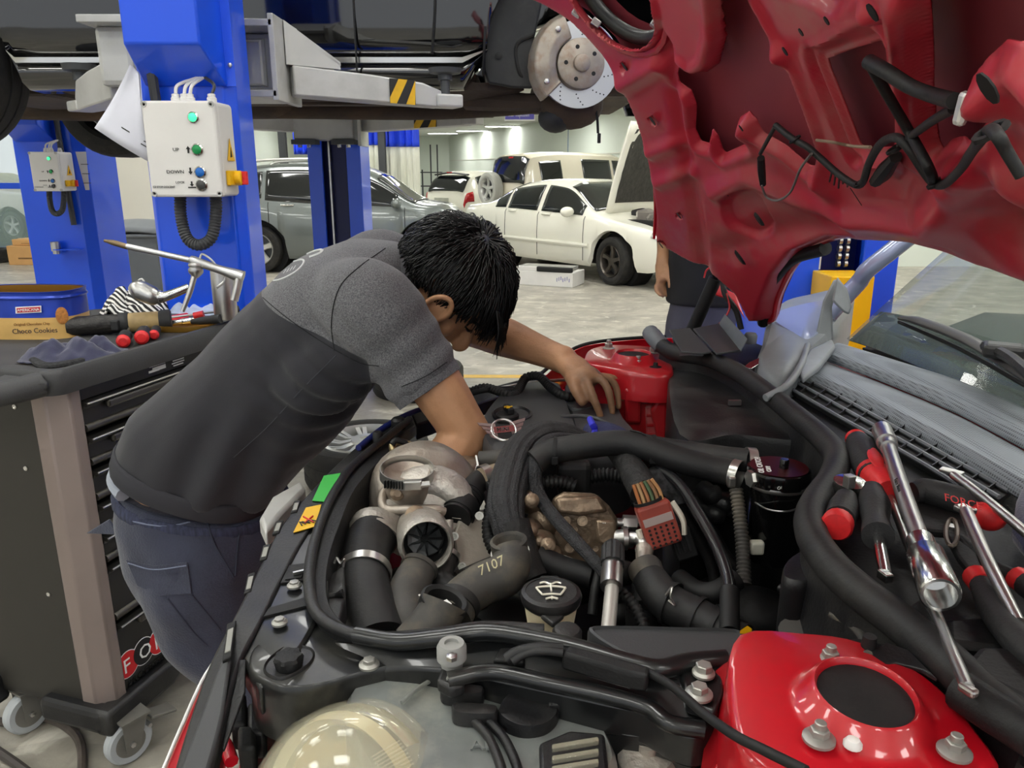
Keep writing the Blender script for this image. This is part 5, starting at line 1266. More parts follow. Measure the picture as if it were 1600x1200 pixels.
# red side wall below the near tower, towards the crossbar
plate('tower_gusset', [(1125, 1045, 1.165), (1165, 1000, 1.18), (1165, 1100, 1.165), (1120, 1200, 1.13), (1085, 1260, 1.10), (1130, 1080, 1.13)], m_tower, .02, bevel=.006)
c2 = P(990, 553, 1.205)
out = [P(912, 560, 1.19), P(925, 543, 1.19), P(970, 538, 1.19), (P(1045, 546, 1.19)), P(1052, 575, 1.185), P(1045, 592, 1.18), P(990, 590, 1.18), P(945, 582, 1.18), P(915, 572, 1.185)]
tw2 = tower(c2, out, .032, 1.2, 1.135, V((0, 0, 0)), m_tower)
MB().lathe([(.0317, .0), (.030, -.035), (.020, -.045), (.0005, -.045)], c2 - V((0, 0, .002)), (0, 0, 1), 28).build('strut_cup', m_rubber_d, tw2)
for px, py in ((951, 545), (997, 571), (1021, 552)):
    mb = MB(); hexbolt(mb, P(px, py, 1.190), (0, 0, 1), .0085, .009, .013, .005); mb.build('strut_nut', mat('dull_zinc', '#a3a29c', .45, .7, .15, 40), tw2)
MB().lathe([(.017, 0), (.018, .003), (.012, .005), (.005, .006), (.004, .013)], P(1024, 577, 1.186), (0, 0, 1), 18).build('grommet', m_rubber_d, tw2)
# stamped inner wall below the far tower
iy = P(990, 598, 1.165).y - .004
def wallpt(px, py): return Yp(px, py, iy)
m = MB(); m.slab([wallpt(*q) for q in ((880, 575), (960, 592), (1048, 602), (1050, 720), (930, 720), (905, 640))], (0, 1, 0), .02); m.build('inner_wall', m_tower, car, angle=0)
m = MB(); m.slab([wallpt(*q) - V((0, .012, 0)) for q in ((974, 604), (1001, 602), (1000, 660), (975, 658))], (0, 1, 0), .014); m.build('stamped_panel', m_tower, car, angle=0, bevel=.006)
m = MB(); m.slab([wallpt(*q) - V((0, .02, 0)) for q in ((1014, 640), (1030, 606), (1040, 606), (1040, 700), (1030, 700))], (0, 1, 0), .022); m.build('stamped_rib', m_tower, car, angle=0, bevel=.006)
m = MB(); m.slab([wallpt(*q) - V((0, .006, 0)) for q in ((1008, 634), (1024, 632), (1026, 690), (1010, 690))], (0, 1, 0), .01); m.build('stamped_ladder', m_red_in, car, angle=0, bevel=.003)
for y_ in (645, 660, 675): MB().slab([wallpt(*q) - V((0, .009, 0)) for q in ((1009, y_), (1025, y_), (1025, y_ + 5), (1009, y_ + 5))], (0, 1, 0), .004).build('stamped_rung', m_tower, car, angle=0, bevel=.0015)
MB().lathe([(.004, 0), (.009, 0), (.009, .008), (.006, .009), (.004, .002)], wallpt(1007, 622) , (0, -1, 0), 14).build('weld_nut', m_red_in, car)

# ---- bonnet: stamped inner frame over an outer skin, opened on its hinges
HB = V((.512, 0, 1.225)); TH_ = math.radians(52); HD = V((-math.cos(TH_), 0, math.sin(TH_))); HN = V((math.sin(TH_), 0, math.cos(TH_)))
def crown(y, t):
    s_ = (y - YM) / .72; g = .18 * (1 - s_ * s_)
    if abs(s_) > .9: g -= 1.2 * (abs(s_) - .9) ** 2
    if t > .70: g -= .55 * (t - .70) ** 2
    return g
def hsurf(y, t, off=0.0):
    """point on the bonnet; off > 0 lies towards the engine bay"""
    return V((0, y, 0)) + HB + HD * t + HN * (crown(y, t) - off)
FR = .046     # how far the stamped frame stands off the skin
def hinv(px, py, off=None):
    r = sight(px, py); off = FR if off is None else off
    def f(k):
        p = EYE + r * k; t = (p - HB).dot(HD); return (p - HB).dot(HN) - crown(p.y, t) + off
    lo, hi = .33, 3.0
    ks = [lo + (hi - lo) * i / 140 for i in range(141)]
    for a, b in zip(ks, ks[1:]):
        if f(a) < 0 <= f(b):
            for _ in range(30):
                c = (a + b) / 2
                if f(c) < 0: a = c
                else: b = c
            p = EYE + r * a; return (p.y, (p - HB).dot(HD))
    a = min([k for k in ks if k < 1.0], key=f) if f(ks[0]) > 0 else 1.5
    p = EYE + r * a; return (p.y, (p - HB).dot(HD))
def sdf(poly, Yg, Tg):
    """signed distance (negative inside) of arrays to a polygon in bonnet coordinates"""
    q = np.array(poly); d = np.full(Yg.shape, 1e9); ins = np.zeros(Yg.shape, bool); n = len(q)
    for i in range(n):
        a, b = q[i], q[(i + 1) % n]; e = b - a; L2 = e @ e + 1e-12
        wy, wt = Yg - a[0], Tg - a[1]; k = np.clip((wy * e[0] + wt * e[1]) / L2, 0, 1)
        d = np.minimum(d, (wy - e[0] * k) ** 2 + (wt - e[1] * k) ** 2)
        c1 = (a[1] <= Tg) & (b[1] > Tg); c2 = (b[1] <= Tg) & (a[1] > Tg); cr = e[0] * wt - e[1] * wy
        ins ^= (c1 & (cr > 0)) | (c2 & (cr < 0))
    d = np.sqrt(d); return np.where(ins, -d, d)
def trace(pts, smooth=0):
    q = [hinv(*p) for p in pts]
    if smooth: q = [(v.x, v.y) for v in catmull([V((a, b, 0)) for a, b in q], smooth, True)]
    return q
def mirror(poly): return [(2 * YM - a, b) for a, b in reversed(poly)]
# outline of the far half, then its mirror image
far_edge = [hinv(*p) for p in ((1290, 386), (1240, 405), (1212, 440), (1195, 480), (1188, 512), (1165, 512), (1140, 462), (1115, 440), (1060, 410), (1012, 386), (1014, 340), (1010, 290), (1000, 240), (985, 190), (962, 135), (930, 85), (890, 45), (850, 20), (822, 8))]
top_y = far_edge[-1][0]; far_edge += [(top_y - .02, far_edge[-1][1] + .10), (top_y - .15, far_edge[-1][1] + .20), (YM + .2, far_edge[-1][1] + .27), (YM, far_edge[-1][1] + .28)]
apex = hinv(1400, 402); far_edge = [(YM, min(apex[1] + .015, .30))] + [hinv(1345, 390)] + far_edge
far_edge = [p for i, p in enumerate(far_edge) if p[0] >= YM - 1e-6]
outline = far_edge + [(2 * YM - a, b) for a, b in reversed(far_edge[1:-1])]
holeA = trace([(1128, -20), (1131, 60), (1118, 103), (1098, 117), (1081, 118), (1078, 104), (1058, 103), (1053, 118), (1056, 133), (1074, 145), (1083, 168), (1081, 205), (1090, 224), (1103, 228), (1108, 205), (1116, 215), (1126, 244), (1166, 227), (1157, 200), (1156, 184), (1165, 178), (1176, 190), (1186, 211), (1222, 232), (1258, 263), (1276, 266), (1276, 232), (1258, 180), (1232, 110), (1206, 62), (1172, 0), (1160, -25)])
holeB = trace([(1285, 98), (1367, 71), (1373, 80), (1386, 140), (1389, 236), (1348, 239), (1337, 232), (1290, 115)])
holeC = trace([(1434, -20), (1446, 140), (1451, 190), (1463, 233), (1472, 236), (1480, 224), (1494, 222), (1506, 231), (1530, 200), (1545, 160), (1541, 118), (1543, 92), (1556, 76), (1574, 82), (1590, 105), (1612, 130), (1615, 60), (1600, -20)])
lamp_c = hinv(955, -38); lamp_far = [(lamp_c[0] + .125 * math.cos(2 * PI * k / 28), lamp_c[1] + .115 * math.sin(2 * PI * k / 28)) for k in range(28)]
NY, NT = 330, 300
ymin, ymax = min(p[0] for p in outline) - .01, max(p[0] for p in outline) + .01; tmin, tmax = min(p[1] for p in outline) - .01, max(p[1] for p in outline) + .01
Yg, Tg = np.meshgrid(np.linspace(ymin, ymax, NY), np.linspace(tmin, tmax, NT), indexing='ij')
def sstep(a, b, x): k = np.clip((x - a) / (b - a), 0, 1); return k * k * (3 - 2 * k)
so = sdf(outline, Yg, Tg); sl = np.minimum(sdf(lamp_far, Yg, Tg), sdf(mirror(lamp_far), Yg, Tg))
near = Yg < YM
Ym = Yg
sA, sB, sC = sdf(holeA, Ym, Tg), sdf(holeB, Ym, Tg), sdf(holeC, Ym, Tg)
hole = np.minimum(np.minimum(sA, sB), sdf(holeC, Yg, Tg)) + 0 * sC
H = -.008 * sstep(.012, .0, hole)              # edges of the openings turn in towards the skin
H += .006 * np.exp(-((hole - .016) / .009) ** 2)    # rolled bead round the openings
def ridge(pts, w, h, smooth=0):
    q = [hinv(*p) for p in pts]; d = np.full(Yg.shape, 1e9)
    for a, b in zip(q, q[1:]):
        a, b = np.array(a), np.array(b); e = b - a; k = np.clip(((Ym - a[0]) * e[0] + (Tg - a[1]) * e[1]) / (e @ e + 1e-12), 0, 1)
        d = np.minimum(d, np.sqrt((Ym - a[0] - e[0] * k) ** 2 + (Tg - a[1] - e[1] * k) ** 2))
    return h * np.exp(-(d / w) ** 2)
for pts, w, h in (([(975, 130), (1030, 98)], .018, .016), ([(1018, 238), (1062, 222)], .014, .012), ([(1030, 285), (1082, 268)], .014, .012),      # flange ribs
                  ([(1048, 60), (1052, 150), (1070, 240), (1085, 330), (1098, 420)], .016, -.012),                              # crease beside the flange
                  ([(1160, 0), (1210, 90), (1248, 190), (1290, 290)], .022, .014), ([(1410, 0), (1418, 120), (1430, 240)], .022, .014),      # long ribs
                  ([(1118, 300), (1170, 275), (1240, 305), (1330, 345), (1440, 355), (1500, 310), (1530, 255)], .02, .014),
                  ([(1130, 395), (1210, 365), (1300, 352)], .03, -.012), ([(1480, 350), (1530, 290), (1600, 270)], .03, .02), ([(1560, 360), (1600, 330)], .04, -.03)):
    H += ridge(pts, w, h) * sstep(.0, .012, hole)
def dent(pts, depth, soft=.01): 
    return depth * sstep(-soft, soft * .3, -sdf(trace(pts, 4), Ym, Tg)) * 1.0
H -= dent([(1135, 315), (1178, 300), (1198, 350), (1175, 375), (1140, 352)], .014)
H -= dent([(1265, 95), (1290, 75), (1365, 40), (1400, 60), (1402, 235), (1345, 252), (1325, 245)], .010, .008) * sstep(.0, .01, hole)
H -= dent([(1195, -30), (1260, 0), (1300, 18), (1330, -40)], .016)
H += dent([(1040, -40), (1120, -40), (1128, 50), (1112, 96), (1085, 100), (1052, 60)], .012, .014)
for c_, r_, d_ in (((1162, 198), .02, .014), ((1226, 80), .012, .012), ((1364, 18), .014, .014), ((1555, 128), .022, .02), ((1488, 250), .02, .012), ((1394, 262), .008, .006)):
    cy, ctt = hinv(*c_); H += d_ * np.exp(-(((Ym - cy) ** 2 + (Tg - ctt) ** 2) / r_ ** 2))
for c_, r_ in (((976, 104), .0085), ((1020, 189), .010), ((1061, 337), .008), ((1033, 383), .010)):    # punched holes in the flange
    cy, ctt = hinv(*c_); H -= .022 * (np.sqrt((Ym - cy) ** 2 + (Tg - ctt) ** 2) < r_)
H += .016 * sstep(.0, -.012, sl * 0 + np.abs(sl) - .012)
edge = sstep(0, -.02, so); H = H * edge - .030 * (1 - edge)
# keep cells inside the outline and outside the lamp openings; draw border vertices onto the border
gy, gt = Yg[1, 0] - Yg[0, 0], Tg[0, 1] - Tg[0, 0]; cell = max(gy, gt) * 1.5
S = np.maximum(np.maximum(so, -sl), -hole)
dSy, dSt = np.gradient(S, gy, gt); mg = np.sqrt(dSy ** 2 + dSt ** 2) + 1e-9
snap = (S > 0) & (S < cell)
Y2 = np.where(snap, Yg - dSy / mg * S, Yg); T2 = np.where(snap, Tg - dSt / mg * S, Tg); ok = S < cell
def crown_np(y, t):
    s_ = (y - YM) / .72; g = .18 * (1 - s_ * s_); g = g - np.where(np.abs(s_) > .9, 1.2 * (np.abs(s_) - .9) ** 2, 0); return g - np.where(t > .70, .55 * (t - .70) ** 2, 0)
def sheet(off):
    g = crown_np(Y2, T2) - off
    X = HB.x + HD.x * T2 + HN.x * g; Zz = HB.z + HD.z * T2 + HN.z * g
    return np.stack([X, Y2, Zz], -1)
idx = -np.ones((NY, NT), int); idx[ok] = np.arange(ok.sum())
cellok = ok[:-1, :-1] & ok[1:, :-1] & ok[1:, 1:] & ok[:-1, 1:] & ((S[:-1, :-1] < 0) | (S[1:, :-1] < 0) | (S[1:, 1:] < 0) | (S[:-1, 1:] < 0))
F = np.stack([idx[:-1, :-1][cellok], idx[1:, :-1][cellok], idx[1:, 1:][cellok], idx[:-1, 1:][cellok]], -1)
def np_mesh(name, Vv, Ff, m_, parent, angle=40, solid=0):
    me = bpy.data.meshes.new(name); me.from_pydata(Vv.tolist(), [], Ff.tolist()); me.materials.append(m_)
    me.polygons.foreach_set('use_smooth', [True] * len(me.polygons)); me.set_sharp_from_angle(angle=math.radians(angle))
    o = bpy.data.objects.new(name, me); COL.objects.link(o); adopt(o, parent)
    if solid: k = o.modifiers.new('solid', 'SOLIDIFY'); k.thickness = solid; k.offset = 0
    return o
bonnet = np_mesh('bonnet', sheet(FR + H)[ok], F, m_red_in, car, 50, .0016)
S0 = np.maximum(so, -sl); ok0 = S0 < cell; sn = (S0 > 0) & ok0; d0, d1 = np.gradient(S0, gy, gt); g0 = np.sqrt(d0 ** 2 + d1 ** 2) + 1e-9
Y2 = np.where(sn, Yg - d0 / g0 * S0, Yg); T2 = np.where(sn, Tg - d1 / g0 * S0, Tg); id0 = -np.ones((NY, NT), int); id0[ok0] = np.arange(ok0.sum())
ck0 = ok0[:-1, :-1] & ok0[1:, :-1] & ok0[1:, 1:] & ok0[:-1, 1:]
F0 = np.stack([id0[:-1, :-1][ck0], id0[:-1, 1:][ck0], id0[1:, 1:][ck0], id0[1:, :-1][ck0]], -1)
np_mesh('bonnet_skin', sheet(np.zeros_like(H))[ok0], F0, m_red_skin, bonnet, 60)
def hp_(px, py, off): 
    y, t = hinv(px, py, off); return hsurf(y, t, off)
ol = [V((a, b, 0)) for a, b in outline]; ol = catmull(ol, 3, True)
MB().tube([hsurf(p.x, p.y, .014) for p in ol], .007, 8, sub=0, closed=True).build('bonnet_hem', m_red, bonnet)
MB().tube([hp_(px, py, .042) for px, py in ((905, 40), (955, 98), (986, 148), (1008, 205), (1020, 265), (1024, 320), (1022, 372))], .0035, 8).build('flange_bead', m_red, bonnet)
lm = [hsurf(p[0], p[1], .03) for p in lamp_far]; MB().tube(lm, .012, 10, sub=2, closed=True).build('lamp_ring', m_plastic, bonnet)
lm = [hsurf(2 * YM - p[0], p[1], .03) for p in lamp_far]; MB().tube(lm, .012, 10, sub=2, closed=True).build('lamp_ring', m_plastic, bonnet)
MB().tube([hsurf(lamp_c[0] + .14 * math.cos(a), lamp_c[1] + .13 * math.sin(a), .05) for a in [2 * PI * k / 24 for k in range(24)]], .006, 6, sub=1, closed=True).build('lamp_rim_flange', m_red_in, bonnet)
for px, py in ((901, 20), (931, 36), (1025, 38)):
    MB().box(hp_(px, py, .05), (.016, .016, .012), Matrix.Rotation(.6, 3, 'Y')).build('lamp_clip', m_steel, bonnet, angle=0, bevel=.002)
for px, py, r in ((1158, 200, .0035), (1227, 80, .0035), (1364, 19, .0045), (1553, 131, .005), (1252, 50, .003), (1292, 32, .003), (1136, 303, .003)):
    c = hp_(px, py, .068 if px not in (1252, 1292, 1136) else .054); MB().lathe([(.0005, 0), (r, 0), (r, .001), (.0005, .001)], c, -HN, 10, sy=1.6).build('punched_hole', m_black, bonnet)
for px, py, r in ((976, 104, .0085), (1020, 189, .0095), (1061, 337, .0075), (1033, 383, .008)):
    MB().lathe([(.0005, 0), (r, 0), (r, .001), (.0005, .001)], hp_(px, py, FR + .007), -HN, 16).build('punched_hole', m_black, bonnet)
for px, py, rx in ((1187, 342, .009), (1157, 402, .011)):
    MB().lathe([(.0005, .004), (rx * .8, .004), (rx, .001), (rx, 0)], hp_(px, py, .055), -HN, 14, sy=1.6).build('rubber_plug', m_rubber_d, bonnet)
c = hp_(1338, 307, .056); MB().lathe([(.0005, 0), (.007, 0), (.007, .001), (.0005, .001)], c, -HN + V((0, .3, 0)), 14, sx=.6, sy=2.0).build('drain_slot', m_black, bonnet)
# rubber seal glued along the rear edge
MB().tube([hp_(px, py, .02) for px, py in ((1192, 505), (1196, 475), (1210, 438), (1238, 405), (1290, 388))], .0115, 10, 6).build('rear_seal', m_rubber_d, bonnet)
# wiring loom hanging off the bonnet
def loom(name, pts, r, off=.075, m_=m_rubber, n=14, parent=None):
    return MB().tube([hp_(p[0], p[1], p[2] if len(p) > 2 else off) for p in pts], r, n, 8).build(name, m_, parent or bonnet)
wl = loom('wiring_loom', [(1212, 196, .070), (1240, 218), (1262, 230), (1285, 250), (1310, 272), (1335, 288), (1348, 285), (1358, 255), (1376, 225), (1400, 215), (1420, 232), (1440, 262), (1458, 285), (1475, 288), (1500, 265), (1520, 235), (1545, 205), (1575, 200), (1610, 210), (1660, 230)], [.0042, .0042, .0042, .0040, .0032, .0026])
loom('loom_branch', [(1358, 97, .080), (1385, 112, .078), (1420, 134, .074), (1455, 148, .070), (1492, 158, .068)], [.0058, .0055, .005, .005], .1, parent=wl)
loom('loom_branch', [(1358, 97, .080), (1385, 145, .076), (1420, 205, .070), (1450, 260, .08), (1460, 285, .075)], .0042, .1, parent=wl)
loom('loom_branch', [(1490, 170, .068), (1455, 190, .070), (1415, 220, .070), (1398, 235, .068)], .0034, .1, parent=wl)
loom('loom_branch', [(1212, 196, .070), (1188, 240, .068)], .0028, .09, parent=wl)
loom('wire_pair', [(1276, 219, .08), (1300, 222, .08), (1330, 228, .068), (1360, 230, .08)], .0018, .08, mat('tan_wire', '#8f7c68', .6), 6, wl)
loom('wire_pair', [(1190, 290, .08), (1198, 308, .08), (1215, 313, .08), (1235, 300, .08), (1250, 265, .08), (1268, 240, .08)], .0018, .08, mat('grey_wire', '#6d6663', .6), 6, wl)
loom('loom_plug', [(1189, 247, .068), (1190, 268, .068), (1192, 288, .068)], [.0055, .006, .005], .085, m_rubber_d, 8, wl)
loom('taped_sleeve', [(1368, 283, .068), (1382, 268, .068), (1400, 245, .068)], [.007, .009, .006], .085, m_rubber_d, 8, wl)
c = hp_(1504, 170, .068); MB().box(c, (.006, .010, .02), Matrix.Rotation(.2, 3, 'X')).build('foil_tape_end', mat('crumpled_foil', '#c9c6c2', .35, .5, .3, 60), wl, angle=0, bevel=.003)
for px, py in ((1242, 218), (1344, 286), (1463, 286), (1548, 206), (1398, 233)):
    c = hp_(px, py, .075); a = hp_(px - 6, py - 3, .075); MB().tube(ringpts(c, .0068, 10, HN, V((0, 1, 0))), .0018, 5, sub=1, closed=True).build('cable_tie', m_rubber_d, wl)
m = MB()
for k in range(5): m.rod(hp_(1300 + k * 6, 268 + k * 3, .075), hp_(1296 + k * 7, 284 + (k * 5) % 12, .068), .0012, 4)
m.build('frayed_strands', m_rubber_d, wl)['kind'] = 'stuff'
# gas strut and hinge bracket
a, b = D(1080, 520, 1.72), D(1118, 435, 1.66)
gs = MB().rod(a, b, .0145, 14).build('gas_strut', m_plastic_d, car)
MB().rod(a.lerp(b, -.25), a, .006, 10).build('strut_rod', m_steel, gs); MB().ball(b + (b - a).normalized() * .012, .013).build('strut_joint', m_plastic_d, gs)
m = MB(); m.slab([D(*q) for q in ((1112, 428, 1.70), (1128, 420, 1.70), (1135, 452, 1.70), (1150, 460, 1.70), (1165, 500, 1.70), (1145, 470, 1.70), (1118, 462, 1.70))], sight(1130, 450), .012); m.build('hinge_bracket', m_red, car, angle=0, bevel=.003)
hose('washer_line', [(1128, 430, 1.64), (1133, 460, 1.63), (1150, 485, 1.63), (1158, 515, 1.63)], .0065, m_rubber, 8)
hose('washer_line', [(1135, 458, 1.625), (1140, 480, 1.625), (1133, 496, 1.625), (1122, 508, 1.625)], .0022, mat('red_wire', '#b0222a', .5), 6)
hose('bonnet_wire', [(1100, 434, 1.66), (1104, 422, 1.66), (1114, 418, 1.66), (1122, 426, 1.66)], .0022, mat('red_wire', '#b0222a', .5), 6)
# ================================================================= engine bay
m_cover = mat('charcoal_cover_plastic', '#3a3b3d', .5, 0, .06, 10, bump=.05, bscale=500)
m_braid = mat('braided_sleeve', '#2c2c2e', .6, 0, .3, 160, bump=.5, bscale=500)
m_grey_hose = mat('worn_grey_rubber', '#3c3a37', .62, 0, .25, 25, dirt='#7d735f', dirt_amt=.45, dirt_scale=18)
m_clamp = mat('zinc_clamp', '#b9b7b2', .3, .9, .08, 25)
m_zinc = mat('dull_zinc', '#a3a29c', .45, .7, .15, 40)
m_shield = mat('heat_shield', '#a59d93', .40, .65, .12, 14, bump=.3, bscale=50, dirt='#7d6853', dirt_amt=.5, dirt_scale=9)
m_bracket = mat('glossy_black_bracket', '#151617', .3, 0, .3, 12, coat=.2, dirt='#6a675e', dirt_amt=.3, dirt_scale=8)
m_timing = mat('dusty_timing_cover', '#8f897f', .5, .3, .12, 12, bump=.15, bscale=90)
def disk(name, px, py, d, r, m_, axis, h=.002, parent=None, n=24): return MB().lathe([(.0005, 0), (r, 0), (r, h), (.0005, h)], D(px, py, d), axis, n).build(name, m_, parent or car)
TOCAM = lambda px, py: -sight(px, py).normalized()

# ---- front carrier (slam panel)
ribbon('slam_panel', [(268, 1215, 1.10), (300, 1110, 1.115), (330, 1030, 1.13), (372, 950, 1.14), (405, 885, 1.14), (440, 820, 1.14), (490, 762, 1.14), (540, 712, 1.14), (590, 672, 1.14), (640, 640, 1.14)],
       [(330, 1215, 1.10), (352, 1120, 1.115), (378, 1030, 1.13), (408, 970, 1.14), (440, 905, 1.14), (472, 845, 1.14), (512, 790, 1.14), (560, 740, 1.14), (605, 698, 1.14), (650, 664, 1.14)], m_plastic, .02)
ribbon('slam_ledge', [(378, 1030, 1.127), (408, 970, 1.137), (440, 905, 1.137), (472, 845, 1.137), (512, 790, 1.137), (552, 748, 1.137)], [(405, 1075, 1.127), (470, 1010, 1.137), (512, 920, 1.137), (500, 850, 1.137), (530, 800, 1.137), (566, 752, 1.137)], m_bracket, .03)
# inner rubber lip that rims the bay
ribbon('bay_seal', [(600, 690, 1.14), (560, 722, 1.145), (532, 755, 1.145), (508, 800, 1.145), (486, 870, 1.145), (484, 930, 1.145), (500, 966, 1.145), (545, 992, 1.145), (600, 996, 1.145), (680, 988, 1.145), (740, 978, 1.145)],
       [(612, 702, 1.14), (578, 735, 1.145), (552, 768, 1.145), (534, 810, 1.145), (514, 870, 1.145), (510, 925, 1.145), (524, 960, 1.145), (556, 985, 1.145), (606, 990, 1.145), (684, 986, 1.145), (740, 974, 1.145)], m_plastic_d, .05)
hose('seal_bead', [(640, 655, 1.15), (560, 720, 1.15), (530, 757, 1.15), (506, 802, 1.15), (486, 870, 1.15), (485, 930, 1.15), (502, 966, 1.15), (548, 990, 1.15), (606, 997, 1.15), (690, 990, 1.15), (760, 980, 1.15), (850, 985, 1.15)], .006, m_plastic, 8, mode='z')
# window slots in the panel
for (x, y, w, h) in ((462, 791, 8, 10), (434, 823, 9, 11), (414, 862, 9, 13), (390, 910, 9, 17), (358, 1000, 11, 32)):
    plate('slot_frame', [(x - w, y + h, 1.1415), (x + w * .3, y + h * .8, 1.1415), (x + w, y - h, 1.1415), (x - w * .3, y - h * .8, 1.1415)], m_plastic_d, .004, bevel=.001)
    k = .62; plate('slot', [(x - w * k, y + h * k, 1.1425), (x + w * .3 * k, y + h * .8 * k, 1.1425), (x + w * k, y - h * k, 1.1425), (x - w * .3 * k, y - h * .8 * k, 1.1425)], mat('pale_slot', '#8f8f88', .6), .003, bevel=0)
# stickers
plate('green_sticker', [(488, 782, 1.142), (506, 743, 1.142), (532, 739, 1.142), (512, 784, 1.142)], mat('green_sticker', '#3aa845', .55, 0, .04, 8), .0008, bevel=0)
plate('yellow_sticker', [(458, 832, 1.142), (478, 793, 1.142), (502, 788, 1.142), (493, 822, 1.142)], mat('yellow_sticker', '#dcae1c', .5, 0, .05, 8), .0008, bevel=0)
m = MB()
for k in range(6):
    a = Zp(470 + k * 4, 818 - k * 1.0, 1.1432); m.box(a, (.0015, .012 - .003 * (k % 2), .0006), .5 + .35 * (k % 3))
m.build('sticker_print', m_black, car, angle=0)
for a, b in (((476, 817), (489, 806)), ((474, 807), (490, 816))): MB().rod(Zp(*a, 1.143), Zp(*b, 1.143), .001, 5).build('sticker_cross', m_roundel, car)
# latch pocket, slotted opening, fixings on the ledge
plate('latch_pocket', [(438, 910, 1.140), (452, 882, 1.140), (485, 878, 1.140), (476, 905, 1.140)], m_plastic_d, .003, bevel=.001)
plate('latch_pocket_hole', [(446, 905, 1.1415), (457, 887, 1.1415), (479, 884, 1.1415), (471, 902, 1.1415)], m_black, .002, bevel=0)
MB().box(Zp(467, 894, 1.144), (.012, .003, .003), .5).build('latch_wire', m_steel, car, angle=0)
plate('panel_opening', [(412, 963, 1.140), (420, 950, 1.140), (487, 930, 1.140), (484, 945, 1.140)], m_black, .002, bevel=0)
hose('latch_hook', [(448, 955, .80), (450, 946, .80), (458, 943, .80), (466, 946, .80), (468, 938, .80)], .0022, m_steel, 6)
bolt(460, 916, 1.1405, r=.0048, h=.003, flange=.0075, m_=m_zinc); bolt(437, 974, 1.1405, r=.0048, h=.003, flange=.0075, m_=m_zinc)
# corner moulding with its knob, wrapping down to the lamp
def dome(name, pts, zs, m_, parent=None, c=None, angle=45, inset=((1.0, 0), (.96, .008), (.88, .012), (.5, .013), (.12, .013)), skirt=.04, sub=5, zc=None):
    """cushion shaped cover: outline of sight points at height zs, rising inwards"""
    O = catmull([Zp(p[0], p[1], p[2] if len(p) > 2 else zs) for p in pts], sub, True); c_ = sum(O, V()) / len(O) if c is None else V(c)
    rings = [[p - V((0, 0, skirt)) for p in O]]
    for k, h in inset: rings.append([c_ + (p - c_) * k + V((0, 0, h)) for p in O])
    return MB().loft(rings).build(name, m_, parent or car, angle=angle)
dome('corner_moulding', [(392, 1060), (396, 1022), (430, 1000), (490, 975), (520, 985), (560, 1010), (640, 1012), (690, 1020), (640, 1045), (560, 1065), (500, 1082), (440, 1085)], 1.125, m_bracket, skirt=.05, inset=((1.0, 0), (.985, .006), (.95, .008), (.5, .008), (.1, .008)))
dome('knob_recess', [(412, 1050), (420, 1030), (450, 1010), (482, 1012), (492, 1022), (480, 1042), (440, 1062)], 1.134, m_plastic, skirt=.004, inset=((1.0, 0), (.96, .002), (.9, .0), (.3, -.001), (.1, -.001)))
kn = MB(); c = Zp(452, 1040, 1.134); rings = []
for h, r, q in ((0, .0115, 0), (.008, .0115, .0015), (.011, .010, .0015), (.012, .004, 0)): rings.append([c + V((math.cos(2 * PI * k / 28) * (r + (q if k % 4 < 2 else 0)), math.sin(2 * PI * k / 28) * (r + (q if k % 4 < 2 else 0)), h)) for k in range(28)])
kn.loft(rings).build('adjuster_knob', m_plastic_d, car, angle=30)
bolt(577, 1040, 1.134, r=.0055, h=.004, flange=.009, m_=m_zinc); 
# crossbar behind the lamp
ribbon('crossbar', [(520, 1000, 1.135), (600, 1003, 1.145), (690, 996, 1.15), (760, 990, 1.155), (830, 1000, 1.158), (920, 1020, 1.16), (1010, 1045, 1.16), (1070, 1060, 1.16), (1115, 1062, 1.16), (1150, 1045, 1.16)],
       [(560, 1050, 1.125), (640, 1045, 1.135), (720, 1050, 1.14), (790, 1065, 1.142), (860, 1080, 1.145), (940, 1098, 1.145), (1000, 1112, 1.145), (1050, 1140, 1.14), (1090, 1150, 1.14), (1130, 1130, 1.14)], m_bracket, .03, bevel=.006)
hose('crossbar_roll', [(556, 992, 1.15), (620, 1002, 1.152), (690, 996, 1.158), (760, 988, 1.163), (830, 997, 1.166), (900, 1012, 1.168), (980, 1035, 1.168), (1030, 1045, 1.168), (1075, 1035, 1.168), (1135, 1030, 1.168)], .008, m_bracket, 10, mode='z')
hose('crossbar_lower_roll', [(700, 1062, 1.15), (770, 1050, 1.152), (860, 1068, 1.152), (940, 1085, 1.150), (1010, 1105, 1.148), (1045, 1130, 1.145), (1100, 1140, 1.143)], .007, m_bracket, 10, mode='z')
plate('crossbar_skirt', [(760, 1062, 1.135), (860, 1078, 1.135), (1000, 1112, 1.135), (1092, 1148, 1.13), (1085, 1158, 1.13), (980, 1150, 1.12), (860, 1112, 1.12), (765, 1085, 1.12)], m_bracket, .03, bevel=.004)
plate('end_bracket', [(1060, 1045, 1.165), (1128, 1030, 1.168), (1130, 1080, 1.165), (1118, 1112, 1.16), (1072, 1095, 1.16)], m_bracket, .012, bevel=.003)
bolt(1099, 1053, 1.167, r=.0065, h=.006, flange=.009, m_=m_zinc); bolt(1092, 1086, 1.164, r=.0065, h=.006, flange=.0105, m_=m_zinc)
cb = plate('cable_box', [(876, 1020, 1.176), (890, 1006, 1.178), (1016, 1040, 1.178), (1012, 1056, 1.176), (985, 1052, 1.174)], m_plastic_d, .016, bevel=.003)
hose('bonnet_cable', [(790, 1030, 1.165), (810, 1018, 1.17), (845, 1012, 1.175), (880, 1014, 1.175)], .0045, m_rubber, 8, mode='z'); hose('bonnet_cable', [(800, 1034, 1.165), (820, 1022, 1.17), (850, 1017, 1.175), (880, 1020, 1.175)], .0035, m_rubber, 8, mode='z')
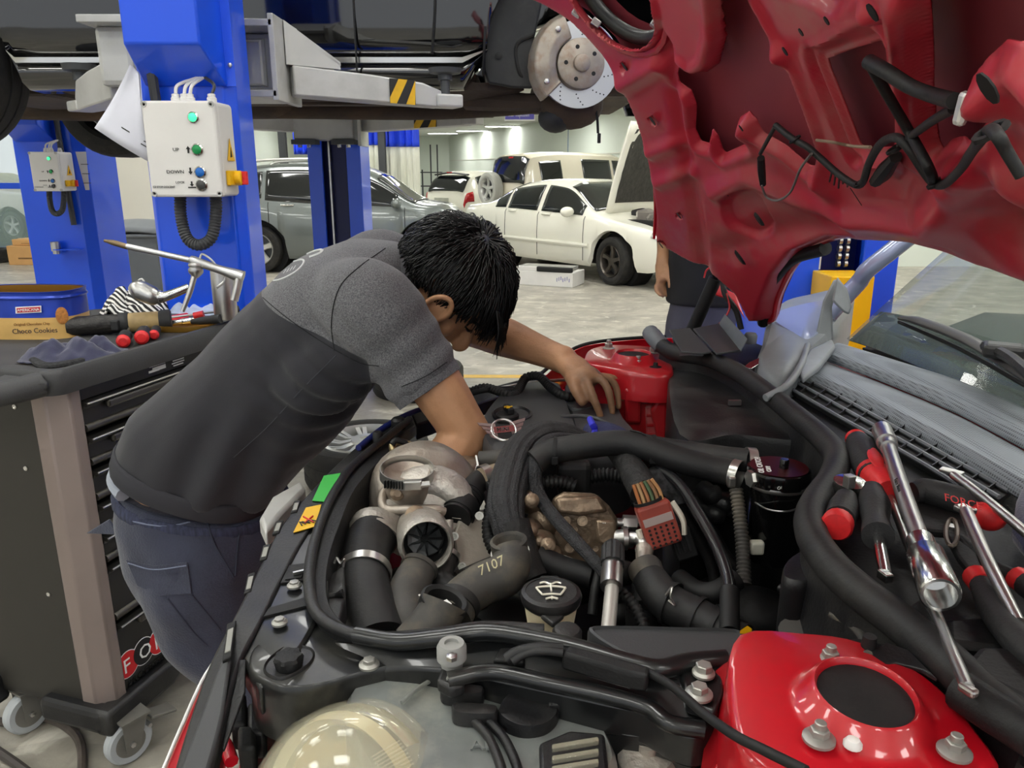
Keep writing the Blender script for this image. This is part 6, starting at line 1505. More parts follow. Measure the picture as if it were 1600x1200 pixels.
hose('bonnet_cable', [(1012, 1050, 1.17), (1050, 1072, 1.18), (1100, 1115, 1.19), (1150, 1150, 1.20), (1190, 1170, 1.207), (1260, 1205, 1.215)], .0034, m_rubber_d, 8, mode='z')
plate('cable_guide', [(770, 1030, 1.155), (780, 1012, 1.155), (822, 1010, 1.155), (818, 1034, 1.155)], m_plastic_d, .006, bevel=.002)
# roller stop
rs = MB().lathe([(.008, -.012), (.0095, -.004), (.0095, 0), (.0125, .001), (.0125, .012), (.0105, .016), (.006, .016), (.006, .013), (.0005, .013)], Zp(706, 1030, 1.155), (0, 0, 1), 26).build('rubber_stop', mat('grey_rubber_stop', '#8f8f8c', .6), car)
mb = MB(); hexbolt(mb, Zp(706, 1030, 1.167), (0, 0, 1), .0048, .004); mb.build('stop_bolt', m_steel, rs)
plate('stop_bracket', [(682, 1062, 1.150), (690, 1040, 1.150), (722, 1040, 1.150), (726, 1068, 1.148), (705, 1075, 1.148)], m_plastic, .012, bevel=.003); plate('stop_window', [(697, 1060, 1.1515), (700, 1052, 1.1515), (716, 1052, 1.1515), (717, 1060, 1.1515)], mat('pale_slot', '#8f8f88', .6), .002, bevel=0)
# round cap and flat module behind the bar
MB().lathe([(.013, -.01), (.013, .002), (.011, .005), (.007, .006), (.0005, .0055)], Zp(886, 990, 1.162), (0, 0, 1), 24).build('round_cap', m_plastic, car)
dome('flat_module', [(918, 988), (960, 984), (1080, 987), (1135, 988), (1162, 994), (1160, 1015), (1148, 1060), (1060, 1060), (960, 1020)], 1.145, m_cover, skirt=.05, inset=((1.0, 0), (.985, .004), (.95, .005), (.93, .002), (.5, .002), (.1, .002)))

# ---- headlamp
m_lens = mat('yellowed_lens', '#e4dfc2', .10, 0, .05, 6, alpha=.22, coat=.9, spec=.6)
m_refl = mat('lamp_reflector', '#d9d6c4', .18, .75, .06, 12)
m_house = mat('milky_lamp_housing', '#6d716f', .28, 0, .35, 16, alpha=.9, coat=.4, dirt='#aaa798', dirt_amt=.6, dirt_scale=12)
lc_ = D(540, 1285, .60); la = V((-.42, -.62, .30)).normalized(); lu, lv, lw = basis(la)
lamp = MB().lathe([(.085, -.03), (.086, -.005), (.082, .018), (.070, .038), (.052, .052), (.028, .061), (.0005, .064)], lc_, la, 48, caps=False).build('headlamp', m_lens, car, angle=80, solid=.003)
MB().lathe([(.083, -.02), (.078, -.012), (.070, -.03), (.05, -.055), (.02, -.065), (.0005, -.065)], lc_, la, 40, caps=False).build('reflector', m_refl, lamp, angle=80, solid=.002)
MB().lathe([(.082, .0), (.078, .012), (.072, .004), (.074, -.008)], lc_, la, 48, caps=False).build('bezel_ring', mat('cream_bezel', '#c9bf9c', .3, .3), lamp)
MB().lathe([(.034, -.03), (.034, -.012), (.030, -.004), (.018, .003), (.0005, .006)], lc_ + lu * .012 + lv * .012, la, 32).build('projector', m_refl, lamp)
MB().lathe([(.012, -.03), (.012, -.01), (.008, -.004), (.0005, -.002)], lc_ - lu * .035 - lv * .03, la, 20).build('signal_bulb', mat('amber_bulb', '#c9a45a', .15, 0, .1, 9), lamp)
m = MB()
for k in range(46):
    a = -.35 + 1.5 * k / 45; d = lu * math.cos(a) + lv * math.sin(a); m.rod(lc_ + d * .0862 + la * .002, lc_ + d * .078 + la * .0275, .0007, 4)
m.build('lens_flutes', m_lens, lamp)['kind'] = 'stuff'
m = MB(); rings = []
hs = [[(560, 1085), (650, 1040), (720, 1048), (742, 1075), (760, 1110), (700, 1140), (640, 1160), (560, 1130)], ]
dome('lamp_housing', [(540, 1108), (585, 1075), (630, 1046), (690, 1040), (730, 1052), (770, 1075), (840, 1080), (895, 1092), (930, 1115), (950, 1160), (960, 1230), (820, 1300), (640, 1290), (560, 1200)], 1.105, m_house, lamp, skirt=.08, inset=((1.0, 0), (.985, .008), (.95, .014), (.6, .016), (.3, .014), (.05, .013)), sub=4)
for k, (x, y, w, h) in enumerate(((722, 1079, 34, 7), (742, 1110, 36, 8))):
    dome('housing_ridge', [(x - w, y - h * .2), (x - w * .8, y - h), (x + w * .8, y - h * .6), (x + w, y + h * .4), (x + w * .7, y + h * 1.3), (x - w * .7, y + h)], 1.130, m_plastic, lamp, skirt=.01, inset=((1.0, 0), (.93, .003), (.5, .004), (.1, .004)))
for pts in ([(735, 1120), (762, 1150), (780, 1190), (790, 1230)], [(752, 1115), (785, 1150), (805, 1190), (815, 1230)]):
    hose('housing_rib', [(x, y, 1.124) for x, y in pts], .004, m_plastic, 8, mode='z', parent=lamp)
plate('housing_box', [(842, 1160, 1.130), (890, 1140, 1.130), (945, 1145, 1.13), (955, 1230, 1.13), (845, 1230, 1.13)], m_plastic, .01, bevel=.003, parent=lamp)
for y in (1162, 1180, 1196): plate('box_louvre', [(862, y, 1.134), (935, y - 12, 1.134), (936, y - 5, 1.134), (863, y + 7, 1.134)], m_lens, .005, bevel=.001, parent=lamp)
plate('housing_clip', [(856, 1100, 1.135), (858, 1084, 1.135), (905, 1083, 1.135), (908, 1100, 1.135)], m_plastic_d, .012, bevel=.002, parent=lamp)
hose('housing_crest', [(628, 1098, 1.126), (650, 1078, 1.126), (675, 1062, 1.124)], .002, m_house, 6, mode='z', parent=lamp)
text('lamp_stamp', 'AL', .016, Zp(735, 1172, 1.1235), (1, .1, 0), (-.1, 1, 0), m_house, lamp, .001)
dome('housing_dark_patch', [(778, 1120), (795, 1090), (835, 1082), (868, 1092), (872, 1120), (850, 1140), (810, 1142)], 1.126, m_plastic, lamp, skirt=.01, inset=((1.0, 0), (.95, .005), (.6, .006), (.1, .004)))  # dark mottled patch of the milky housing
plate('bumper_beam', [(405, 808, 1.07), (425, 775, 1.07), (470, 750, 1.07), (478, 762, 1.07), (440, 800, 1.07), (415, 830, 1.07)], m_silver, .03, bevel=.006)
# levelling motor beside the lamp
mt_ = MB().lathe([(.022, -.02), (.024, 0), (.020, .006), (.008, .008), (.008, .014), (.0005, .015)], Zp(1012, 1185, 1.10), (0, 0, 1), 24).build('level_motor', m_alu, car)
# bumper corner: red edge with white trim line and grey brace at the lower left
ribbon('bumper_corner', [(245, 1230, 1.045), (285, 1135, 1.06), (315, 1068, 1.075), (332, 1040, 1.08)], [(296, 1230, 1.045), (318, 1140, 1.06), (335, 1075, 1.075), (341, 1046, 1.08)], m_red, .10)
hose('bumper_trim', [(243, 1230, 1.048), (283, 1135, 1.063), (313, 1068, 1.078), (331, 1038, 1.083)], .0016, m_pw, 6, mode='z')
ribbon('panel_brace', [(270, 1230, 1.10), (312, 1120, 1.115), (338, 1050, 1.13), (352, 1020, 1.135)], [(318, 1230, 1.10), (345, 1130, 1.115), (356, 1060, 1.13), (362, 1026, 1.135)], m_cover, .006)
plate('side_flap', [(366, 1075, 1.12), (374, 1030, 1.13), (384, 1030, 1.13), (383, 1080, 1.12), (350, 1170, 1.10), (338, 1165, 1.10)], m_plastic, .004, bevel=.001)
for k, (x, y, w, h) in enumerate(((372, 1105, 12, 26), (400, 1120, 14, 24), (385, 1150, 14, 18))): plate('duct_block', [(x - w, y + h, 1.075), (x - w, y - h, 1.075), (x + w, y - h, 1.075), (x + w, y + h, 1.075)], m_plastic_d if k != 1 else m_plastic, .03, bevel=.004)
hose('red_bracket', [(335, 1170, 1.06), (350, 1160, 1.06), (362, 1190, 1.06)], .006, m_red, 8, mode='z')

# ---- engine cover
ec = dome('engine_cover', [(752, 690), (755, 662), (778, 632), (798, 616), (840, 607), (872, 610), (880, 625), (893, 660), (905, 700), (880, 726), (820, 735), (770, 722)], 1.115, m_cover, skirt=.09, inset=((1.0, 0), (.985, .012), (.95, .018), (.6, .022), (.2, .024), (.02, .024)))
dome('engine_cover_half', [(882, 612), (905, 608), (935, 618), (960, 640), (975, 668), (992, 690), (985, 715), (930, 728), (905, 715), (893, 660)], 1.105, m_cover, ec, skirt=.09, inset=((1.0, 0), (.985, .012), (.95, .017), (.5, .02), (.05, .02)))
hose('cover_moulding', [(876, 652, 1.135), (905, 650, 1.136), (935, 655, 1.134), (965, 672, 1.128), (978, 690, 1.12)], .004, m_cover, 8, mode='z', parent=ec)
dome('cover_lid', [(884, 622), (905, 614), (930, 622), (938, 632), (915, 640), (890, 638)], 1.124, m_cover, ec, skirt=.004, inset=((1.0, 0), (.97, .003), (.5, .0035), (.1, .0035)))
oc = Zp(793, 655, 1.14)
MB().lathe([(.034, -.004), (.036, .002), (.032, .004), (.029, -.001), (.0005, -.003)], Zp(800, 647, 1.139), (0, 0, 1), 32, sx=1.2).build('filler_recess', m_plastic, ec)
MB().lathe([(.020, -.004), (.020, .008), (.017, .011), (.0005, .011)], oc, (0, 0, 1), 26).build('oil_filler_cap', m_plastic_d, ec)
MB().box(oc + V((.002, .006, .016)), (.012, .032, .012), .3).build('cap_grip', m_plastic_d, ec, angle=0, bevel=.003)
m = MB(); q = oc + V((.001, -.002, .0225)); m.tube([q + V((-.006, .0, 0)), q + V((-.002, .004, 0)), q + V((.003, .001, 0)), q + V((.007, .004, 0))], .0013, 5); m.tube([q + V((-.003, -.004, 0)), q + V((.003, -.004, 0))], .0013, 5); m.build('cap_symbol', m_hazyel, ec)
# winged emblem
eo = Zp(787, 672, 1.148); eu = V((.96, .26, .02)).normalized(); ev = V((-.2, .72, .62)); ev = (ev - eu * ev.dot(eu)).normalized(); en = eu.cross(ev)
em = MB().tube([eo + eu * (.020 * math.cos(a)) + ev * (.020 * math.sin(a)) for a in [2 * PI * k / 24 for k in range(24)]], .0024, 8, sub=1, closed=True).build('emblem', m_steel, ec)
for s_ in (-1, 1):
    m = MB()
    for k in range(4):
        y = .012 - k * .008; m.slab([eo + eu * (s_ * .012) + ev * y, eo + eu * (s_ * (.040 - k * .005)) + ev * (y + .006), eo + eu * (s_ * (.038 - k * .005)) + ev * (y + .0005), eo + eu * (s_ * .012) + ev * (y - .006)][::s_], en, .002)
    m.build('emblem_wing', m_steel, em)
MB().slab([eo + eu * -.017 + ev * -.006, eo + eu * .017 + ev * -.006, eo + eu * .017 + ev * .006, eo + eu * -.017 + ev * .006], en, .003).build('emblem_plate', m_chrome, em, angle=0)
text('emblem_lettering', 'MINI', .010, eo + eu * -.012 + ev * -.0035 + en * .0034, eu, ev, m_black, em)

# far edge of the bay beyond the cover: black liner, white edge, corrugated loom
ribbon('far_carrier', [(640, 640, 1.13), (700, 622, 1.12), (760, 606, 1.115), (815, 592, 1.11), (862, 583, 1.11)], [(650, 664, 1.12), (720, 640, 1.11), (780, 620, 1.10), (830, 606, 1.10), (872, 598, 1.10)], m_plastic, .03)
hose('blue_seal', [(560, 700, 1.145), (600, 668, 1.147), (640, 646, 1.147), (670, 636, 1.145)], .005, m_blue_d, 8, mode='z')
hose('white_edge', [(783, 606, 1.125), (830, 598, 1.125), (885, 593, 1.125)], .0035, m_steel, 6, mode='z')
hose('corrugated_loom', [(735, 612, 1.13), (760, 606, 1.14), (800, 618, 1.135), (812, 606, 1.14), (822, 590, 1.15), (842, 588, 1.155), (860, 605, 1.145), (880, 618, 1.14), (900, 622, 1.13)], .0085, m_rubber, 10, mode='z', ribs=.007, amp=.1)
hose('loom_tail', [(700, 632, 1.12), (745, 612, 1.135), (790, 608, 1.14), (815, 612, 1.135)], .006, m_rubber_d, 8, mode='z')
for (x, y, r, nm) in ((622, 656, .012, 'latch_buffer'), (590, 678, .008, 'small_buffer')): MB().lathe([(r, -.03), (r, 0), (r * .7, .004), (.0005, .005)], Zp(x, y, 1.155), (0, 0, 1), 16).build(nm, m_plastic_d, car)
hose('sensor_post', [(627, 690, 1.30), (626, 668, 1.30), (625, 655, 1.30)], [.008, .010, .010], m_plastic_d, 12)
for k, (x, y, w, h, z) in enumerate(((560, 790, 26, 22, 1.05), (575, 760, 24, 20, 1.06), (548, 830, 22, 30, 1.03), (600, 720, 26, 20, 1.06), (545, 880, 18, 30, 1.06), (528, 930, 16, 34, 1.08))):
    plate('duct_panel', [(x - w, y + h, z), (x - w * .6, y - h, z), (x + w, y - h * .8, z), (x + w * .7, y + h, z)], m_plastic_d if k % 2 else m_plastic, .05, bevel=.006)
hose('spring_clip', [(522, 880, .86), (526, 872, .86), (532, 880, .86), (538, 874, .86), (536, 886, .86)], .0016, m_clamp, 6)
plate('side_pack', [(512, 900, 1.115), (538, 880, 1.115), (540, 930, 1.115), (528, 985, 1.115), (508, 970, 1.115)], m_plastic, .03, bevel=.003)
hose('pack_tab', [(512, 932, .815), (525, 930, .815), (536, 927, .815)], [.004, .003, .005], m_plastic, 8)

# ---- turbocharger
tb = MB()
c = D(662, 770, 1.10); ax = V((.15, -.55, .82)).normalized()
tb.lathe([(.075, -.06), (.080, -.02), (.076, .02), (.060, .045), (.034, .058), (.0005, .060)], c, ax, 32)
turbo = tb.build('turbo_heat_shield', m_shield, car, angle=60)
cc_ = D(636, 738, 1.02); ca = (V((.05, -.12, 1))).normalized()
bandc = MB().lathe([(.0345, -.007), (.036, -.007), (.036, .007), (.0345, .007), (.0345, -.007)], cc_, ca, 40, caps=False).build('band_clamp', m_clamp, car, angle=30)
MB().lathe([(.026, -.05), (.030, -.02), (.033, -.004), (.031, .0), (.024, -.008), (.012, -.012), (.0005, -.012)], cc_, ca, 32).build('shield_neck', m_shield, turbo)
MB().box(cc_ + V((.012, -.037, -.002)), (.024, .010, .013), .1).build('clamp_screw_housing', m_clamp, bandc, angle=0, bevel=.002)
MB().rod(cc_ + V((.022, -.037, -.002)), cc_ + V((.034, -.036, -.001)), .004, 8).build('clamp_screw', m_clamp, bandc)
m = MB()
for k in range(8): m.box(cc_ + V((-.024 + k * .0038, -.0335 - .0006 * k, -.003)), (.0012, .004, .010), -.5 + k * .06)
m.build('clamp_teeth', m_black, bandc, angle=0)['kind'] = 'stuff'
# compressor / turbine scroll with the open outlet towards the viewer
sc_ = D(668, 800, 1.04); tb = MB()
rings = []
for k in range(25):
    a = 2 * PI * k / 24; rr_ = .046 + .006 * math.sin(a); q = .016 + .006 * (1 - k / 24)
    pc = sc_ + V((math.cos(a) * rr_, .012 * math.sin(a), math.sin(a) * rr_ * .8)); ru = (pc - sc_).normalized(); rv = V((0, -1, 0))
    rings.append([pc + ru * (math.cos(b) * q) + rv * (math.sin(b) * q) for b in [2 * PI * j / 12 for j in range(12)]])
tb.loft(rings, caps=False).build('turbo_scroll', m_alu, turbo, angle=60)
MB().ball(D(668, 790, 1.05), (.052, .03, .034)).build('turbo_casting', m_alu, turbo, angle=60)
oc_ = D(666, 850, .935); oa = TOCAM(640, 800); oa = (oa + V((.05, 0, -.22))).normalized()
MB().lathe([(.034, -.07), (.034, -.02), (.0345, -.006), (.0325, .006), (.030, .010), (.0285, .008), (.0275, 0), (.027, -.05), (.0005, -.052)], oc_, oa, 36).build('turbo_outlet', m_alu, turbo)
MB().lathe([(.0265, .0), (.026, -.03), (.010, -.035), (.0005, -.035)], oc_ - oa * .006, oa, 32, caps=False).build('outlet_bore_shade', m_rubber_d, turbo)  # dark lining put in as the shade inside the outlet
for k in range(9):
    an = 2 * PI * k / 9; u2, v2, _ = basis(oa); d2 = u2 * math.cos(an) + v2 * math.sin(an); e2 = u2 * math.cos(an + .6) + v2 * math.sin(an + .6)
    MB().slab([oc_ - oa * .030 + d2 * .005, oc_ - oa * .028 + d2 * .022, oc_ - oa * .022 + e2 * .022, oc_ - oa * .024 + e2 * .006], oa, .0015).build('impeller_blade', m_steel_dark, turbo, angle=0)
hose('oil_line', [(606, 762, 1.03), (598, 775, 1.02), (602, 795, 1.0), (640, 796, .995), (680, 796, .995), (694, 800, 1.0)], .0062, m_shield, 10, parent=turbo)
hose('oil_line', [(701, 812, .99), (701, 840, .985), (702, 866, .98)], .006, m_alu, 10, parent=turbo)
hose('shield_rod', [(688, 800, .99), (668, 801, .985), (652, 803, .985)], .0022, m_shield, 6, parent=turbo)
for (x, y, d, r) in ((621, 771, 1.0, .006), (650, 807, .98, .009), (690, 822, 1.0, .004), (693, 833, 1.0, .004)):
    mb = MB(); hexbolt(mb, D(x, y, d), TOCAM(x, y), r, .006, r * 1.6); mb.build('bolt', m_iron, turbo)
MB().tube([D(612, 800, 1.02), D(604, 815, 1.0), D(594, 830, .99)], [.02, .018, .03], 14, 5).build('charge_neck', m_alu, turbo)
hose('oxygen_sensor', [(622, 720, 1.16), (617, 708, 1.16), (613, 696, 1.165), (622, 690, 1.17), (645, 697, 1.17), (660, 706, 1.17)], [.008, .0065, .0055, .006, .0055, .004], mat('brass_sensor', '#9b8b68', .35, .8, .2, 30), 10)
hose('sensor_lead', [(612, 695, 1.16), (620, 688, 1.165), (640, 695, 1.17), (665, 708, 1.17), (690, 716, 1.18)], .005, m_rubber_d, 8)
MB().ball(D(720, 745, 1.18), (.05, .05, .03)).build('manifold_lump', m_iron, car, angle=60)

# ---- big charge hose with steel band
H1 = [(585, 835, .99), (572, 860, .955), (567, 905, .90), (575, 950, .86), (588, 1000, .83)]
h1 = hose('charge_hose', H1, [.031, .031, .030, .031, .032], m_rubber, 28)
a, b = D(570, 890, .915), D(568, 905, .90); band('hose_band', D(569, 898, .908), (b - a), .0312, .012, m_clamp, .0015, h1)
MB().lathe([(.033, -.012), (.035, -.008), (.034, .008), (.031, .012), (.028, .012), (.028, -.012)], D(584, 834, .995), D(572, 860, .955) - D(592, 822, 1.01), 30).build('hose_collar', m_alu, h1)
# ---- open rubber elbows
h2 = hose('coolant_elbow', [(656, 886, .93), (644, 910, .91), (632, 940, .885), (634, 972, .86), (660, 995, .85), (700, 1000, .86)], [.021, .023, .024, .025, .024, .024], m_grey_hose, 24)
band('hose_ring', D(655, 888, .929), D(644, 910, .91) - D(660, 878, .935), .0215, .006, m_grey_hose, .002, h2)
hose('hose_clip', [(612, 940, .87), (622, 934, .862), (640, 938, .86), (652, 944, .865), (656, 930, .86)], .0018, m_clamp, 6, parent=h2)
h3 = hose('open_elbow', [(694, 942, .83), (685, 962, .825), (668, 985, .82), (645, 1010, .815)], [.026, .025, .025, .025], m_grey_hose, 24)
o_ = D(695, 938, .83); oa = (D(694, 936, .83) - D(684, 962, .828)).normalized(); oa = (oa + TOCAM(694, 936) * .45).normalized(); MB().lathe([(.0265, -.012), (.027, .001), (.024, .003), (.020, 0), (.019, -.02), (.0005, -.02)], o_, oa, 28).build('elbow_mouth', m_rubber_d, h3)
m = MB(); m.slab([D(690, 940, .822), D(698, 936, .824), D(706, 943, .822), D(700, 949, .82)], (0, -1, .3), .002); m.build('paint_flake', m_pw, h3, angle=0)
h4 = hose('thermostat_hose', [(795, 855, .925), (799, 878, .915), (785, 900, .905), (755, 912, .90), (722, 935, .885), (705, 965, .86)], [.020, .024, .026, .025, .024, .024], m_grey_hose, 24)
o_ = D(795, 849, .925); oa = (D(795, 849, .925) - D(799, 876, .925)).normalized(); oa = (oa + TOCAM(795, 849) * .35).normalized()
MB().lathe([(.021, -.02), (.0225, -.004), (.0225, .004), (.019, .006), (.016, .002), (.015, -.02), (.0005, -.02)], o_, oa, 28).build('hose_mouth', m_grey_hose, h4); MB().lathe([(.0162, .0025), (.0155, -.012), (.0005, -.012)], o_, oa, 24, caps=False).build('mouth_bore_shade', m_black, h4); band('hose_band', o_ - oa * .014, oa, .0225, .006, m_clamp, .0012, h4)  # black lining in the hose mouth stands for the shade inside
text('hose_marking', '7107', .016, D(750, 900, .878), V((.9, .25, .35)), V((-.3, .3, .9)), mat('cream_marking', '#cfc8a0', .6), h4)
band('hose_cuff', D(714, 945, .877), D(705, 965, .86) - D(722, 935, .885), .0245, .012, m_rubber, .002, h4); band('hose_cuff', D(742, 920, .9), D(722, 935, .885) - D(755, 912, .91), .0245, .004, m_rubber, .002, h4)
h5 = hose('return_hose', [(702, 866, .975), (696, 885, .955), (690, 905, .94), (705, 922, .925), (728, 930, .92)], [.013, .0125, .014, .014, .012], m_rubber, 16); band('hose_band', D(701, 872, .968), D(696, 885, .955) - D(702, 866, .975), .0135, .008, m_clamp, .001, h5)
hose('lower_pipe', [(715, 905, .97), (760, 885, .985), (800, 872, .99)], .010, m_rubber, 12)
# ---- breather hose with clamp on the left of the cover
h6 = hose('breather_hose', [(768, 742, 1.10), (748, 752, 1.085), (730, 775, 1.06), (712, 808, 1.02)], [.014, .016, .018, .021], m_rubber, 22)
a, b = D(733, 772, 1.06), D(714, 806, 1.025)
for f in (.0, .14, .28): band('hose_rib', a.lerp(b, f), b - a, .0195, .005, m_rubber_d, .0025, h6)
band('hose_cuff', a.lerp(b, .7), b - a, .0215, .022, m_rubber_d, .002, h6)
MB().tube([D(752, 748, 1.08), D(768, 742, 1.09), D(790, 736, 1.10)], [.015, .0145, .015], 18, 5).build('cloth_hose', mat('tan_cloth_hose', '#8b7b66', .8, 0, .25, 30), h6)
band('spring_clamp', D(758, 745, 1.086), D(790, 736, 1.10) - D(752, 748, 1.08), .0165, .012, m_clamp, .0015, h6); MB().box(D(768, 762, 1.065), (.012, .02, .016), .4).build('clamp_box', m_plastic_d, h6, angle=0, bevel=.003)
hose('clamp_wire', [(742, 740, 1.10), (748, 722, 1.12), (758, 708, 1.13), (772, 707, 1.13)], .0016, m_pw, 6); hose('clamp_wire', [(744, 712, 1.12), (748, 732, 1.10), (752, 744, 1.08)], .0016, m_pw, 6)
hose('cross_hose', [(750, 718, 1.13), (775, 716, 1.125), (805, 712, 1.12), (835, 706, 1.12)], .0125, m_grey_hose, 18)
# ---- braided bundle arching over
hose('braided_bundle', [(915, 694, 1.17), (880, 684, 1.16), (845, 684, 1.14), (815, 706, 1.11), (798, 745, 1.07), (790, 790, 1.03), (795, 822, 1.01), (805, 850, 1.0)], [.018, .022, .024, .0255, .026, .0255, .022, .018], m_braid, flute=11, sub=8)
hose('taped_bundle', [(800, 820, 1.01), (810, 850, 1.0), (822, 875, .99), (835, 905, .98)], [.024, .023, .02, .018], mat('black_cloth_tape', '#1d1c1c', .7, 0, .3, 40, bump=.4, bscale=80), 16)
hose('thin_braid', [(905, 690, 1.14), (868, 688, 1.12), (845, 700, 1.09), (836, 730, 1.07), (838, 765, 1.06), (860, 800, 1.03), (890, 835, 1.0), (930, 878, .96), (945, 895, .95)], [.011, .011, .0105, .010, .010, .009, .009, .008, .008], m_braid, flute=8, sub=8)
hose('corrugated_line', [(775, 770, 1.06), (764, 800, 1.04), (762, 835, 1.02), (772, 862, 1.0)], .007, m_rubber_d, 10, ribs=.006, amp=.15)
# ---- the two long hoses to the catch can
g1 = hose('long_hose', [(836, 722, 1.07), (860, 706, 1.075), (915, 697, 1.07), (970, 692, 1.065), (1010, 700, 1.055), (1060, 718, 1.04), (1110, 731, 1.03), (1150, 740, 1.02)], .0178, m_rubber, 22)
g2 = hose('long_hose', [(975, 688, 1.10), (1025, 699, 1.09), (1080, 708, 1.07), (1130, 715, 1.05), (1172, 720, 1.03)], .016, m_rubber, 20)
for (x, y, d, px_, r) in ((867, 705, 1.075, 915, .019), (1020, 704, 1.058, 1060, .021)):
    band('cable_tie', D(x, y, d), D(px_, y + 4, d - .005) - D(x, y, d), r, .005, m_rubber_d, .0012, g1); MB().box(D(x, y + 14, d - .016), (.009, .007, .011)).build('tie_head', m_rubber_d, g1, angle=0, bevel=.001)
hose('tie_tail', [(1018, 694, 1.05), (1005, 678, 1.05), (985, 672, 1.06)], .0014, m_rubber_d, 5)
band('spring_clamp', D(1150, 741, 1.018), D(1160, 744, 1.01) - D(1130, 736, 1.025), .0182, .011, m_clamp, .0016, g1); MB().box(D(1143, 752, 1.00), (.010, .010, .014)).build('clamp_ears', m_clamp, g1, angle=0, bevel=.002)
band('spring_clamp', D(1172, 720, 1.03), (1, .0, -.1), .0165, .012, m_clamp, .0016, g2)
# ---- catch can
k0 = D(1216, 742, .985); cd = V((0, .0, 1)); m_canred = mat('maroon_anodised', '#4a1419', .3, .6, .1, 9); m_canblk = mat('black_anodised', '#0c0c0d', .18, .3, .1, 9, coat=.4)
can_ = MB().lathe([(.0005, -.115), (.033, -.115), (.035, -.11), (.035, -.012)], k0, cd, 36).build('catch_can', m_canblk, car)
MB().lathe([(.036, -.014), (.0385, -.012), (.039, -.009), (.0385, -.007), (.036, -.006)], k0, cd, 36, caps=False).build('silver_ring', m_steel, can_)
cp = MB(); rings = []
for h, k in ((-.008, 1.0), (.006, 1.0), (.010, .97), (.011, .9)): rings.append([k0 + V((math.cos(2 * PI * j / 48) * (.040 - .002 * (j % 8 < 3)) * k, math.sin(2 * PI * j / 48) * (.040 - .002 * (j % 8 < 3)) * k, h)) for j in range(48)])
cp.loft(rings).build('can_lid', m_canblk, can_, angle=40)
MB().lathe([(.0005, .0112), (.036, .0112), (.036, .012), (.0005, .012)], k0, cd, 36).build('lid_plate', m_canred, can_)
MB().lathe([(.006, .012), (.006, .022), (.005, .024), (.0005, .024)], k0 + V((.004, -.006, 0)), cd, 14).build('dip_screw', m_canblk, can_)
text('lid_lettering', 'OIL CATCH', .0105, k0 + V((-.026, -.024, .0123)), V((.2, 1, 0)), V((-1, .2, 0)), m_pw, can_)
text('lid_lettering', 'CAN', .0085, k0 + V((-.016, -.02, .0123)), V((.2, 1, 0)), V((-1, .2, 0)), m_pw, can_)
text('side_lettering', 'OUT', .006, k0 + V((-.014, -.0385, -.004)), (1, .2, 0), (0, 0, 1), m_pw, can_)
for a_, z_ in ((-.036, .0), (-.030, .0)):
    MB().lathe([(.011, 0), (.011, .006)], k0 + V((-.036, -.012, .0)), (-1, -.25, 0), 6).build('inlet_nut', m_clamp, can_); break
hose('can_ring', [(1180, 785, .98), (1200, 796, .955), (1230, 799, .945), (1258, 790, .955)], .0012, m_steel, 6, parent=can_)
hose('drain_fitting', [(1168, 838, 1.0), (1172, 855, 1.0), (1184, 860, .99), (1190, 848, .99)], .006, m_grey_hose, 8); MB().box(D(1182, 855, .98), (.018, .012, .018)).build('drain_nut', mat('pale_fitting', '#b8b6a8', .5), car, angle=0, bevel=.003)
hose('grey_corrugated', [(1150, 765, 1.0), (1155, 800, .99), (1160, 850, .975), (1163, 915, .95)], .0085, m_grey_hose, 10, ribs=.005, amp=.1)

# ---- iron head, bolts, fittings
hd_ = [(862, 778), (880, 768), (930, 770), (952, 790), (966, 812), (966, 880), (950, 896), (880, 892), (860, 870)]
q = [D(x, y, 1.05) for x, y in hd_]; nrm = -sight(910, 830)
head = MB().slab(q, sight(910, 830), .05).build('vacuum_pump', m_iron, car, angle=30, bevel=.006)
m = MB(); m.slab([D(*p) for p in ((868, 778, 1.045), (935, 774, 1.045), (950, 800, 1.045), (905, 806, 1.04), (872, 802, 1.04))], nrm, .014); m.build('pump_shelf', m_iron, head, angle=30, bevel=.005)
for (x, y, r) in ((910, 814, .0065), (885, 814, .0055), (898, 827, .0035), (945, 838, .004), (939, 845, .003), (890, 857, .006), (931, 858, .0035)):
    MB().lathe([(r * 1.15, -.002), (r * 1.1, .003), (r * .85, .003), (r * .8, .0005), (.0005, .0005)], D(x, y, 1.043), nrm, 16).build('pump_screw', m_iron, head)
m = MB(); m.slab([D(*p) for p in ((930, 812, 1.035), (962, 812, 1.035), (964, 850, 1.035), (948, 858, 1.035), (932, 845, 1.035))], nrm, .012); m.build('pump_boss', m_iron, head, angle=30, bevel=.004)
text('stamped_mark', '..', .012, D(941, 818, 1.018), (1, 0, 0), (0, .3, 1), m_pw, head)
fit = MB().rod(D(964, 816, 1.03), D(974, 817, 1.03), .006, 12).build('union_fitting', m_steel, car); MB().lathe([(.011, 0), (.011, .018)], D(973, 817, 1.03), (1, 0, -.05), 6).build('union_nut', m_steel, fit); MB().rod(D(987, 817, 1.03), D(1002, 816, 1.03), .005, 12).build('union_pipe', m_steel, fit)
f2 = MB().tube([D(966, 842, 1.01), D(985, 841, 1.0)], [.012, .013], 16, 3).build('pipe_elbow', m_steel, car)
band('elbow_ring', D(976, 841, 1.0), (1, 0, 0), .0135, .006, m_steel, .002, f2); hose('elbow_pipe', [(985, 841, 1.0), (998, 842, .995), (1006, 850, .985), (1007, 860, .98)], .009, m_steel, 14, parent=f2)
MB().lathe([(.011, 0), (.012, .004), (.011, .008), (.010, .028), (.012, .032)], D(1007, 856, .98), D(1006, 890, .95) - D(1007, 856, .98), 18).build('elbow_ferrule', m_shield, f2)
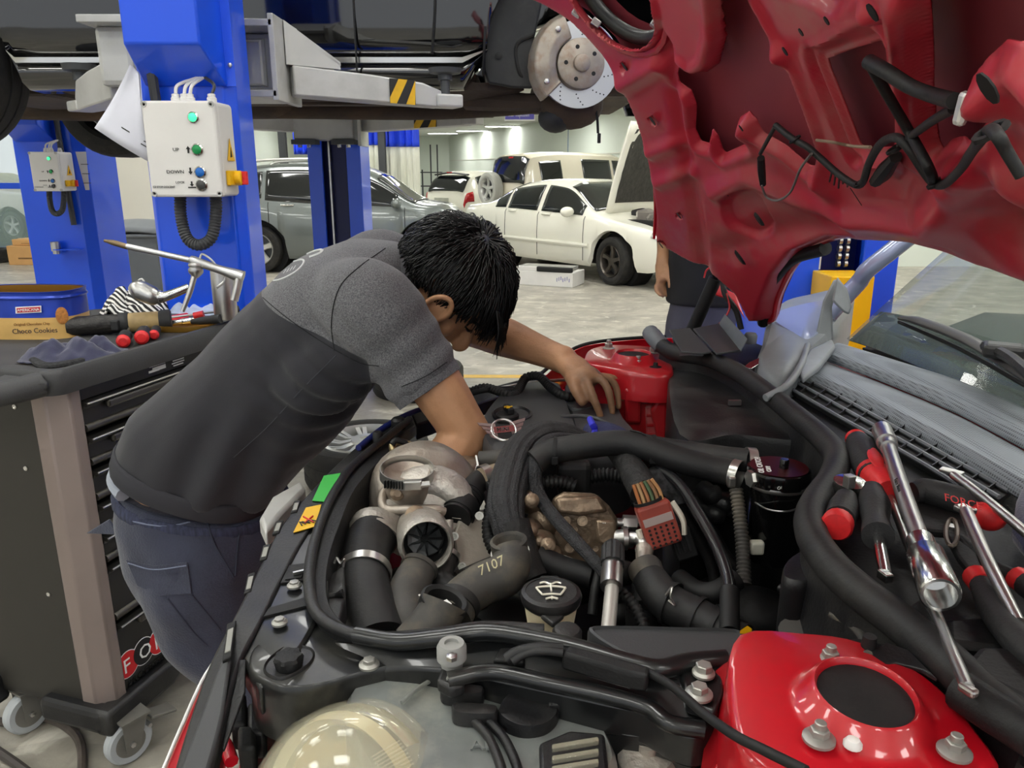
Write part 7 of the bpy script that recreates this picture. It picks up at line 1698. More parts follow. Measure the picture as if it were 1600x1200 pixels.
# timing cover with its screws
q = [D(*p) for p in ((720, 800, 1.03), (760, 795, 1.05), (772, 830, 1.03), (775, 875, 1.0), (740, 900, .98), (712, 880, .985), (708, 835, 1.0))]
tcv = MB().slab(q, sight(740, 850), .03).build('timing_cover', m_timing, car, angle=30, bevel=.005)
for (x, y) in ((749, 806), (710, 838), (722, 885)): MB().lathe([(.0055, 0), (.0055, .004), (.003, .004), (.0028, .0015), (.0005, .0015)], D(x, y, .985), TOCAM(x, y), 16).build('cover_screw', m_zinc, tcv)
# pump castings left of the head
for k, (x, y, d, r) in enumerate(((832, 785, 1.06, .02), (828, 828, 1.04, .018), (845, 850, 1.03, .022), (858, 870, 1.02, .02), (850, 815, 1.06, .025))): MB().ball(D(x, y, d), (r, r * .8, r * .9)).build('casting', m_iron, car, angle=60)
for (x, y, d) in ((831, 782, 1.03), (829, 829, 1.015), (856, 852, 1.0)): mb = MB(); hexbolt(mb, D(x, y, d), TOCAM(x, y), .0065, .006, .010); mb.build('bolt', m_iron, car)
plate('white_label', [(872, 872, 1.05), (878, 866, 1.052), (917, 880, 1.05), (916, 893, 1.047)], mat('barcode_label', '#c9c7bd', .6, 0, .15, 200), .001, bevel=0)
hose('label_loom', [(840, 870, 1.0), (880, 888, .99), (925, 900, .98)], .016, m_rubber_d, 14)
hose('corrugated_line', [(838, 754, 1.09), (875, 752, 1.10), (900, 760, 1.10)], .009, m_rubber, 10, ribs=.007); hose('corrugated_line', [(905, 748, 1.13), (950, 742, 1.13), (985, 752, 1.12), (998, 790, 1.10)], .0095, m_rubber_d, 10, ribs=.006)
MB().box(D(896, 745, 1.13), (.05, .03, .05)).build('loom_block', m_rubber, car, angle=0, bevel=.008)
# ---- multi-pin plug
pl_c = D(1028, 818, .985); pu = (D(1058, 846, .985) - D(1040, 792, .985)).normalized(); pr = (D(1062, 832, .985) - D(1005, 852, .985)).normalized(); pr = (pr - pu * pr.dot(pu)).normalized(); pf = pr.cross(pu)
Rp = Matrix((pr, pu, pf)).transposed(); m_plug = mat('brick_red_plug', '#8e3c30', .5, 0, .1, 12)
pg = MB().box(pl_c, (.044, .056, .03), Rp).build('wiring_plug', m_plug, car, angle=0, bevel=.004)
fs = 1 if pf.dot(TOCAM(1028, 818)) > 0 else -1
MB().box(pl_c - pu * .008 + pf * fs * .015, (.038, .010, .002), Rp).build('plug_label', mat('grey_label', '#9a8a86', .6), pg, angle=0)
m = MB()
for i in range(5):
    for j in range(5): m.lathe([(.0017, 0), (.0017, .001), (.0008, .0005)], pl_c + pr * (-.015 + i * .0075) + pu * (.002 + j * .0055) + pf * fs * .0151, pf * fs, 8)
m.build('pin_holes', m_black, pg)['kind'] = 'stuff'
MB().tube([pl_c + pr * .026 - pu * .02, pl_c + pr * .032 + pu * .005, pl_c + pr * .028 + pu * .024], .006, 8, 5, flat=.6).build('plug_lever', m_offwhite, pg); MB().tube([pl_c - pr * .026 + pu * .0, pl_c - pr * .027 + pu * .026], .004, 8, 4).build('plug_lever', m_offwhite, pg)
cols = ('#a5683c', '#a98a62', '#9d6a48', '#4f6549', '#8a684a', '#b08355')
for k in range(6):
    o = pl_c + pr * (-.014 + k * .0058) - pu * .027; MB().tube([o, o - pu * .014, o - pu * .03 + pr * (.0 - k * .001)], .0024, 6, 4).build('plug_wire', mat('wire_%d' % k, cols[k], .5), pg)
hose('plug_loom', [(1008, 770, 1.0), (996, 748, 1.03), (982, 725, 1.06), (965, 705, 1.10)], [.02, .02, .018, .016], mat('black_cloth_tape', '#1d1c1c', .7), 14)
band('cable_tie', D(1012, 783, .985), pu, .017, .004, m_rubber_d, .0015, pg)
MB().box(D(1066, 848, 1.0), (.028, .04, .02), Rp).build('second_plug', m_plastic_d, car, angle=0, bevel=.002)
m = MB()
for i in range(3): m.box(D(1066, 848, .986) + pr * (-.007 + i * .007), (.003, .026, .002), Rp)
m.build('plug_slot', m_plastic, car, angle=0)
# gloss cable sweeping down, behind it a fan shroud
hose('sweeping_cable', [(1020, 725, 1.06), (1060, 755, 1.02), (1090, 800, .98), (1118, 850, .94), (1135, 895, .90), (1140, 930, .87), (1140, 985, .83)], [.006, .007, .0075, .0075, .0075, .008, .009], mat('gloss_black_cable', '#202022', .25, 0, .1, 9), 12)
band('cable_sleeve', D(1140, 955, .852), D(1140, 985, .83) - D(1140, 930, .87), .010, .06, m_rubber_d, .001)
for k, pts in enumerate(([(1080, 770), (1100, 800), (1130, 860), (1160, 900)], [(1060, 790), (1085, 830), (1110, 880), (1120, 930)])): hose('shroud_rib', [(x, y, 1.10 - k * .03) for x, y in pts], .008, m_plastic, 8)
for k, (x, y, r) in enumerate(((1100, 765, .014), (1118, 778, .016), (1130, 788, .012), (1105, 795, .014))): MB().tube([D(x, y, 1.10), D(x + 10, y + 8, 1.08), D(x + 22, y + 8, 1.08)], r, 10, 4).build('sensor_plug', m_plastic if k % 2 else m_plastic_d, car)
hose('low_hose', [(1060, 905, .98), (1090, 925, .95), (1120, 925, .94), (1150, 905, .95)], .014, m_rubber_d, 14)
# ---- open filler hose at the middle
h7 = hose('filler_hose', [(1008, 890, .945), (1022, 915, .925), (1045, 942, .90), (1085, 962, .88), (1125, 985, .86), (1160, 1005, .84)], [.019, .022, .023, .022, .022, .022], m_rubber, 24)
o_ = D(1007, 888, .947); oa = (D(1007, 888, .947) - D(1020, 912, .926)).normalized(); MB().lathe([(.020, -.015), (.0215, -.002), (.0205, .003), (.017, .003), (.016, -.004), (.0005, -.005)], o_, oa, 26).build('filler_mouth', m_grey_hose, h7)
MB().lathe([(.0005, -.003), (.0155, -.003), (.0155, -.001), (.0005, -.001)], o_, oa, 20).build('filler_crust', mat('salt_crust', '#6e6a5e', .7, 0, .8, 150), h7)
for f_, r in (((1048, 943, .898), .0245), ((1090, 966, .878), .024), ((1120, 982, .863), .0235)): band('hose_band', D(*f_), D(1085, 962, .88) - D(1045, 942, .90), r, .005, m_rubber_d, .0018, h7)
hose('spring_clip', [(1040, 930, .87), (1050, 918, .868), (1048, 932, .866), (1054, 945, .866), (1044, 938, .868)], .0016, m_clamp, 6, parent=h7)
hose('ribbed_post', [(1003, 915, .95), (1003, 950, .92)], .013, m_plastic_d, 16); MB().lathe([(.02, 0), (.02, .01), (.018, .03), (.02, .05)], D(1003, 950, .925), (0, 0, -1), 18).build('post_base', m_plastic_d, car)
hose('corrugated_line', [(950, 885, .97), (962, 915, .93), (990, 945, .90), (1005, 975, .88), (1007, 990, .87)], .0065, m_rubber_d, 10, ribs=.006); hose('flat_loom', [(940, 880, .97), (930, 920, .95), (925, 960, .94)], .006, m_plastic_d, 8)
for k, (x, y, r) in enumerate(((975, 895, .016), (965, 930, .014), (970, 955, .018))): MB().ball(D(x, y, .97), r).build('small_valve', m_plastic_d, car)
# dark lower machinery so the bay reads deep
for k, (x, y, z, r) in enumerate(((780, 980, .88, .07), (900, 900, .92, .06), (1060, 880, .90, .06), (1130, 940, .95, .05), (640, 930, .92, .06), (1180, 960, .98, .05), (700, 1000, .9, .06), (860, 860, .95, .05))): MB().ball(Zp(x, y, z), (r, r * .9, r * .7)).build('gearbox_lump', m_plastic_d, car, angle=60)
# ---- washer filler
wc = Zp(861, 930, 1.135)
wf_ = MB().lathe([(.020, -.075), (.024, -.03), (.028, -.004)], wc + V((0, .002, -.002)), (0, 0, 1), 22).build('washer_funnel', mat('cream_nylon', '#cfc2a2', .5, 0, .08, 9), car)
cpw = MB().lathe([(.026, -.010), (.030, -.006), (.0315, .0), (.0300, .004), (.026, .0055), (.0255, .0045), (.0005, .0048)], wc, (0, 0, 1), 36).build('washer_cap', m_plastic, wf_)
MB().slab([wc + V((-.012, -.028, -.004)), wc + V((.012, -.028, -.004)), wc + V((0, -.042, -.006))], (0, 0, -1), .006).build('cap_tongue', m_plastic, wf_, angle=0, bevel=.002); MB().box(wc + V((0, .031, -.001)), (.02, .008, .008)).build('cap_hinge', m_plastic, wf_, angle=0, bevel=.002)
zz = .0062; W = lambda x, y: wc + V((x * .001, y * .001, zz)); m = MB()
for pts in ([(-15, 4), (-9, 6), (0, 7), (9, 6), (15, 4)], [(-15, 4), (-12, -3), (-9, -9)], [(15, 4), (12, -3), (9, -9)], [(-9, -9), (0, -8), (9, -9)], [(0, 12), (0, -3)], [(-11, 13), (-6, 15), (-1, 11)], [(11, 13), (6, 15), (1, 11)], [(0, -13), (0, -17)], [(0, -14), (-6, -17)], [(0, -14), (6, -17)]): m.tube([W(*p) for p in pts], .0011, 5, 4)
m.build('washer_symbol', m_offwhite, wf_)
# ================================================================= cowl, screen and the tools lying there
m_cowl = mat('weathered_grey_cowl', '#63676b', .5, 0, .12, 8, dirt='#9aa0a8', dirt_amt=.45, dirt_scale=6)
m_scuttle = mat('weathered_scuttle', '#777b7e', .42, 0, .12, 7, dirt='#a7adb6', dirt_amt=.5, dirt_scale=5)
def mesh_mat():
    m = bpy.data.materials.new('perforated_cowl'); m.use_nodes = True; nt = m.node_tree; N, L = nt.nodes, nt.links; b = N['Principled BSDF']
    tc = N.new('ShaderNodeTexCoord'); vo = N.new('ShaderNodeTexVoronoi'); vo.inputs['Scale'].default_value = 260; vo.inputs['Randomness'].default_value = .05
    L.new(tc.outputs['Object'], vo.inputs['Vector']); r = N.new('ShaderNodeValToRGB'); r.color_ramp.elements[0].position = .25; r.color_ramp.elements[1].position = .42
    r.color_ramp.elements[0].color = rgb('#4a4d51') + (1,); r.color_ramp.elements[1].color = rgb('#7d8389') + (1,)
    L.new(vo.outputs['Distance'], r.inputs[0]); L.new(r.outputs[0], b.inputs['Base Color']); b.inputs['Roughness'].default_value = .5
    bp = N.new('ShaderNodeBump'); bp.inputs['Strength'].default_value = .4; bp.inputs['Distance'].default_value = .002; L.new(vo.outputs['Distance'], bp.inputs['Height']); L.new(bp.outputs[0], b.inputs['Normal'])
    return m
m_perf = mesh_mat()
SEAL = [(1022, 524, 1.225), (1034, 540, 1.218), (1058, 552, 1.215), (1105, 560, 1.215), (1150, 580, 1.215), (1200, 615, 1.215), (1250, 655, 1.215), (1290, 690, 1.215), (1308, 716, 1.215), (1300, 748, 1.215), (1279, 778, 1.215), (1266, 808, 1.215), (1271, 842, 1.213), (1300, 885, 1.21), (1350, 930, 1.208), (1410, 975, 1.205), (1470, 1025, 1.203), (1530, 1078, 1.20), (1610, 1145, 1.20)]
hose('cowl_seal', SEAL, .0155, m_rubber, 18, mode='z')
T_ = catmull([Zp(*p) for p in SEAL[1:]], 5)
MB().loft([[p + V((-.002, 0, .0)), p + V((.012, 0, -.01)), p + V((-.012, .01, -.30)), p + V((-.03, .01, -.30))] for p in T_]).build('plenum_wall', m_plastic, car, angle=45)
# rounded black bulkhead pod on the far side
dome('bulkhead_pod', [(1046, 580), (1090, 570), (1150, 590), (1230, 650), (1275, 700), (1240, 700), (1150, 690), (1060, 690)], 1.17, m_plastic, skirt=.28, inset=((1.0, 0), (.98, .01), (.9, .014), (.4, .014), (.05, .014)))
MB().box(Zp(1148, 629, 1.19), (.02, .006, .008)).build('spring_tab', m_steel, car, angle=0)
# tray floor between seal and cowl
plate('cowl_tray', [(1030, 540, 1.19), (1140, 520, 1.19), (1240, 560, 1.19), (1400, 640, 1.19), (1610, 760, 1.19), (1640, 1200, 1.19), (1530, 1100, 1.19), (1350, 940, 1.19), (1280, 860, 1.19), (1275, 800, 1.19), (1312, 720, 1.19), (1200, 625, 1.19), (1080, 565, 1.19)], m_plastic_d, .015, bevel=0)
for nm, pts, z, m_ in (('tray_step', [(1510, 1030), (1530, 1008), (1640, 1010), (1660, 1120), (1600, 1090), (1520, 1050)], 1.215, m_plastic_d), ('tray_shelf', [(1480, 1002), (1478, 965), (1560, 960), (1640, 990), (1640, 1020), (1520, 1008)], 1.205, m_plastic_d), ('tray_rib', [(1395, 960), (1440, 930), (1480, 985), (1440, 1005)], 1.205, m_plastic_d)):
    plate(nm, [(x, y, z) for x, y in pts], m_, .03, bevel=.005)
hose('wiring_conduit', [(1500, 1078, 1.205), (1540, 1105, 1.205), (1580, 1130, 1.205), (1620, 1155, 1.205)], .014, m_plastic_d, 14, mode='z')
# vent grille: long rails and short slats
g0, g1 = [(1205, 592), (1300, 648), (1420, 715), (1545, 792)], [(1240, 570), (1335, 620), (1460, 690), (1590, 760)]
vg = ribbon('vent_grille', [(x, y, 1.200) for x, y in g0], [(x, y, 1.215) for x, y in g1], m_black, .006, bevel=0)
def gpt(f, w, dz=0.0):
    a = catmull([Zp(x, y, 1.200) for x, y in g0], 12); b = catmull([Zp(x, y, 1.215) for x, y in g1], 12); i = f * (len(a) - 1); k = min(int(i), len(a) - 2); t = i - k
    return a[k].lerp(a[k + 1], t).lerp(b[k].lerp(b[k + 1], t), w) + V((0, 0, dz))
for w in (.0, .34, .67, 1.0): MB().tube([gpt(k / 8, w, .003) for k in range(9)], .0028, 6, 2).build('grille_rail', m_cowl, vg)
sl0 = None
for row in range(3):
    for k in range(15):
        f = .03 + k * .066; a, b = gpt(f, row / 3 + .03, .002), gpt(f, row / 3 + .30, .002); MB().slab([a + V((0, 0, -.004)), b + V((0, 0, -.004)), b + V((0, 0, .004)), a + V((0, 0, .004))], (.5, -.8, 0), .0016).build('grille_slat', m_plastic, vg, angle=0)
# grey perforated cowl panel in two rolls
rails = [[(1238, 590, 1.205), (1330, 632, 1.208), (1450, 695, 1.21), (1620, 800, 1.21)], [(1252, 580, 1.222), (1345, 615, 1.228), (1465, 675, 1.230), (1620, 760, 1.232)], [(1270, 566, 1.222), (1365, 604, 1.228), (1485, 655, 1.230), (1620, 728, 1.232)], [(1278, 560, 1.216), (1375, 597, 1.222), (1495, 648, 1.225), (1620, 715, 1.227)]]
C_ = [catmull([Zp(*p) for p in r_], 8) for r_ in rails]; n_ = min(len(c) for c in C_)
cw_ = MB().grid([[C_[k][i] for k in range(4)] for i in range(n_)]).build('cowl_panel', m_perf, car, angle=60, solid=.004, subsurf=1)
rails = [[(1278, 560, 1.220), (1375, 597, 1.226), (1495, 648, 1.229), (1620, 715, 1.231)], [(1288, 552, 1.236), (1390, 585, 1.243), (1510, 630, 1.246), (1620, 684, 1.248)], [(1302, 540, 1.238), (1405, 572, 1.246), (1525, 612, 1.25), (1630, 655, 1.252)], [(1306, 534, 1.232), (1410, 566, 1.240), (1530, 605, 1.244), (1635, 648, 1.246)]]
C_ = [catmull([Zp(*p) for p in r_], 8) for r_ in rails]
MB().grid([[C_[k][i] for k in range(4)] for i in range(n_)]).build('cowl_roll', m_perf, cw_, angle=60, solid=.004, subsurf=1)
BASE = C_[3]
# windscreen over a dark dashboard
GA = math.radians(47); GD = V((math.cos(GA), 0, math.sin(GA))); GN = V((-math.sin(GA), 0, math.cos(GA)))
def screen_base(y):
    s_ = abs(y - YM) / .65; return V((.665 + .06 * s_ ** 2, y, 1.245 - .045 * s_ ** 2))
m_screen = mat('windscreen_with_reflection', '#75857d', .02, 0, .03, 1, alpha=.34, spec=.9)  # grey-green colour is glass tint plus ceiling reflections painted in
G = []
for i in range(25):
    y = YM + .66 * (1 - 2 * i / 24); b = screen_base(y); G.append([b + GD * (.86 * k / 10) + GN * (.012 * math.sin(PI * k / 10)) + V((0, (YM - y) * .16 * k / 10, 0)) for k in range(11)])
ws = MB().grid(G).build('windscreen', m_screen, car, angle=80, solid=.004)
MB().grid([[p + GN * -.004 for p in r_[:2]] for r_ in G]).build('screen_frit', m_black, ws, angle=0)
m_dash = mat('dark_dashboard', '#241d1c', .65, 0, .2, 6, bump=.1, bscale=300); m_dash2 = mat('grey_dash_pad', '#3f4440', .55, 0, .1, 6)
G = []
for i in range(17):
    y = YM + .64 * (1 - 2 * i / 16); b = screen_base(y); G.append([b + V((.03, 0, -.02)), b + V((.14, 0, .0)), b + V((.28, 0, .045 + .012 * math.cos(i * .9))), b + V((.42, 0, .05)), b + V((.48, 0, .02)), b + V((.5, 0, -.2))])
MB().grid(G).build('dashboard', m_dash, car, angle=60, solid=.006)
for (yy, w) in ((YM + .3, .12), (YM - .05, .10)):
    MB().tube([(.98, yy - w, 1.285), (1.0, yy, 1.30), (.98, yy + w, 1.285)], .03, 10, flat=.6).build('dash_binnacle', m_dash2, car)
for s_ in (1, -1):     # screen pillars
    b = screen_base(YM + s_ * .64); MB().tube([q if s_ > 0 else V((q.x, 2 * YM - q.y, q.z)) for q in (Yp(1295, 490, 1.62), Yp(1340, 443, 1.60), Yp(1385, 398, 1.57), V((1.05, 1.54, 1.62)), V((1.5, 1.5, 1.74)))], [.02, .018, .018, .018], 10).build('screen_pillar', mat('silver_blue_highlight', '#8e98b4', .25, .3, .06, 4, coat=.4) if s_ > 0 else m_red, car)  # far pillar's bluish highlight is put into its base colour
for s_ in (1, -1): MB().box((1.55, YM + s_ * .3, 1.15), (.14, .42, .5)).build('seat_back', mat('black_seat_cloth', '#1b1b1c', .8), car, angle=0, bevel=.05, seg=4)
def on_screen(px, py, off=.012):
    r = sight(px, py); b = V((.665, YM, 1.245)) + GN * off; k = (b - EYE).dot(GN) / r.dot(GN); return EYE + r * k
wp = MB().tube([on_screen(1408, 497, .02), on_screen(1440, 503, .025), on_screen(1520, 535, .028), on_screen(1620, 598, .03)], [.007, .013, .013, .012], 12, 6, flat=.55).build('wiper', mat('faded_black_wiper', '#3d3b3a', .45, 0, .15, 10), car)
MB().box(on_screen(1568, 548, .045), (.05, .035, .02), Matrix.Rotation(-.55, 3, 'Z')).build('wiper_joint', m_plastic, wp, angle=0, bevel=.006)
MB().tube([on_screen(1540, 540, .05), on_screen(1580, 560, .055), on_screen(1625, 600, .05)], .008, 8, 4).build('wiper_arm', m_plastic, wp)
MB().tube([on_screen(1405, 503, .008), on_screen(1500, 545, .01), on_screen(1620, 612, .01)], .0035, 6, 4).build('wiper_rubber', m_rubber_d, wp)
# far scuttle corner
sc2 = dome('scuttle_corner', [(1180, 585), (1190, 545), (1200, 505), (1225, 482), (1270, 470), (1325, 458), (1335, 470), (1318, 510), (1295, 545), (1265, 575), (1240, 598), (1212, 604)], 1.215, m_scuttle, skirt=.10, inset=((1.0, 0), (.985, .010), (.95, .018), (.86, .028), (.4, .032), (.05, .033)), sub=5)
dome('scuttle_reflection', [(1205, 498), (1235, 482), (1290, 472), (1300, 490), (1286, 515), (1262, 532), (1240, 524)], 1.243, mat('blue_grey_reflection', '#8f97b0', .3, .1, .06, 5, coat=.3), sc2, skirt=.006, inset=((1.0, 0), (.97, .004), (.5, .007), (.05, .008)))  # bluish reflection on the grey plastic, modelled as a coloured patch
for pts, d, th in (([(1272, 535), (1286, 470), (1303, 436), (1312, 438), (1300, 480), (1302, 530), (1290, 552)], 1.50, .012), ([(1300, 470), (1308, 432), (1324, 452), (1331, 480), (1327, 492), (1318, 488)], 1.47, .015)):
    MB().slab([D(x, y, d) for x, y in pts], sight(1300, 480), th).build('scuttle_clip', m_scuttle, sc2, angle=30, bevel=.004)
plate('scuttle_tongue', [(1245, 575, 1.245), (1265, 545, 1.255), (1300, 528, 1.255), (1306, 540, 1.25), (1280, 572, 1.245), (1255, 590, 1.24)], m_scuttle, .012, parent=sc2, bevel=.004)
hose('scuttle_ridge', [(1196, 622, 1.222), (1230, 602, 1.235), (1252, 570, 1.245), (1262, 540, 1.25)], .006, m_scuttle, 8, mode='z', parent=sc2)
plate('steel_clip', [(1160, 575, 1.228), (1170, 566, 1.232), (1194, 555, 1.234), (1198, 562, 1.232), (1175, 575, 1.23)], m_chrome, .003, bevel=.001)
# loose plastic flaps by the far hinge
for k, (pts, m_) in enumerate((([(1046, 515, 1.24), (1078, 512, 1.245), (1112, 549, 1.235), (1098, 551, 1.235), (1064, 549, 1.23)], m_cover), ([(1083, 513, 1.248), (1124, 505, 1.252), (1160, 546, 1.24), (1120, 552, 1.238)], m_cover), ([(1124, 504, 1.255), (1133, 490, 1.275), (1168, 529, 1.265), (1158, 546, 1.243)], m_cowl), ([(1050, 525, 1.225), (1064, 549, 1.228), (1100, 552, 1.23), (1095, 556, 1.215), (1060, 556, 1.212)], m_cowl))):
    plate('scuttle_flap', pts, m_, .004, bevel=.001)
MB().lathe([(.012, 0), (.013, .015), (.010, .02), (.0005, .02)], Zp(1172, 536, 1.225), (0, 0, 1), 16).build('wiper_spindle', m_cowl, car)
hose('seal_end', [(1016, 520, 1.235), (1024, 530, 1.228), (1034, 540, 1.218)], .017, m_cowl, 14, mode='z')
# fuse box and brake reservoir corner at the near end of the bulkhead
fb_ = dome('fuse_box', [(1220, 910), (1228, 890), (1255, 873), (1290, 872), (1284, 905), (1262, 925), (1228, 922)], 1.165, m_plastic, skirt=.10, inset=((1.0, 0), (.97, .008), (.9, .011), (.4, .011), (.05, .011)), sub=3)
hose('fuse_box_lip', [(1218, 918, 1.155), (1245, 930, 1.155), (1268, 928, 1.155), (1288, 905, 1.155)], .004, m_plastic, 8, mode='z', parent=fb_)
MB().ball(Zp(1320, 950, 1.12), (.06, .06, .05)).build('brake_booster', m_plastic, car, angle=60)
hose('dusty_stub', [(1240, 985, 1.13), (1238, 1005, 1.11)], .014, m_grey_hose, 14, mode='z')
hose('ground_strap', [(1300, 960, 1.17), (1340, 985, 1.175), (1352, 1010, 1.18), (1356, 1024, 1.195)], .004, m_grey_hose, 8, mode='z')
plate('grommet_flange', [(1350, 1020, 1.196), (1385, 1003, 1.2), (1420, 1015, 1.2), (1465, 1060, 1.2), (1440, 1045, 1.197), (1400, 1035, 1.196), (1375, 1042, 1.194)], m_plastic, .004, bevel=.001)
plate('yellow_tab', [(1155, 985, 1.16), (1168, 976, 1.165), (1176, 982, 1.16), (1174, 987, 1.158)], m_yellow, .004, bevel=.001)

# ---- tools on the tray
def tool(name, label, cat, px, py): return thing(name, label, cat, Zp(px, py, 1.19))
def tb_(t, nm, pts, r, m_, n=16, flat=None, sub=5): return MB().tube([Zp(*p) for p in pts], r, n, sub, flat=flat).build(nm, m_, t)
zt_ = 1.212
t = tool('grip_screwdriver', 'fat red and black screwdriver lying beside the vent grille', 'screwdriver', 1360, 730)
tb_(t, 'handle', [(1340, 690, zt_ + .01), (1352, 715, zt_ + .01), (1366, 745, zt_ + .01)], [.014, .019, .019, .016], m_darkgrip, 20)
tb_(t, 'handle_collar', [(1362, 738, zt_ + .01), (1374, 752, zt_ + .01), (1390, 772, zt_ + .008)], [.017, .016, .017, .016], m_redplastic, 20)
MB().tube([Zp(1358, 692, zt_ + .026), Zp(1368, 715, zt_ + .028), Zp(1376, 735, zt_ + .024)], [.003, .008, .004], 10, 5, flat=.3).build('red_inlay', m_redplastic, t)
MB().lathe([(.0005, 0), (.011, .0), (.013, .004)], Zp(1338, 687, zt_ + .01), Zp(1330, 672, zt_) - Zp(1340, 690, zt_), 18).build('butt_cap', m_redplastic, t)
tb_(t, 'blade', [(1388, 770, zt_ + .004), (1440, 905, zt_), (1512, 1075, zt_ + .012)], [.0042, .0042, .0045], m_steel, 10); MB().box(Zp(1513, 1078, zt_ + .012), (.007, .012, .006), .4).build('blade_tip', m_steel, t, angle=0, bevel=.002)
t = tool('ratchet', 'stubby ratchet with chrome head and red butt in the tray', 'ratchet', 1320, 790)
MB().lathe([(.015, -.006), (.017, 0), (.017, .010), (.013, .012), (.0005, .0125)], Zp(1327, 765, zt_ + .012), (0, -.1, 1), 22).build('ratchet_head', m_chrome, t)
MB().box(Zp(1327, 752, zt_ + .032), (.009, .009, .014), .3).build('square_drive', m_steel, t, angle=0, bevel=.001)
tb_(t, 'grip', [(1322, 778, zt_ + .012), (1318, 795, zt_ + .010), (1312, 812, zt_ + .010)], [.011, .015, .0145], m_darkgrip, 18)
MB().lathe([(.0145, -.004), (.0150, .006), (.013, .009), (.0005, .010)], Zp(1309, 818, zt_ + .010), Zp(1303, 832, zt_) - Zp(1312, 812, zt_), 18).build('red_butt', m_redplastic, t)
t = tool('spinner_handle', 'black handled spinner with square chrome drive in the tray', 'spinner', 1370, 840)
tb_(t, 'handle', [(1362, 768, zt_ + .014), (1366, 790, zt_ + .014), (1368, 815, zt_ + .012), (1372, 838, zt_ + .012)], [.012, .0155, .0125, .0145], m_darkgrip, 18)
tb_(t, 'shaft', [(1372, 838, zt_ + .010), (1378, 870, zt_ + .008), (1383, 898, zt_ + .006)], [.0055, .0055, .0055], m_chrome, 14); MB().box(Zp(1383, 900, zt_ + .006), (.008, .012, .008), .2).build('square_drive', m_chrome, t, angle=0, bevel=.001)
t = tool('socket_extension', 'long chrome extension bar with deep socket across the tray', 'socket wrench', 1430, 800)
ext = [(1382, 680, zt_ + .036), (1408, 760, zt_ + .034), (1440, 850, zt_ + .030)]
tb_(t, 'bar', ext, .0078, m_steel, 16)
a, b = Zp(1378, 672, zt_ + .036), Zp(1386, 692, zt_ + .036); MB().rod(a, b, .0115, 18).build('bar_head', m_steel, t); MB().rod(b, Zp(1389, 700, zt_ + .036), .0095, 18).build('bar_neck', m_steel, t)
a, b = Zp(1438, 846, zt_ + .030), Zp(1470, 930, zt_ + .026); d = b - a; L = d.length
MB().lathe([(.008, -.002), (.0115, 0), (.0115, L * .22), (.0125, L * .26), (.0150, L * .30), (.0152, L * .98), (.0140, L), (.0118, L), (.0112, L * .7), (.0005, L * .68)], a, d, 24).build('deep_socket', m_chrome, t)
text('bar_stamp', 'Force 10mm', .0062, Zp(1397, 750, zt_ + .043), Zp(1425, 830, zt_) - Zp(1397, 750, zt_), (1, .4, .6), m_print, t)
t = tool('flat_pry_bar', 'flat tipped chrome screwdriver blade over the cowl panel edge', 'screwdriver', 1560, 800)
tb_(t, 'blade', [(1490, 742, zt_ + .035), (1540, 780, zt_ + .03), (1630, 855, zt_ + .02)], [.0048, .0048, .0048], m_steel, 12); MB().box(Zp(1487, 737, zt_ + .035), (.010, .022, .004), .75).build('flat_tip', m_steel, t, angle=0, bevel=.001)
t = tool('pry_lever', 'chrome flat ended lever crossing the pliers', 'lever', 1560, 900)
tb_(t, 'shaft', [(1510, 800, zt_ + .03), (1545, 880, zt_ + .026), (1592, 972, zt_ + .014)], [.006, .0055, .0045], m_steel, 12); MB().box(Zp(1508, 796, zt_ + .03), (.013, .016, .006), .4).build('flat_end', m_steel, t, angle=0, bevel=.0015)
t = tool('t_handle', 'black T handle with red ball end lettered in red', 'handle tool', 1500, 790)
tb_(t, 'grip', [(1428, 770, zt_ + .016), (1450, 768, zt_ + .018), (1500, 782, zt_ + .018), (1538, 792, zt_ + .016)], [.011, .0135, .0145, .014], m_darkgrip, 18)
MB().ball(Zp(1546, 806, zt_ + .016), (.0155, .0155, .0145)).build('red_ball', m_redplastic, t); tb_(t, 'red_neck', [(1520, 796, zt_ + .012), (1535, 802, zt_ + .014)], [.008, .011], m_redplastic, 14)
text('grip_lettering', 'FORCE', .0105, Zp(1476, 782, zt_ + .033), Zp(1506, 792, zt_) - Zp(1476, 784, zt_), (0, .5, .85), m_redplastic, t)
t = tool('water_pump_pliers', 'black slip joint pliers with slotted jaw and red banded grips', 'pliers', 1500, 880)
m = MB(); m.slab([Zp(*p) for p in ((1405, 800, zt_), (1420, 790, zt_), (1480, 795, zt_), (1500, 808, zt_), (1512, 850, zt_), (1535, 905, zt_), (1520, 912, zt_), (1495, 880, zt_), (1475, 842, zt_), (1440, 838, zt_), (1408, 818, zt_))], (0, 0, 1), .008); m.build('jaw', m_plastic_d, t, angle=30, bevel=.002)
sl_ = [Zp(1487 + 9 * math.cos(a) , 832 + 21 * math.sin(a), zt_ + .010) for a in [2 * PI * k / 20 for k in range(20)]]; MB().tube(sl_, .0022, 6, 1, closed=True).build('slot_rim', mat('brown_slot_edge', '#6d6259', .4, .6), t)
MB().lathe([(.0005, 0), (.005, 0), (.005, .002), (.0005, .002)], Zp(1488, 824, zt_ + .008), (0, 0, 1), 12).build('pivot', m_steel, t)
tb_(t, 'grip', [(1532, 912, zt_ + .006), (1555, 955, zt_ + .006), (1590, 1000, zt_ + .006), (1640, 1045, zt_ + .006)], [.009, .0115, .012, .012], m_darkgrip, 14); tb_(t, 'red_band', [(1524, 900, zt_ + .006), (1535, 914, zt_ + .006)], [.0105, .0105], m_redplastic, 14)
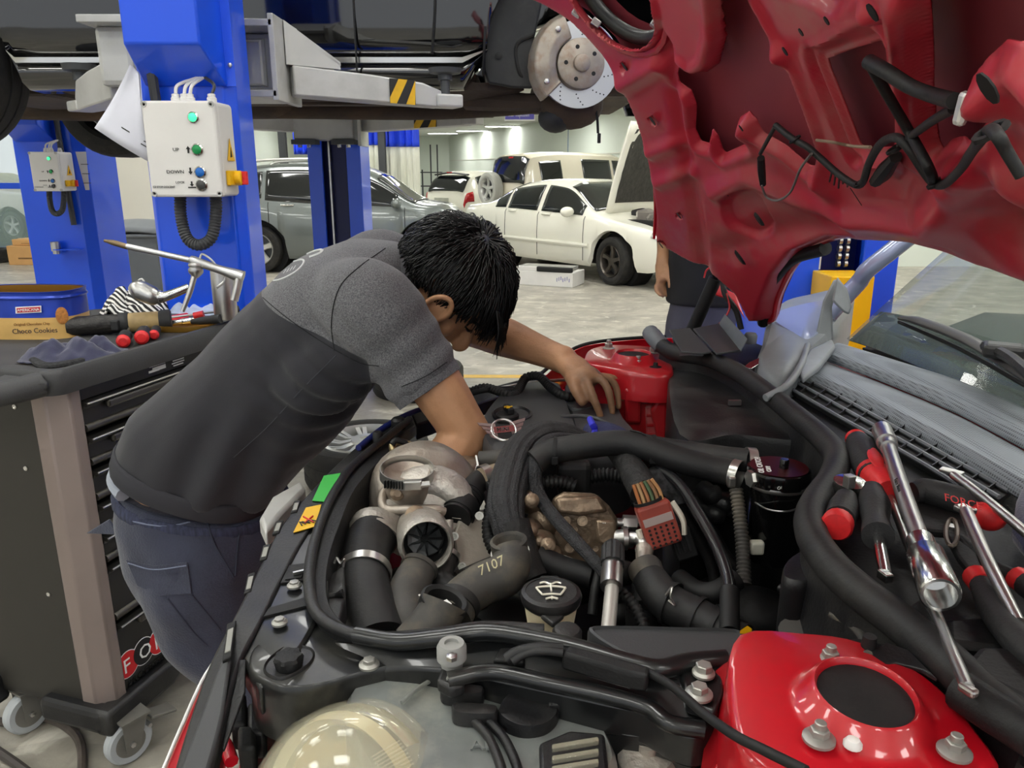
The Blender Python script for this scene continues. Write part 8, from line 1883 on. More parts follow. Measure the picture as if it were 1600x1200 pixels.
tb_(t, 'second_arm', [(1500, 845, zt_ + .004), (1545, 880, zt_ + .004), (1590, 905, zt_ + .004)], [.007, .006, .007], m_plastic_d, 10); tb_(t, 'red_band', [(1588, 902, zt_ + .004), (1605, 914, zt_ + .004)], [.010, .010], m_redplastic, 12); tb_(t, 'second_grip', [(1603, 912, zt_ + .004), (1650, 945, zt_ + .004)], [.011, .011], m_darkgrip, 12)
m = MB(); m.slab([Zp(*p) for p in ((1600, 770, 1.225), (1640, 750, 1.235), (1660, 880, 1.215), (1600, 880, 1.212), (1578, 850, 1.215), (1585, 800, 1.22))], (0, 0, 1), .02); tag(m.build('tray_glove', m_navy, angle=30, bevel=.008), 'navy cloth glove at the edge of the tool tray', 'glove')
# rod standing in the bay with a knurled coupler
t = thing('extension_bar', 'satin steel extension bar with black knurled coupler standing in bay', 'extension bar', Zp(948, 985, 1.0))
MB().rod(D(957, 910, .90), D(949, 1000, .835), .0082, 18).build('bar', mat('satin_steel', '#bdbab4', .45, .5, .08, 20), t)
MB().lathe([(.0105, 0), (.0130, .001), (.0130, .030), (.0120, .034), (.0125, .037), (.0125, .050), (.011, .052)], D(955, 918, .892), D(957, 880, .925) - D(955, 918, .892), 22).build('collar', m_steel, t)
a, b = D(957, 882, .922), D(958, 848, .95); d = b - a; rings = []
uu, vv, _ = basis(d)
for h, r in ((0, .0125), (.004, .0145), (.7, .0145), (.85, .012), (1.0, .008)): rings.append([a + d * min(h, 1) + uu * (math.cos(2 * PI * k / 32) * (r - (.0015 if k % 4 == 0 else 0))) + vv * (math.sin(2 * PI * k / 32) * (r - (.0015 if k % 4 == 0 else 0))) for k in range(32)])
MB().loft(rings).build('knurled_coupler', m_darkgrip, t, angle=25)
# glove tucked by the engine cover
gl = thing('engine_glove', 'navy knit glove with bright blue hem tucked beside the engine cover', 'glove', Zp(950, 680, 1.12))
MB().tube([Zp(922, 668, 1.145), Zp(950, 675, 1.145), Zp(985, 692, 1.14), Zp(1015, 705, 1.12)], [.022, .026, .022, .014], 12, 6, flat=.5).build('glove_body', mat('navy_knit', '#2d2f50', .9, 0, .2, 60, bump=.3, bscale=200), gl)
MB().tube([Zp(922, 655, 1.15), Zp(925, 662, 1.162), Zp(930, 672, 1.15), Zp(926, 684, 1.148)], .0055, 8, 6).build('hem', mat('bright_blue_hem', '#3a3cc8', .8), gl)
gl = thing('dotted_glove', 'black glove with white grip dots hanging beside the wiring plug', 'glove', Zp(1035, 760, 1.1))
MB().tube([D(1022, 735, 1.06), D(1036, 745, 1.05), D(1050, 765, 1.04), D(1062, 790, 1.03)], [.018, .022, .02, .012], 12, 6, flat=.6).build('glove_body', m_dots, gl)
# ================================================================= people
from mathutils.bvhtree import BVHTree
def skin_mat(name, col):
    return mat(name, col, .48, 0, .10, 14, bump=.08, bscale=220, dirt='#5a3422', dirt_amt=.18, dirt_scale=22, spec=.4)
m_skin = skin_mat('warm_brown_skin', '#b98b68'); m_skin_dirty = skin_mat('grimy_skin', '#8f6444')
def ellring(c, t, a, b, n=20, side=(0, 1, 0), p=2.3):
    """ring about c across direction t: half width a along side, half thickness b"""
    t = V(t).normalized(); s_ = V(side); s_ = (s_ - t * s_.dot(t)).normalized(); w = t.cross(s_); R_ = []
    for k in range(n):
        an = 2 * PI * k / n; ca, sa = math.cos(an), math.sin(an)
        R_.append(V(c) + s_ * (a * abs(ca) ** (2 / p) * (1 if ca >= 0 else -1)) + w * (b * abs(sa) ** (2 / p) * (1 if sa >= 0 else -1)))
    return R_
def limb(m, pts, rad, n=12, sub=5):
    m.tube(pts, rad, n, sub); m.ball(pts[0], rad[0] * .98, n, 8); m.ball(pts[-1], rad[-1] * .98, n, 8)
def fuse(m, name, material, parent, voxel=.008, smooth=6, factor=.5):
    """weld overlapping volumes into one continuous surface"""
    o = m.build(name, material, parent, angle=180)
    k = o.modifiers.new('weld', 'REMESH'); k.mode = 'VOXEL'; k.voxel_size = voxel; k.use_smooth_shade = True
    k = o.modifiers.new('relax', 'SMOOTH'); k.iterations = smooth; k.factor = factor
    bpy.context.view_layer.update(); bake(o); o.data.polygons.foreach_set('use_smooth', [True] * len(o.data.polygons)); return o
def wrinkle(o, fn):
    me = o.data; n = len(me.vertices); co = np.empty(n * 3); no = np.empty(n * 3); me.vertices.foreach_get('co', co); me.vertices.foreach_get('normal', no)
    co = co.reshape(-1, 3); no = no.reshape(-1, 3); d = np.array([fn(V(c)) for c in co]); co = co + no * d[:, None]; me.vertices.foreach_set('co', co.ravel()); me.update()
def bvh_of(o): return BVHTree.FromPolygons([v.co.copy() for v in o.data.vertices], [tuple(p.vertices) for p in o.data.polygons])
def hit(b, px, py, off=.0015):
    r = sight(px, py).normalized(); h = b.ray_cast(EYE, r)
    return (h[0] - r * off) if h[0] is not None else None
def seam(b, pts, r, name, m_, parent, sub=5, off=.0008):
    q = catmull([V((x, y, 0)) for x, y in pts], sub); P_ = [hit(b, v.x, v.y, off) for v in q]; P_ = [p for p in P_ if p is not None]
    if len(P_) > 2: return MB().tube(P_, r, 5, sub=0).build(name, m_, parent)
def hand(m, wrist, palm, fingers, thumb, wr=.026):
    """palm plus five chains; every chain is rooted inside the palm"""
    m.tube([wrist, wrist.lerp(palm, .55), palm], [wr, wr * 1.15, wr * .95], 12, 4, flat=.72); m.ball(palm, (wr * 1.1, wr * 1.1, wr * .75)); m.ball(wrist, wr)
    for ch, r0 in fingers: limb(m, [palm] + ch, [r0 * 1.15, r0 * 1.08, r0, r0 * .85][:len(ch) + 1], 10, 4)
    limb(m, thumb, [wr * .62, .0115, .0095], 10, 4)

# ---------------------------------------------------------------- the mechanic
man = thing('person', 'mechanic in grey and charcoal T-shirt bending over the engine bay', 'person', (-.55, 1.43, 0))
def grimy(base, c, r):
    """skin with work grime smeared over one hand"""
    m = base.copy(); m.name = 'grimy_skin'; nt = m.node_tree; N, L = nt.nodes, nt.links; bs = N['Principled BSDF']; src = bs.inputs['Base Color'].links[0].from_socket
    tc = N.new('ShaderNodeTexCoord'); dn = N.new('ShaderNodeVectorMath'); dn.operation = 'DISTANCE'; L.new(tc.outputs['Object'], dn.inputs[0]); dn.inputs[1].default_value = c
    nz = N.new('ShaderNodeTexNoise'); nz.inputs['Scale'].default_value = 45; nz.inputs['Detail'].default_value = 5; L.new(tc.outputs['Object'], nz.inputs['Vector'])
    ad = N.new('ShaderNodeMath'); ad.operation = 'MULTIPLY_ADD'; L.new(nz.outputs[0], ad.inputs[0]); ad.inputs[1].default_value = .06; L.new(dn.outputs['Value'], ad.inputs[2])
    mr = N.new('ShaderNodeMapRange'); mr.inputs[1].default_value = r * .35 + .03; mr.inputs[2].default_value = r * 1.4 + .03; mr.inputs[3].default_value = .72; mr.inputs[4].default_value = 0; L.new(ad.outputs[0], mr.inputs[0])
    mx = N.new('ShaderNodeMix'); mx.data_type = 'RGBA'; L.new(mr.outputs[0], mx.inputs[0]); L.new(src, mx.inputs[6]); mx.inputs[7].default_value = rgb('#4d3a2c') + (1,); L.new(mx.outputs[2], bs.inputs['Base Color'])
    return m
m_skin_man = grimy(m_skin, D(940, 615, 1.40), .075)
# head frame
HC = D(706, 437, 1.42); Fh = V((.45, -.10, -.89)).normalized(); Uh = V((.88, -.10, .46)); Uh = (Uh - Fh * Uh.dot(Fh)).normalized(); Rh = Fh.cross(Uh)
if Rh.y > 0: Rh = -Rh
def hpnt(r, f, u): return HC + Rh * r + Fh * f + Uh * u
RH = Matrix((Rh, Fh, Uh)).transposed()
sh_r, el_r, wr_r = V((-.225, 1.255, 1.325)), V((-.078, 1.215, 1.118)), V((-.190, 1.14, .985))
sh_l, el_l, wr_l = V((-.27, 1.62, 1.36)), V((-.105, 1.58, 1.242)), D(880, 562, 1.465)
b = MB()
b.ball(HC, (.077, .097, .098), 20, 14, RH); b.ball(hpnt(0, .035, -.055), (.066, .066, .070), 18, 12, RH); b.ball(hpnt(0, .060, -.095), (.042, .045, .036), 14, 10, RH)
b.ball(hpnt(0, .078, .02), (.055, .028, .04), 14, 9, RH)
b.tube([hpnt(0, .100, -.012), hpnt(0, .116, -.040), hpnt(0, .106, -.052)], [.010, .014, .013], 10, 4); b.ball(hpnt(0, .095, -.078), (.022, .012, .008), 10, 7, RH)
for s_ in (1, -1):
    b.ball(hpnt(s_ * .034, .086, .006), (.020, .010, .007), 10, 7, RH); b.ball(hpnt(s_ * .045, .070, -.040), (.022, .018, .018), 10, 7, RH)
limb(b, [hpnt(0, -.035, -.05), V((-.215, 1.435, 1.345)), V((-.29, 1.435, 1.30))], [.058, .060, .075])
b.loft([ellring((-.66, 1.42, .93), (.5, 0, .6), .13, .09), ellring((-.50, 1.42, 1.13), (.6, 0, .6), .14, .09), ellring((-.34, 1.43, 1.29), (.8, 0, .5), .16, .09), ellring((-.24, 1.43, 1.35), (.8, 0, .4), .10, .06)])
limb(b, [V((-.30, 1.36, 1.30)), sh_r, sh_r.lerp(el_r, .5) + V((.012, -.004, .006)), el_r + V((.004, 0, .006))], [.06, .056, .047, .041])
limb(b, [el_r, el_r.lerp(wr_r, .35) + V((0, -.006, .0)), wr_r], [.042, .045, .029])
limb(b, [V((-.30, 1.50, 1.32)), sh_l, el_l], [.06, .055, .043])
limb(b, [el_l, el_l.lerp(wr_l, .35) + V((0, 0, .004)), wr_l], [.042, .042, .027])
hand(b, wr_l, D(914, 588, 1.425), [([D(920, 602, 1.39), D(930, 628, 1.38), D(940, 656, 1.385)], .0080), ([D(938, 592, 1.405), D(951, 612, 1.395), D(957, 645, 1.40)], .0080), ([D(947, 591, 1.425), D(962, 604, 1.425), D(967, 636, 1.425)], .0077), ([D(951, 589, 1.445), D(968, 599, 1.455), D(973, 624, 1.455)], .0070)], [D(894, 584, 1.435), D(899, 607, 1.395), D(910, 628, 1.385)], .028)
hand(b, wr_r, wr_r + V((-.07, .0, -.05)), [([wr_r + V((-.10, .03 - k * .02, -.07)), wr_r + V((-.12, .03 - k * .02, -.10)), wr_r + V((-.11, .03 - k * .02, -.13))], .0095) for k in range(4)], [wr_r + V((-.03, -.02, -.03)), wr_r + V((-.06, -.045, -.06)), wr_r + V((-.09, -.04, -.09))], .028)
body = fuse(b, 'body', m_skin_man, man, .0038, 6, .5)
# ear
ec_ = hpnt(.083, .030, -.028)
ear = MB()
er = [hpnt(.080 + .012, .034 + .019 * math.cos(a), -.026 + .029 * math.sin(a)) + Rh * (.006 * math.cos(a - 2.6)) for a in [2 * PI * k / 18 for k in range(18)]]
ear.tube(er, .0055, 8, 1, closed=True); ear.ball(hpnt(.082, .033, -.026), (.009, .019, .028), 12, 8, RH); ear.ball(hpnt(.089, .042, -.050), (.006, .009, .010), 10, 7, RH)
fuse(ear, 'ear', m_skin, body, .003, 3, .5)
m_brow = mat('black_hair', '#0d0c0c', .42, 0, .3, 40, spec=.5)
MB().tube([hpnt(.020, .101, .012), hpnt(.040, .094, .016), hpnt(.058, .080, .010)], [.004, .0045, .002], 6, 4).build('eyebrow', m_brow, body)
MB().tube([hpnt(.020, .099, -.006), hpnt(.034, .096, -.008), hpnt(.048, .086, -.006)], [.0018, .0028, .0015], 6, 4).build('eyelid', m_brow, body)
MB().tube([hpnt(-.022, .102, -.082), hpnt(0, .108, -.081), hpnt(.022, .102, -.082)], [.002, .0045, .002], 8, 4).build('lips', mat('dull_lips', '#8a4f42', .5), body)
# hair: close cap and combed strands growing from the whorl
def hairy(q):
    r, f, u = q
    if f > .62 and u < .30: return False
    if f > .30 and u < -.02 - .4 * max(0, .35 - abs(r)): return abs(r) > .80 and u > -.42 and f < .46
    if u < -.62: return False
    if abs(r) > .70 and -.05 < f < .62 and u < -.05: return False
    return True
cap = MB(); n1, n2 = 56, 40; SR = V((.086, .108, .108)); vs = []; fs = []
for i in range(n2 + 1):
    a = PI * min(max(i / n2, .01), .99)
    for k in range(n1):
        q = V((math.sin(a) * math.cos(2 * PI * k / n1), math.sin(a) * math.sin(2 * PI * k / n1), math.cos(a))); z_ = 1 + .03 * noise.noise(q * 4)
        vs.append((q, HC + RH @ V((q.x * SR.x * z_, q.y * SR.y * z_, q.z * SR.z * z_))))
for i in range(n2):
    for k in range(n1):
        ids = (i * n1 + k, i * n1 + (k + 1) % n1, (i + 1) * n1 + (k + 1) % n1, (i + 1) * n1 + k)
        if all(hairy(vs[j][0]) for j in ids): fs.append(ids)
cap.add([v[1] for v in vs], fs); hair = cap.build('hair', m_brow, man, angle=180, solid=.004)
WH = V((.25, -.35, .90)).normalized(); rnd = random.Random(5); st_ = MB()
def hdir(q): return HC + RH @ V((q.x * SR.x, q.y * SR.y, q.z * SR.z))
for i in range(3400):
    z_ = rnd.uniform(-1, 1); a = rnd.uniform(0, 2 * PI); q = V((math.sqrt(1 - z_ * z_) * math.cos(a), math.sqrt(1 - z_ * z_) * math.sin(a), z_))
    if not hairy(q): continue
    away = q - WH * q.dot(WH); away = away.normalized() if away.length > 1e-3 else V((1, 0, 0))
    away = (away + V((.25 * noise.noise(q * 3), .25 * noise.noise(q * 3 + V((7, 0, 0))), .2 * noise.noise(q * 3 + V((0, 9, 0)))))).normalized()
    front = max(0, q.dot(V((0, .72, .69)))); L = .028 + .020 * rnd.random() + .050 * max(0, front - .55) * 2
    if q.z < -.1: L *= .55
    steps = 5; P_ = []; qq = q.copy(); lift = .000
    for k in range(steps + 1):
        f = k / steps; base = hdir(qq); nrm = (RH @ V((qq.x / SR.x, qq.y / SR.y, qq.z / SR.z))).normalized()
        p = base + nrm * (.001 + (.010 + .008 * rnd.random()) * math.sin(f * 1.9) * (.55 + .7 * max(0, qq.dot(WH))))
        if front > .72 and f > .35: p += V((.004, 0, -1)) * ((f - .35) ** 1.6 * .06 * (front - .6) * 2.6)
        P_.append(p); t = away - qq * away.dot(qq); qq = (qq + t.normalized() * (L / steps / .1)).normalized()
    st_.tube(P_, [.0019, .0017, .0012, .0004], 3, sub=0, caps=False)
fr = [(.02 + .012 * k) for k in range(-3, 6)]
for k in range(60):       # loose fringe falling past the brow
    r = rnd.uniform(-.05, .07); p0 = hpnt(r, .085, .062); p1 = hpnt(r * 1.05, .118, .050); d = V((rnd.uniform(-.004, .012), rnd.uniform(-.01, .004), -1)); L = rnd.uniform(.02, .055)
    st_.tube([p0, p1, p1 + d * L * .5 + Uh * -.004, p1 + d * L + V((-.012, 0, 0)) * rnd.random()], [.0022, .002, .0014, .0004], 3, 3, caps=False)
so_ = st_.build('hair_strands', m_brow, hair, angle=180, fix=False); so_['kind'] = 'stuff'

# T-shirt
s_ = MB()
TS = [((-.612, 1.42, .982), (.37, 0, .93), .170, .154), ((-.582, 1.42, 1.03), (.5, 0, .85), .172, .157), ((-.530, 1.42, 1.075), (.62, 0, .78), .174, .150), ((-.475, 1.425, 1.122), (.7, 0, .7), .180, .148), ((-.395, 1.43, 1.208), (.74, 0, .66), .19, .142), ((-.325, 1.435, 1.28), (.85, 0, .5), .205, .135), ((-.265, 1.435, 1.33), (.93, 0, .3), .19, .105), ((-.215, 1.437, 1.345), (.98, 0, .1), .12, .082), ((-.19, 1.438, 1.35), (1, 0, 0), .085, .068)]
s_.loft([ellring(*q, n=24, p=2.4) for q in TS])
s_.ball(V((-.32, 1.37, 1.30)), .084); s_.tube([V((-.32, 1.37, 1.30)), sh_r + V((-.01, -.0, .008)), sh_r.lerp(el_r, .30) + V((.004, -.004, .006)), sh_r.lerp(el_r, .60)], [.085, .080, .070, .063], 18, 6)
limb(s_, [V((-.32, 1.50, 1.32)), sh_l, sh_l.lerp(el_l, .45)], [.085, .076, .062], 14)
s_.tube([V((-.42, 1.30, 1.17)), V((-.32, 1.275, 1.22)), V((-.245, 1.262, 1.27))], [.05, .075, .06], 12, 4)
def shirt_mat(PA, PB, PC):
    """charcoal body with a heather grey yoke and sleeves above a straight chest seam"""
    m = bpy.data.materials.new('two_tone_jersey'); m.use_nodes = True; nt = m.node_tree; N, L = nt.nodes, nt.links; bs = N['Principled BSDF']
    tc = N.new('ShaderNodeTexCoord'); sp = N.new('ShaderNodeSeparateXYZ'); L.new(tc.outputs['Object'], sp.inputs[0])
    nn = (PB - PA).cross(PC - PA).normalized(); nn = -nn if nn.x < 0 else nn; A = PA
    m1 = N.new('ShaderNodeMath'); m1.operation = 'MULTIPLY_ADD'; L.new(sp.outputs[0], m1.inputs[0]); m1.inputs[1].default_value = nn.x; m1.inputs[2].default_value = -nn.dot(A)
    my = N.new('ShaderNodeMath'); my.operation = 'MULTIPLY_ADD'; L.new(sp.outputs[1], my.inputs[0]); my.inputs[1].default_value = nn.y; L.new(m1.outputs[0], my.inputs[2]); m1 = my
    m2 = N.new('ShaderNodeMath'); m2.operation = 'MULTIPLY_ADD'; L.new(sp.outputs[2], m2.inputs[0]); m2.inputs[1].default_value = nn.z; L.new(m1.outputs[0], m2.inputs[2])
    g = N.new('ShaderNodeMath'); g.operation = 'GREATER_THAN'; L.new(m2.outputs[0], g.inputs[0]); g.inputs[1].default_value = 0
    sx = N.new('ShaderNodeMath'); sx.operation = 'GREATER_THAN'; L.new(sp.outputs[0], sx.inputs[0]); sx.inputs[1].default_value = -.232
    mxx = N.new('ShaderNodeMath'); mxx.operation = 'MAXIMUM'; L.new(g.outputs[0], mxx.inputs[0]); L.new(sx.outputs[0], mxx.inputs[1])
    n1 = N.new('ShaderNodeTexNoise'); n1.inputs['Scale'].default_value = 480; n1.inputs['Detail'].default_value = 3; L.new(tc.outputs['Object'], n1.inputs['Vector'])
    r1 = N.new('ShaderNodeValToRGB'); r1.color_ramp.elements[0].position = .35; r1.color_ramp.elements[1].position = .68; r1.color_ramp.elements[0].color = rgb('#434347') + (1,); r1.color_ramp.elements[1].color = rgb('#6d6d70') + (1,); L.new(n1.outputs[0], r1.inputs[0])
    n2 = N.new('ShaderNodeTexNoise'); n2.inputs['Scale'].default_value = 5; L.new(tc.outputs['Object'], n2.inputs['Vector'])
    r2 = N.new('ShaderNodeValToRGB'); r2.color_ramp.elements[0].color = rgb('#1b1b20') + (1,); r2.color_ramp.elements[1].color = rgb('#25252c') + (1,); L.new(n2.outputs[0], r2.inputs[0])
    mx = N.new('ShaderNodeMix'); mx.data_type = 'RGBA'; L.new(mxx.outputs[0], mx.inputs[0]); L.new(r2.outputs[0], mx.inputs[6]); L.new(r1.outputs[0], mx.inputs[7])
    L.new(mx.outputs[2], bs.inputs['Base Color']); bs.inputs['Roughness'].default_value = .88; bs.inputs['Sheen Weight'].default_value = .12
    bp = N.new('ShaderNodeBump'); bp.inputs['Strength'].default_value = .15; bp.inputs['Distance'].default_value = .003; L.new(n1.outputs[0], bp.inputs['Height']); L.new(bp.outputs[0], bs.inputs['Normal'])
    return m
shirt = fuse(s_, 'shirt', m_black, man, .0085, 10, .5)
def folds(p):
    a = .0045 * noise.noise(V((p.x * 5 + p.z * 9, p.y * 6, p.z * 4 - p.x * 6)))
    c = V((-.30, 1.28, 1.20)); d = (p - c).length; a += .008 * math.exp(-(d / .13) ** 2) * math.sin((p.x * .7 + p.z * 1.1 - p.y * .3) * 95)
    c = V((-.47, 1.27, 1.0)); d = (p - c).length; a += .010 * math.exp(-(d / .14) ** 2) * math.sin((p.x * .9 - p.z * .5) * 70 + 1.5)
    c = V((-.15, 1.24, 1.23)); d = (p - c).length; a += .004 * math.exp(-(d / .10) ** 2) * math.sin((p.z * .8 - p.x * .6) * 130)
    return a
wrinkle(shirt, folds)
bs_ = bvh_of(shirt)
PA, PB, PC = (hit(bs_, *q) or D(q[0], q[1], 1.33) for q in ((412, 470), (580, 568), (500, 530)))
PC = PA + V((0, .2, 0.0)); m_shirt = shirt_mat(PA, PB, PC); shirt.data.materials[0] = m_shirt
m_seam = mat('dark_stitching', '#1a1a1d', .9); m_hemc = mat('charcoal_hem', '#2b2b30', .9)
seam(bs_, [(602, 388), (560, 418), (530, 450), (518, 500), (522, 548)], .0010, 'sleeve_seam', m_seam, shirt)
seam(bs_, [(392, 448), (440, 490), (500, 532), (560, 566), (592, 572)], .0008, 'yoke_seam', m_seam, shirt)
seam(bs_, [(525, 555), (470, 610), (420, 665), (365, 715)], .0008, 'side_seam', mat('grey_stitching', '#45454b', .9), shirt)
seam(bs_, [(628, 604), (665, 588), (698, 566)], .0007, 'cuff_stitch', m_seam, shirt)
# ribbed collar
MB().tube(ellring((-.188, 1.438, 1.352), (1, 0, 0), .080, .066, 24), .0085, 8, 1, closed=True, flat=1.6).build('collar', mat('grey_rib_knit', '#4b4b4e', .9, 0, .2, 200), shirt)
# printed badge on the upper back
m_badge = mat('pale_badge_print', '#b9bcbc', .7)
seam(bs_, [(412, 440), (418, 428), (440, 416), (470, 406), (474, 412), (462, 425), (438, 437), (412, 440)], .0022, 'badge_outline', m_badge, shirt, off=.0004)
seam(bs_, [(480, 398), (492, 393), (503, 391), (498, 397), (484, 402)], .003, 'badge_tip', m_badge, shirt, off=.0004)
for k in range(4): seam(bs_, [(443 + k * 5, 427 - k * 2), (445 + k * 5, 424 - k * 2), (447 + k * 5, 421 - k * 2)], .0008, 'badge_lettering', m_badge, shirt, 3, .0004)
# hem band
hemp = [(170, 690), (186, 738), (215, 772), (260, 794), (330, 812), (398, 822)]
hp2 = [hit(bs_, x, y) for x, y in hemp]; hp2 = [p for p in hp2 if p is not None]
rg = [[c + (p - c) * f + V((.37, 0, .93)) * h for p in ellring((-.612, 1.42, .982), (.37, 0, .93), .169, .153, 36, p=2.4)] for c in [V((-.612, 1.42, .982))] for f, h in ((.95, -.012), (1.0, -.014), (1.012, -.004), (1.012, .016), (.99, .022))]
MB().loft(rg, caps=False).build('hem', m_hemc, shirt, angle=60, solid=.003)
cu_ = sh_r.lerp(el_r, .585); cd_ = (el_r - sh_r).normalized(); MB().lathe([(.052, .004), (.0605, .004), (.0615, -.004), (.0615, -.02), (.059, -.024)], cu_, cd_, 28, caps=False).build('cuff', m_shirt, shirt, solid=.002)

# trousers
t_ = MB()
t_.loft([ellring((-.612, 1.42, .945), (.22, 0, .97), .158, .154, 24), ellring((-.612, 1.42, .89), (.15, 0, 1), .172, .160, 24), ellring((-.608, 1.42, .82), (-.05, 0, 1), .178, .163, 24), ellring((-.600, 1.42, .77), (-.2, 0, 1), .165, .148, 24)])
hr, kr, ar = V((-.585, 1.335, .82)), V((-.40, 1.315, .48)), V((-.52, 1.335, .10)); hl, kl, al = V((-.585, 1.51, .82)), V((-.42, 1.545, .48)), V((-.60, 1.56, .10))
for h_, k_, a_ in ((hr, kr, ar), (hl, kl, al)):
    limb(t_, [h_ + V((-.015, 0, 0)), h_.lerp(k_, .35) + V((-.055, 0, 0)), h_.lerp(k_, .68) + V((-.022, 0, 0)), k_], [.118, .110, .092, .08], 16); limb(t_, [k_, k_.lerp(a_, .4) + V((-.012, 0, 0)), a_], [.083, .080, .072], 16)
m_trous = mat('faded_navy_twill', '#2b2f40', .85, 0, .16, 12, bump=.25, bscale=260, dirt='#24262e', dirt_amt=.5, dirt_scale=7, sheen=.2)
tr = fuse(t_, 'trousers', m_trous, man, .009, 8, .5)
wrinkle(tr, lambda p: .006 * noise.noise(V((p.x * 7, p.y * 5, p.z * 16))) + .005 * noise.noise(V((p.x * 16 + p.z * 10, p.y * 9, p.z * 9))))
bt_ = bvh_of(tr); m_tst = mat('navy_stitching', '#2a2e3c', .9); m_tsl = mat('pale_stitching', '#6b7287', .9)
seam(bt_, [(160, 785), (200, 812), (260, 822), (310, 812)], .0016, 'yoke_stitch', m_tsl, tr); seam(bt_, [(320, 800), (335, 850), (365, 902)], .0022, 'pocket_edge', m_tst, tr); seam(bt_, [(378, 815), (372, 850), (368, 900)], .0022, 'pocket_edge', m_tst, tr)
seam(bt_, [(165, 765), (230, 800), (300, 815), (380, 818)], .0022, 'waistband_seam', m_tst, tr)
fl_ = [(196, 874), (240, 884), (293, 878), (300, 928), (250, 931), (214, 916)]; q = [hit(bt_, x, y, .006) for x, y in fl_]
if all(p is not None for p in q): MB().slab(q, sight(240, 900), .005).build('pocket_flap', m_trous, tr, angle=30, bevel=.002)
seam(bt_, [(200, 880), (240, 890), (291, 884)], .0012, 'flap_stitch', m_tsl, tr, off=.0075); seam(bt_, [(262, 935), (300, 985), (325, 1010)], .0016, 'leg_seam', m_tst, tr); seam(bt_, [(300, 930), (345, 985)], .0016, 'leg_seam', m_tst, tr)
m = MB(); m.slab([D(134, 834, 1.57), D(170, 812, 1.54), D(185, 836, 1.53)], (0, 1, 0), .006); m.build('pocket_tab', m_trous, tr, angle=0, bevel=.002)
MB().tube(ellring((-.614, 1.42, .926), (.20, 0, .97), .157, .154, 28), .008, 10, 1, closed=True, flat=1.8).build('waistband', mat('ribbed_waistband', '#2c3044', .9, 0, .4, 60, stretch=(3, 3, .3)), tr)
MB().tube([p for p in sorted(ellring((-.614, 1.42, .955), (.30, 0, .95), .157, .152, 60), key=lambda p: p.y) if p.x < -.70], .014, 8, 1).build('undershirt', mat('pale_undershirt', '#8d929c', .9), man)
# shoes
for a_ in (ar, al):
    sh = MB(); c = V((a_.x, a_.y, 0)); rings = []
    for x, w, h in ((-.09, .03, .06), (-.06, .040, .085), (0, .042, .095), (.07, .046, .07), (.13, .046, .05), (.165, .034, .035), (.18, .012, .02)):
        rings.append([c + V((x, w * math.cos(2 * PI * k / 14), max(.004, h * .5 + h * .5 * math.sin(2 * PI * k / 14)))) for k in range(14)])
    sh.loft(rings).build('shoe', m_rubber_d, man, angle=60)

# ---------------------------------------------------------------- the colleague behind the bonnet
pb = thing('person', 'person in dark shirt and grey trousers standing beyond the red fender', 'person', (.86, 3.35, 0))
bx_, by_ = .86, 3.35; b = MB()
hw = D(1036, 405, 3.38); hk = D(1036, 432, 3.36); eb = D(1040, 330, 3.46); shr = V((bx_ - .18, by_ + .02, 1.50))
b.ball((bx_, by_ - .02, 1.72), (.078, .095, .115)); b.ball((bx_, by_ - .07, 1.66), (.05, .05, .06)); limb(b, [V((bx_, by_, 1.62)), V((bx_, by_ + .01, 1.48))], [.055, .065])
b.loft([ellring((bx_, by_, .98), (0, 0, 1), .13, .10, side=(1, 0, 0)), ellring((bx_, by_, 1.25), (0, 0, 1), .15, .11, side=(1, 0, 0)), ellring((bx_, by_, 1.48), (0, 0, 1), .17, .09, side=(1, 0, 0))])
limb(b, [shr, eb, hw], [.052, .042, .029]); eb2 = V((bx_ + .26, by_ + .04, 1.24)); w2 = D(1190, 455, 3.36); limb(b, [V((bx_ + .18, by_, 1.48)), eb2, w2], [.052, .042, .03])
hand(b, hw, hk, [([D(1028, 440, 3.35), D(1024, 452, 3.34), D(1032, 462, 3.33)], .0095), ([D(1032, 443, 3.36), D(1030, 458, 3.35), D(1038, 464, 3.34)], .0095), ([D(1036, 444, 3.37), D(1036, 458, 3.37), D(1042, 463, 3.36)], .009), ([D(1038, 442, 3.38), D(1041, 454, 3.38), D(1046, 460, 3.37)], .008)], [D(1042, 420, 3.35), D(1046, 436, 3.33), D(1046, 448, 3.32)], .032)
hand(b, w2, w2 + V((.0, -.02, -.06)), [([w2 + V((-.02 + k * .014, -.02, -.09)), w2 + V((-.02 + k * .014, -.03, -.12)), w2 + V((-.02 + k * .014, -.035, -.14))], .009) for k in range(4)], [w2 + V((-.02, -.02, -.03)), w2 + V((-.04, -.03, -.06)), w2 + V((-.04, -.035, -.09))], .03)
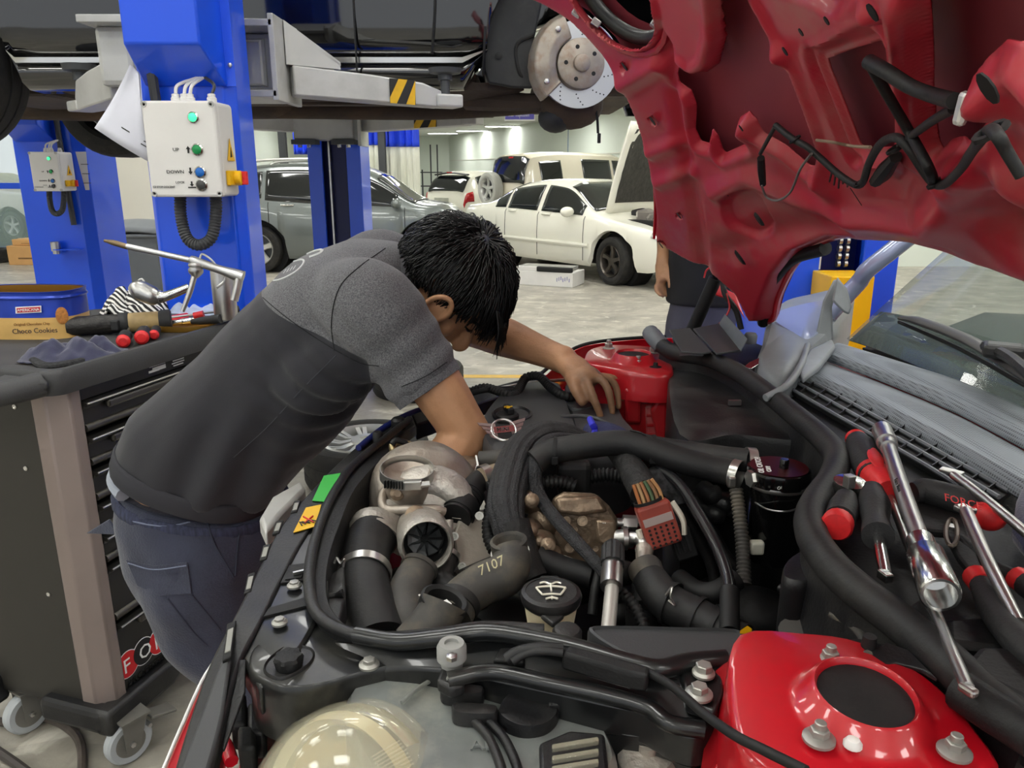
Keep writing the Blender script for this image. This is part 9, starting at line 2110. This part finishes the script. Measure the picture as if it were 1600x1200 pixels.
bd = fuse(b, 'body', m_skin, pb, .009, 4, .5)
MB().ball((bx_, by_ + .015, 1.755), (.088, .10, .10)).build('hair', m_brow, pb, angle=180)
s_ = MB(); s_.loft([ellring((bx_, by_, .99), (0, 0, 1), .185, .14, side=(1, 0, 0)), ellring((bx_, by_, 1.2), (0, 0, 1), .18, .135, side=(1, 0, 0)), ellring((bx_, by_, 1.42), (0, 0, 1), .20, .13, side=(1, 0, 0)), ellring((bx_, by_, 1.52), (0, 0, 1), .12, .08, side=(1, 0, 0))])
limb(s_, [shr, shr.lerp(eb, .7)], [.075, .062]); limb(s_, [V((bx_ + .18, by_, 1.48)), V((bx_ + .18, by_, 1.48)).lerp(eb2, .7)], [.075, .062])
fuse(s_, 'shirt', mat('black_jersey', '#232325', .9, 0, .15, 8), pb, .012, 8, .5)
t_ = MB(); t_.loft([ellring((bx_, by_, 1.0), (0, 0, 1), .165, .125, side=(1, 0, 0)), ellring((bx_, by_, .86), (0, 0, 1), .175, .135, side=(1, 0, 0)), ellring((bx_, by_, .78), (0, 0, 1), .17, .12, side=(1, 0, 0))])
for s2 in (-1, 1): limb(t_, [V((bx_ + s2 * .09, by_, .82)), V((bx_ + s2 * .10, by_ - .02, .48)), V((bx_ + s2 * .11, by_, .09))], [.098, .08, .066], 14)
tr2 = fuse(t_, 'trousers', mat('slate_twill', '#4b4a58', .85, 0, .14, 9, bump=.2, bscale=200), pb, .012, 6, .5); wrinkle(tr2, lambda p: .007 * noise.noise(V((p.x * 6, p.y * 6, p.z * 12))))
for s2 in (-1, 1):
    sh = MB(); c = V((bx_ + s2 * .11, by_, 0)); rings = []
    for y, w, h in ((.08, .03, .06), (.05, .04, .085), (0, .042, .095), (-.08, .046, .07), (-.14, .045, .05), (-.18, .02, .025)): rings.append([c + V((w * math.cos(2 * PI * k / 14), y, max(.004, h * .5 + h * .5 * math.sin(2 * PI * k / 14)))) for k in range(14)])
    sh.loft(rings).build('shoe', m_rubber_d, pb, angle=60)
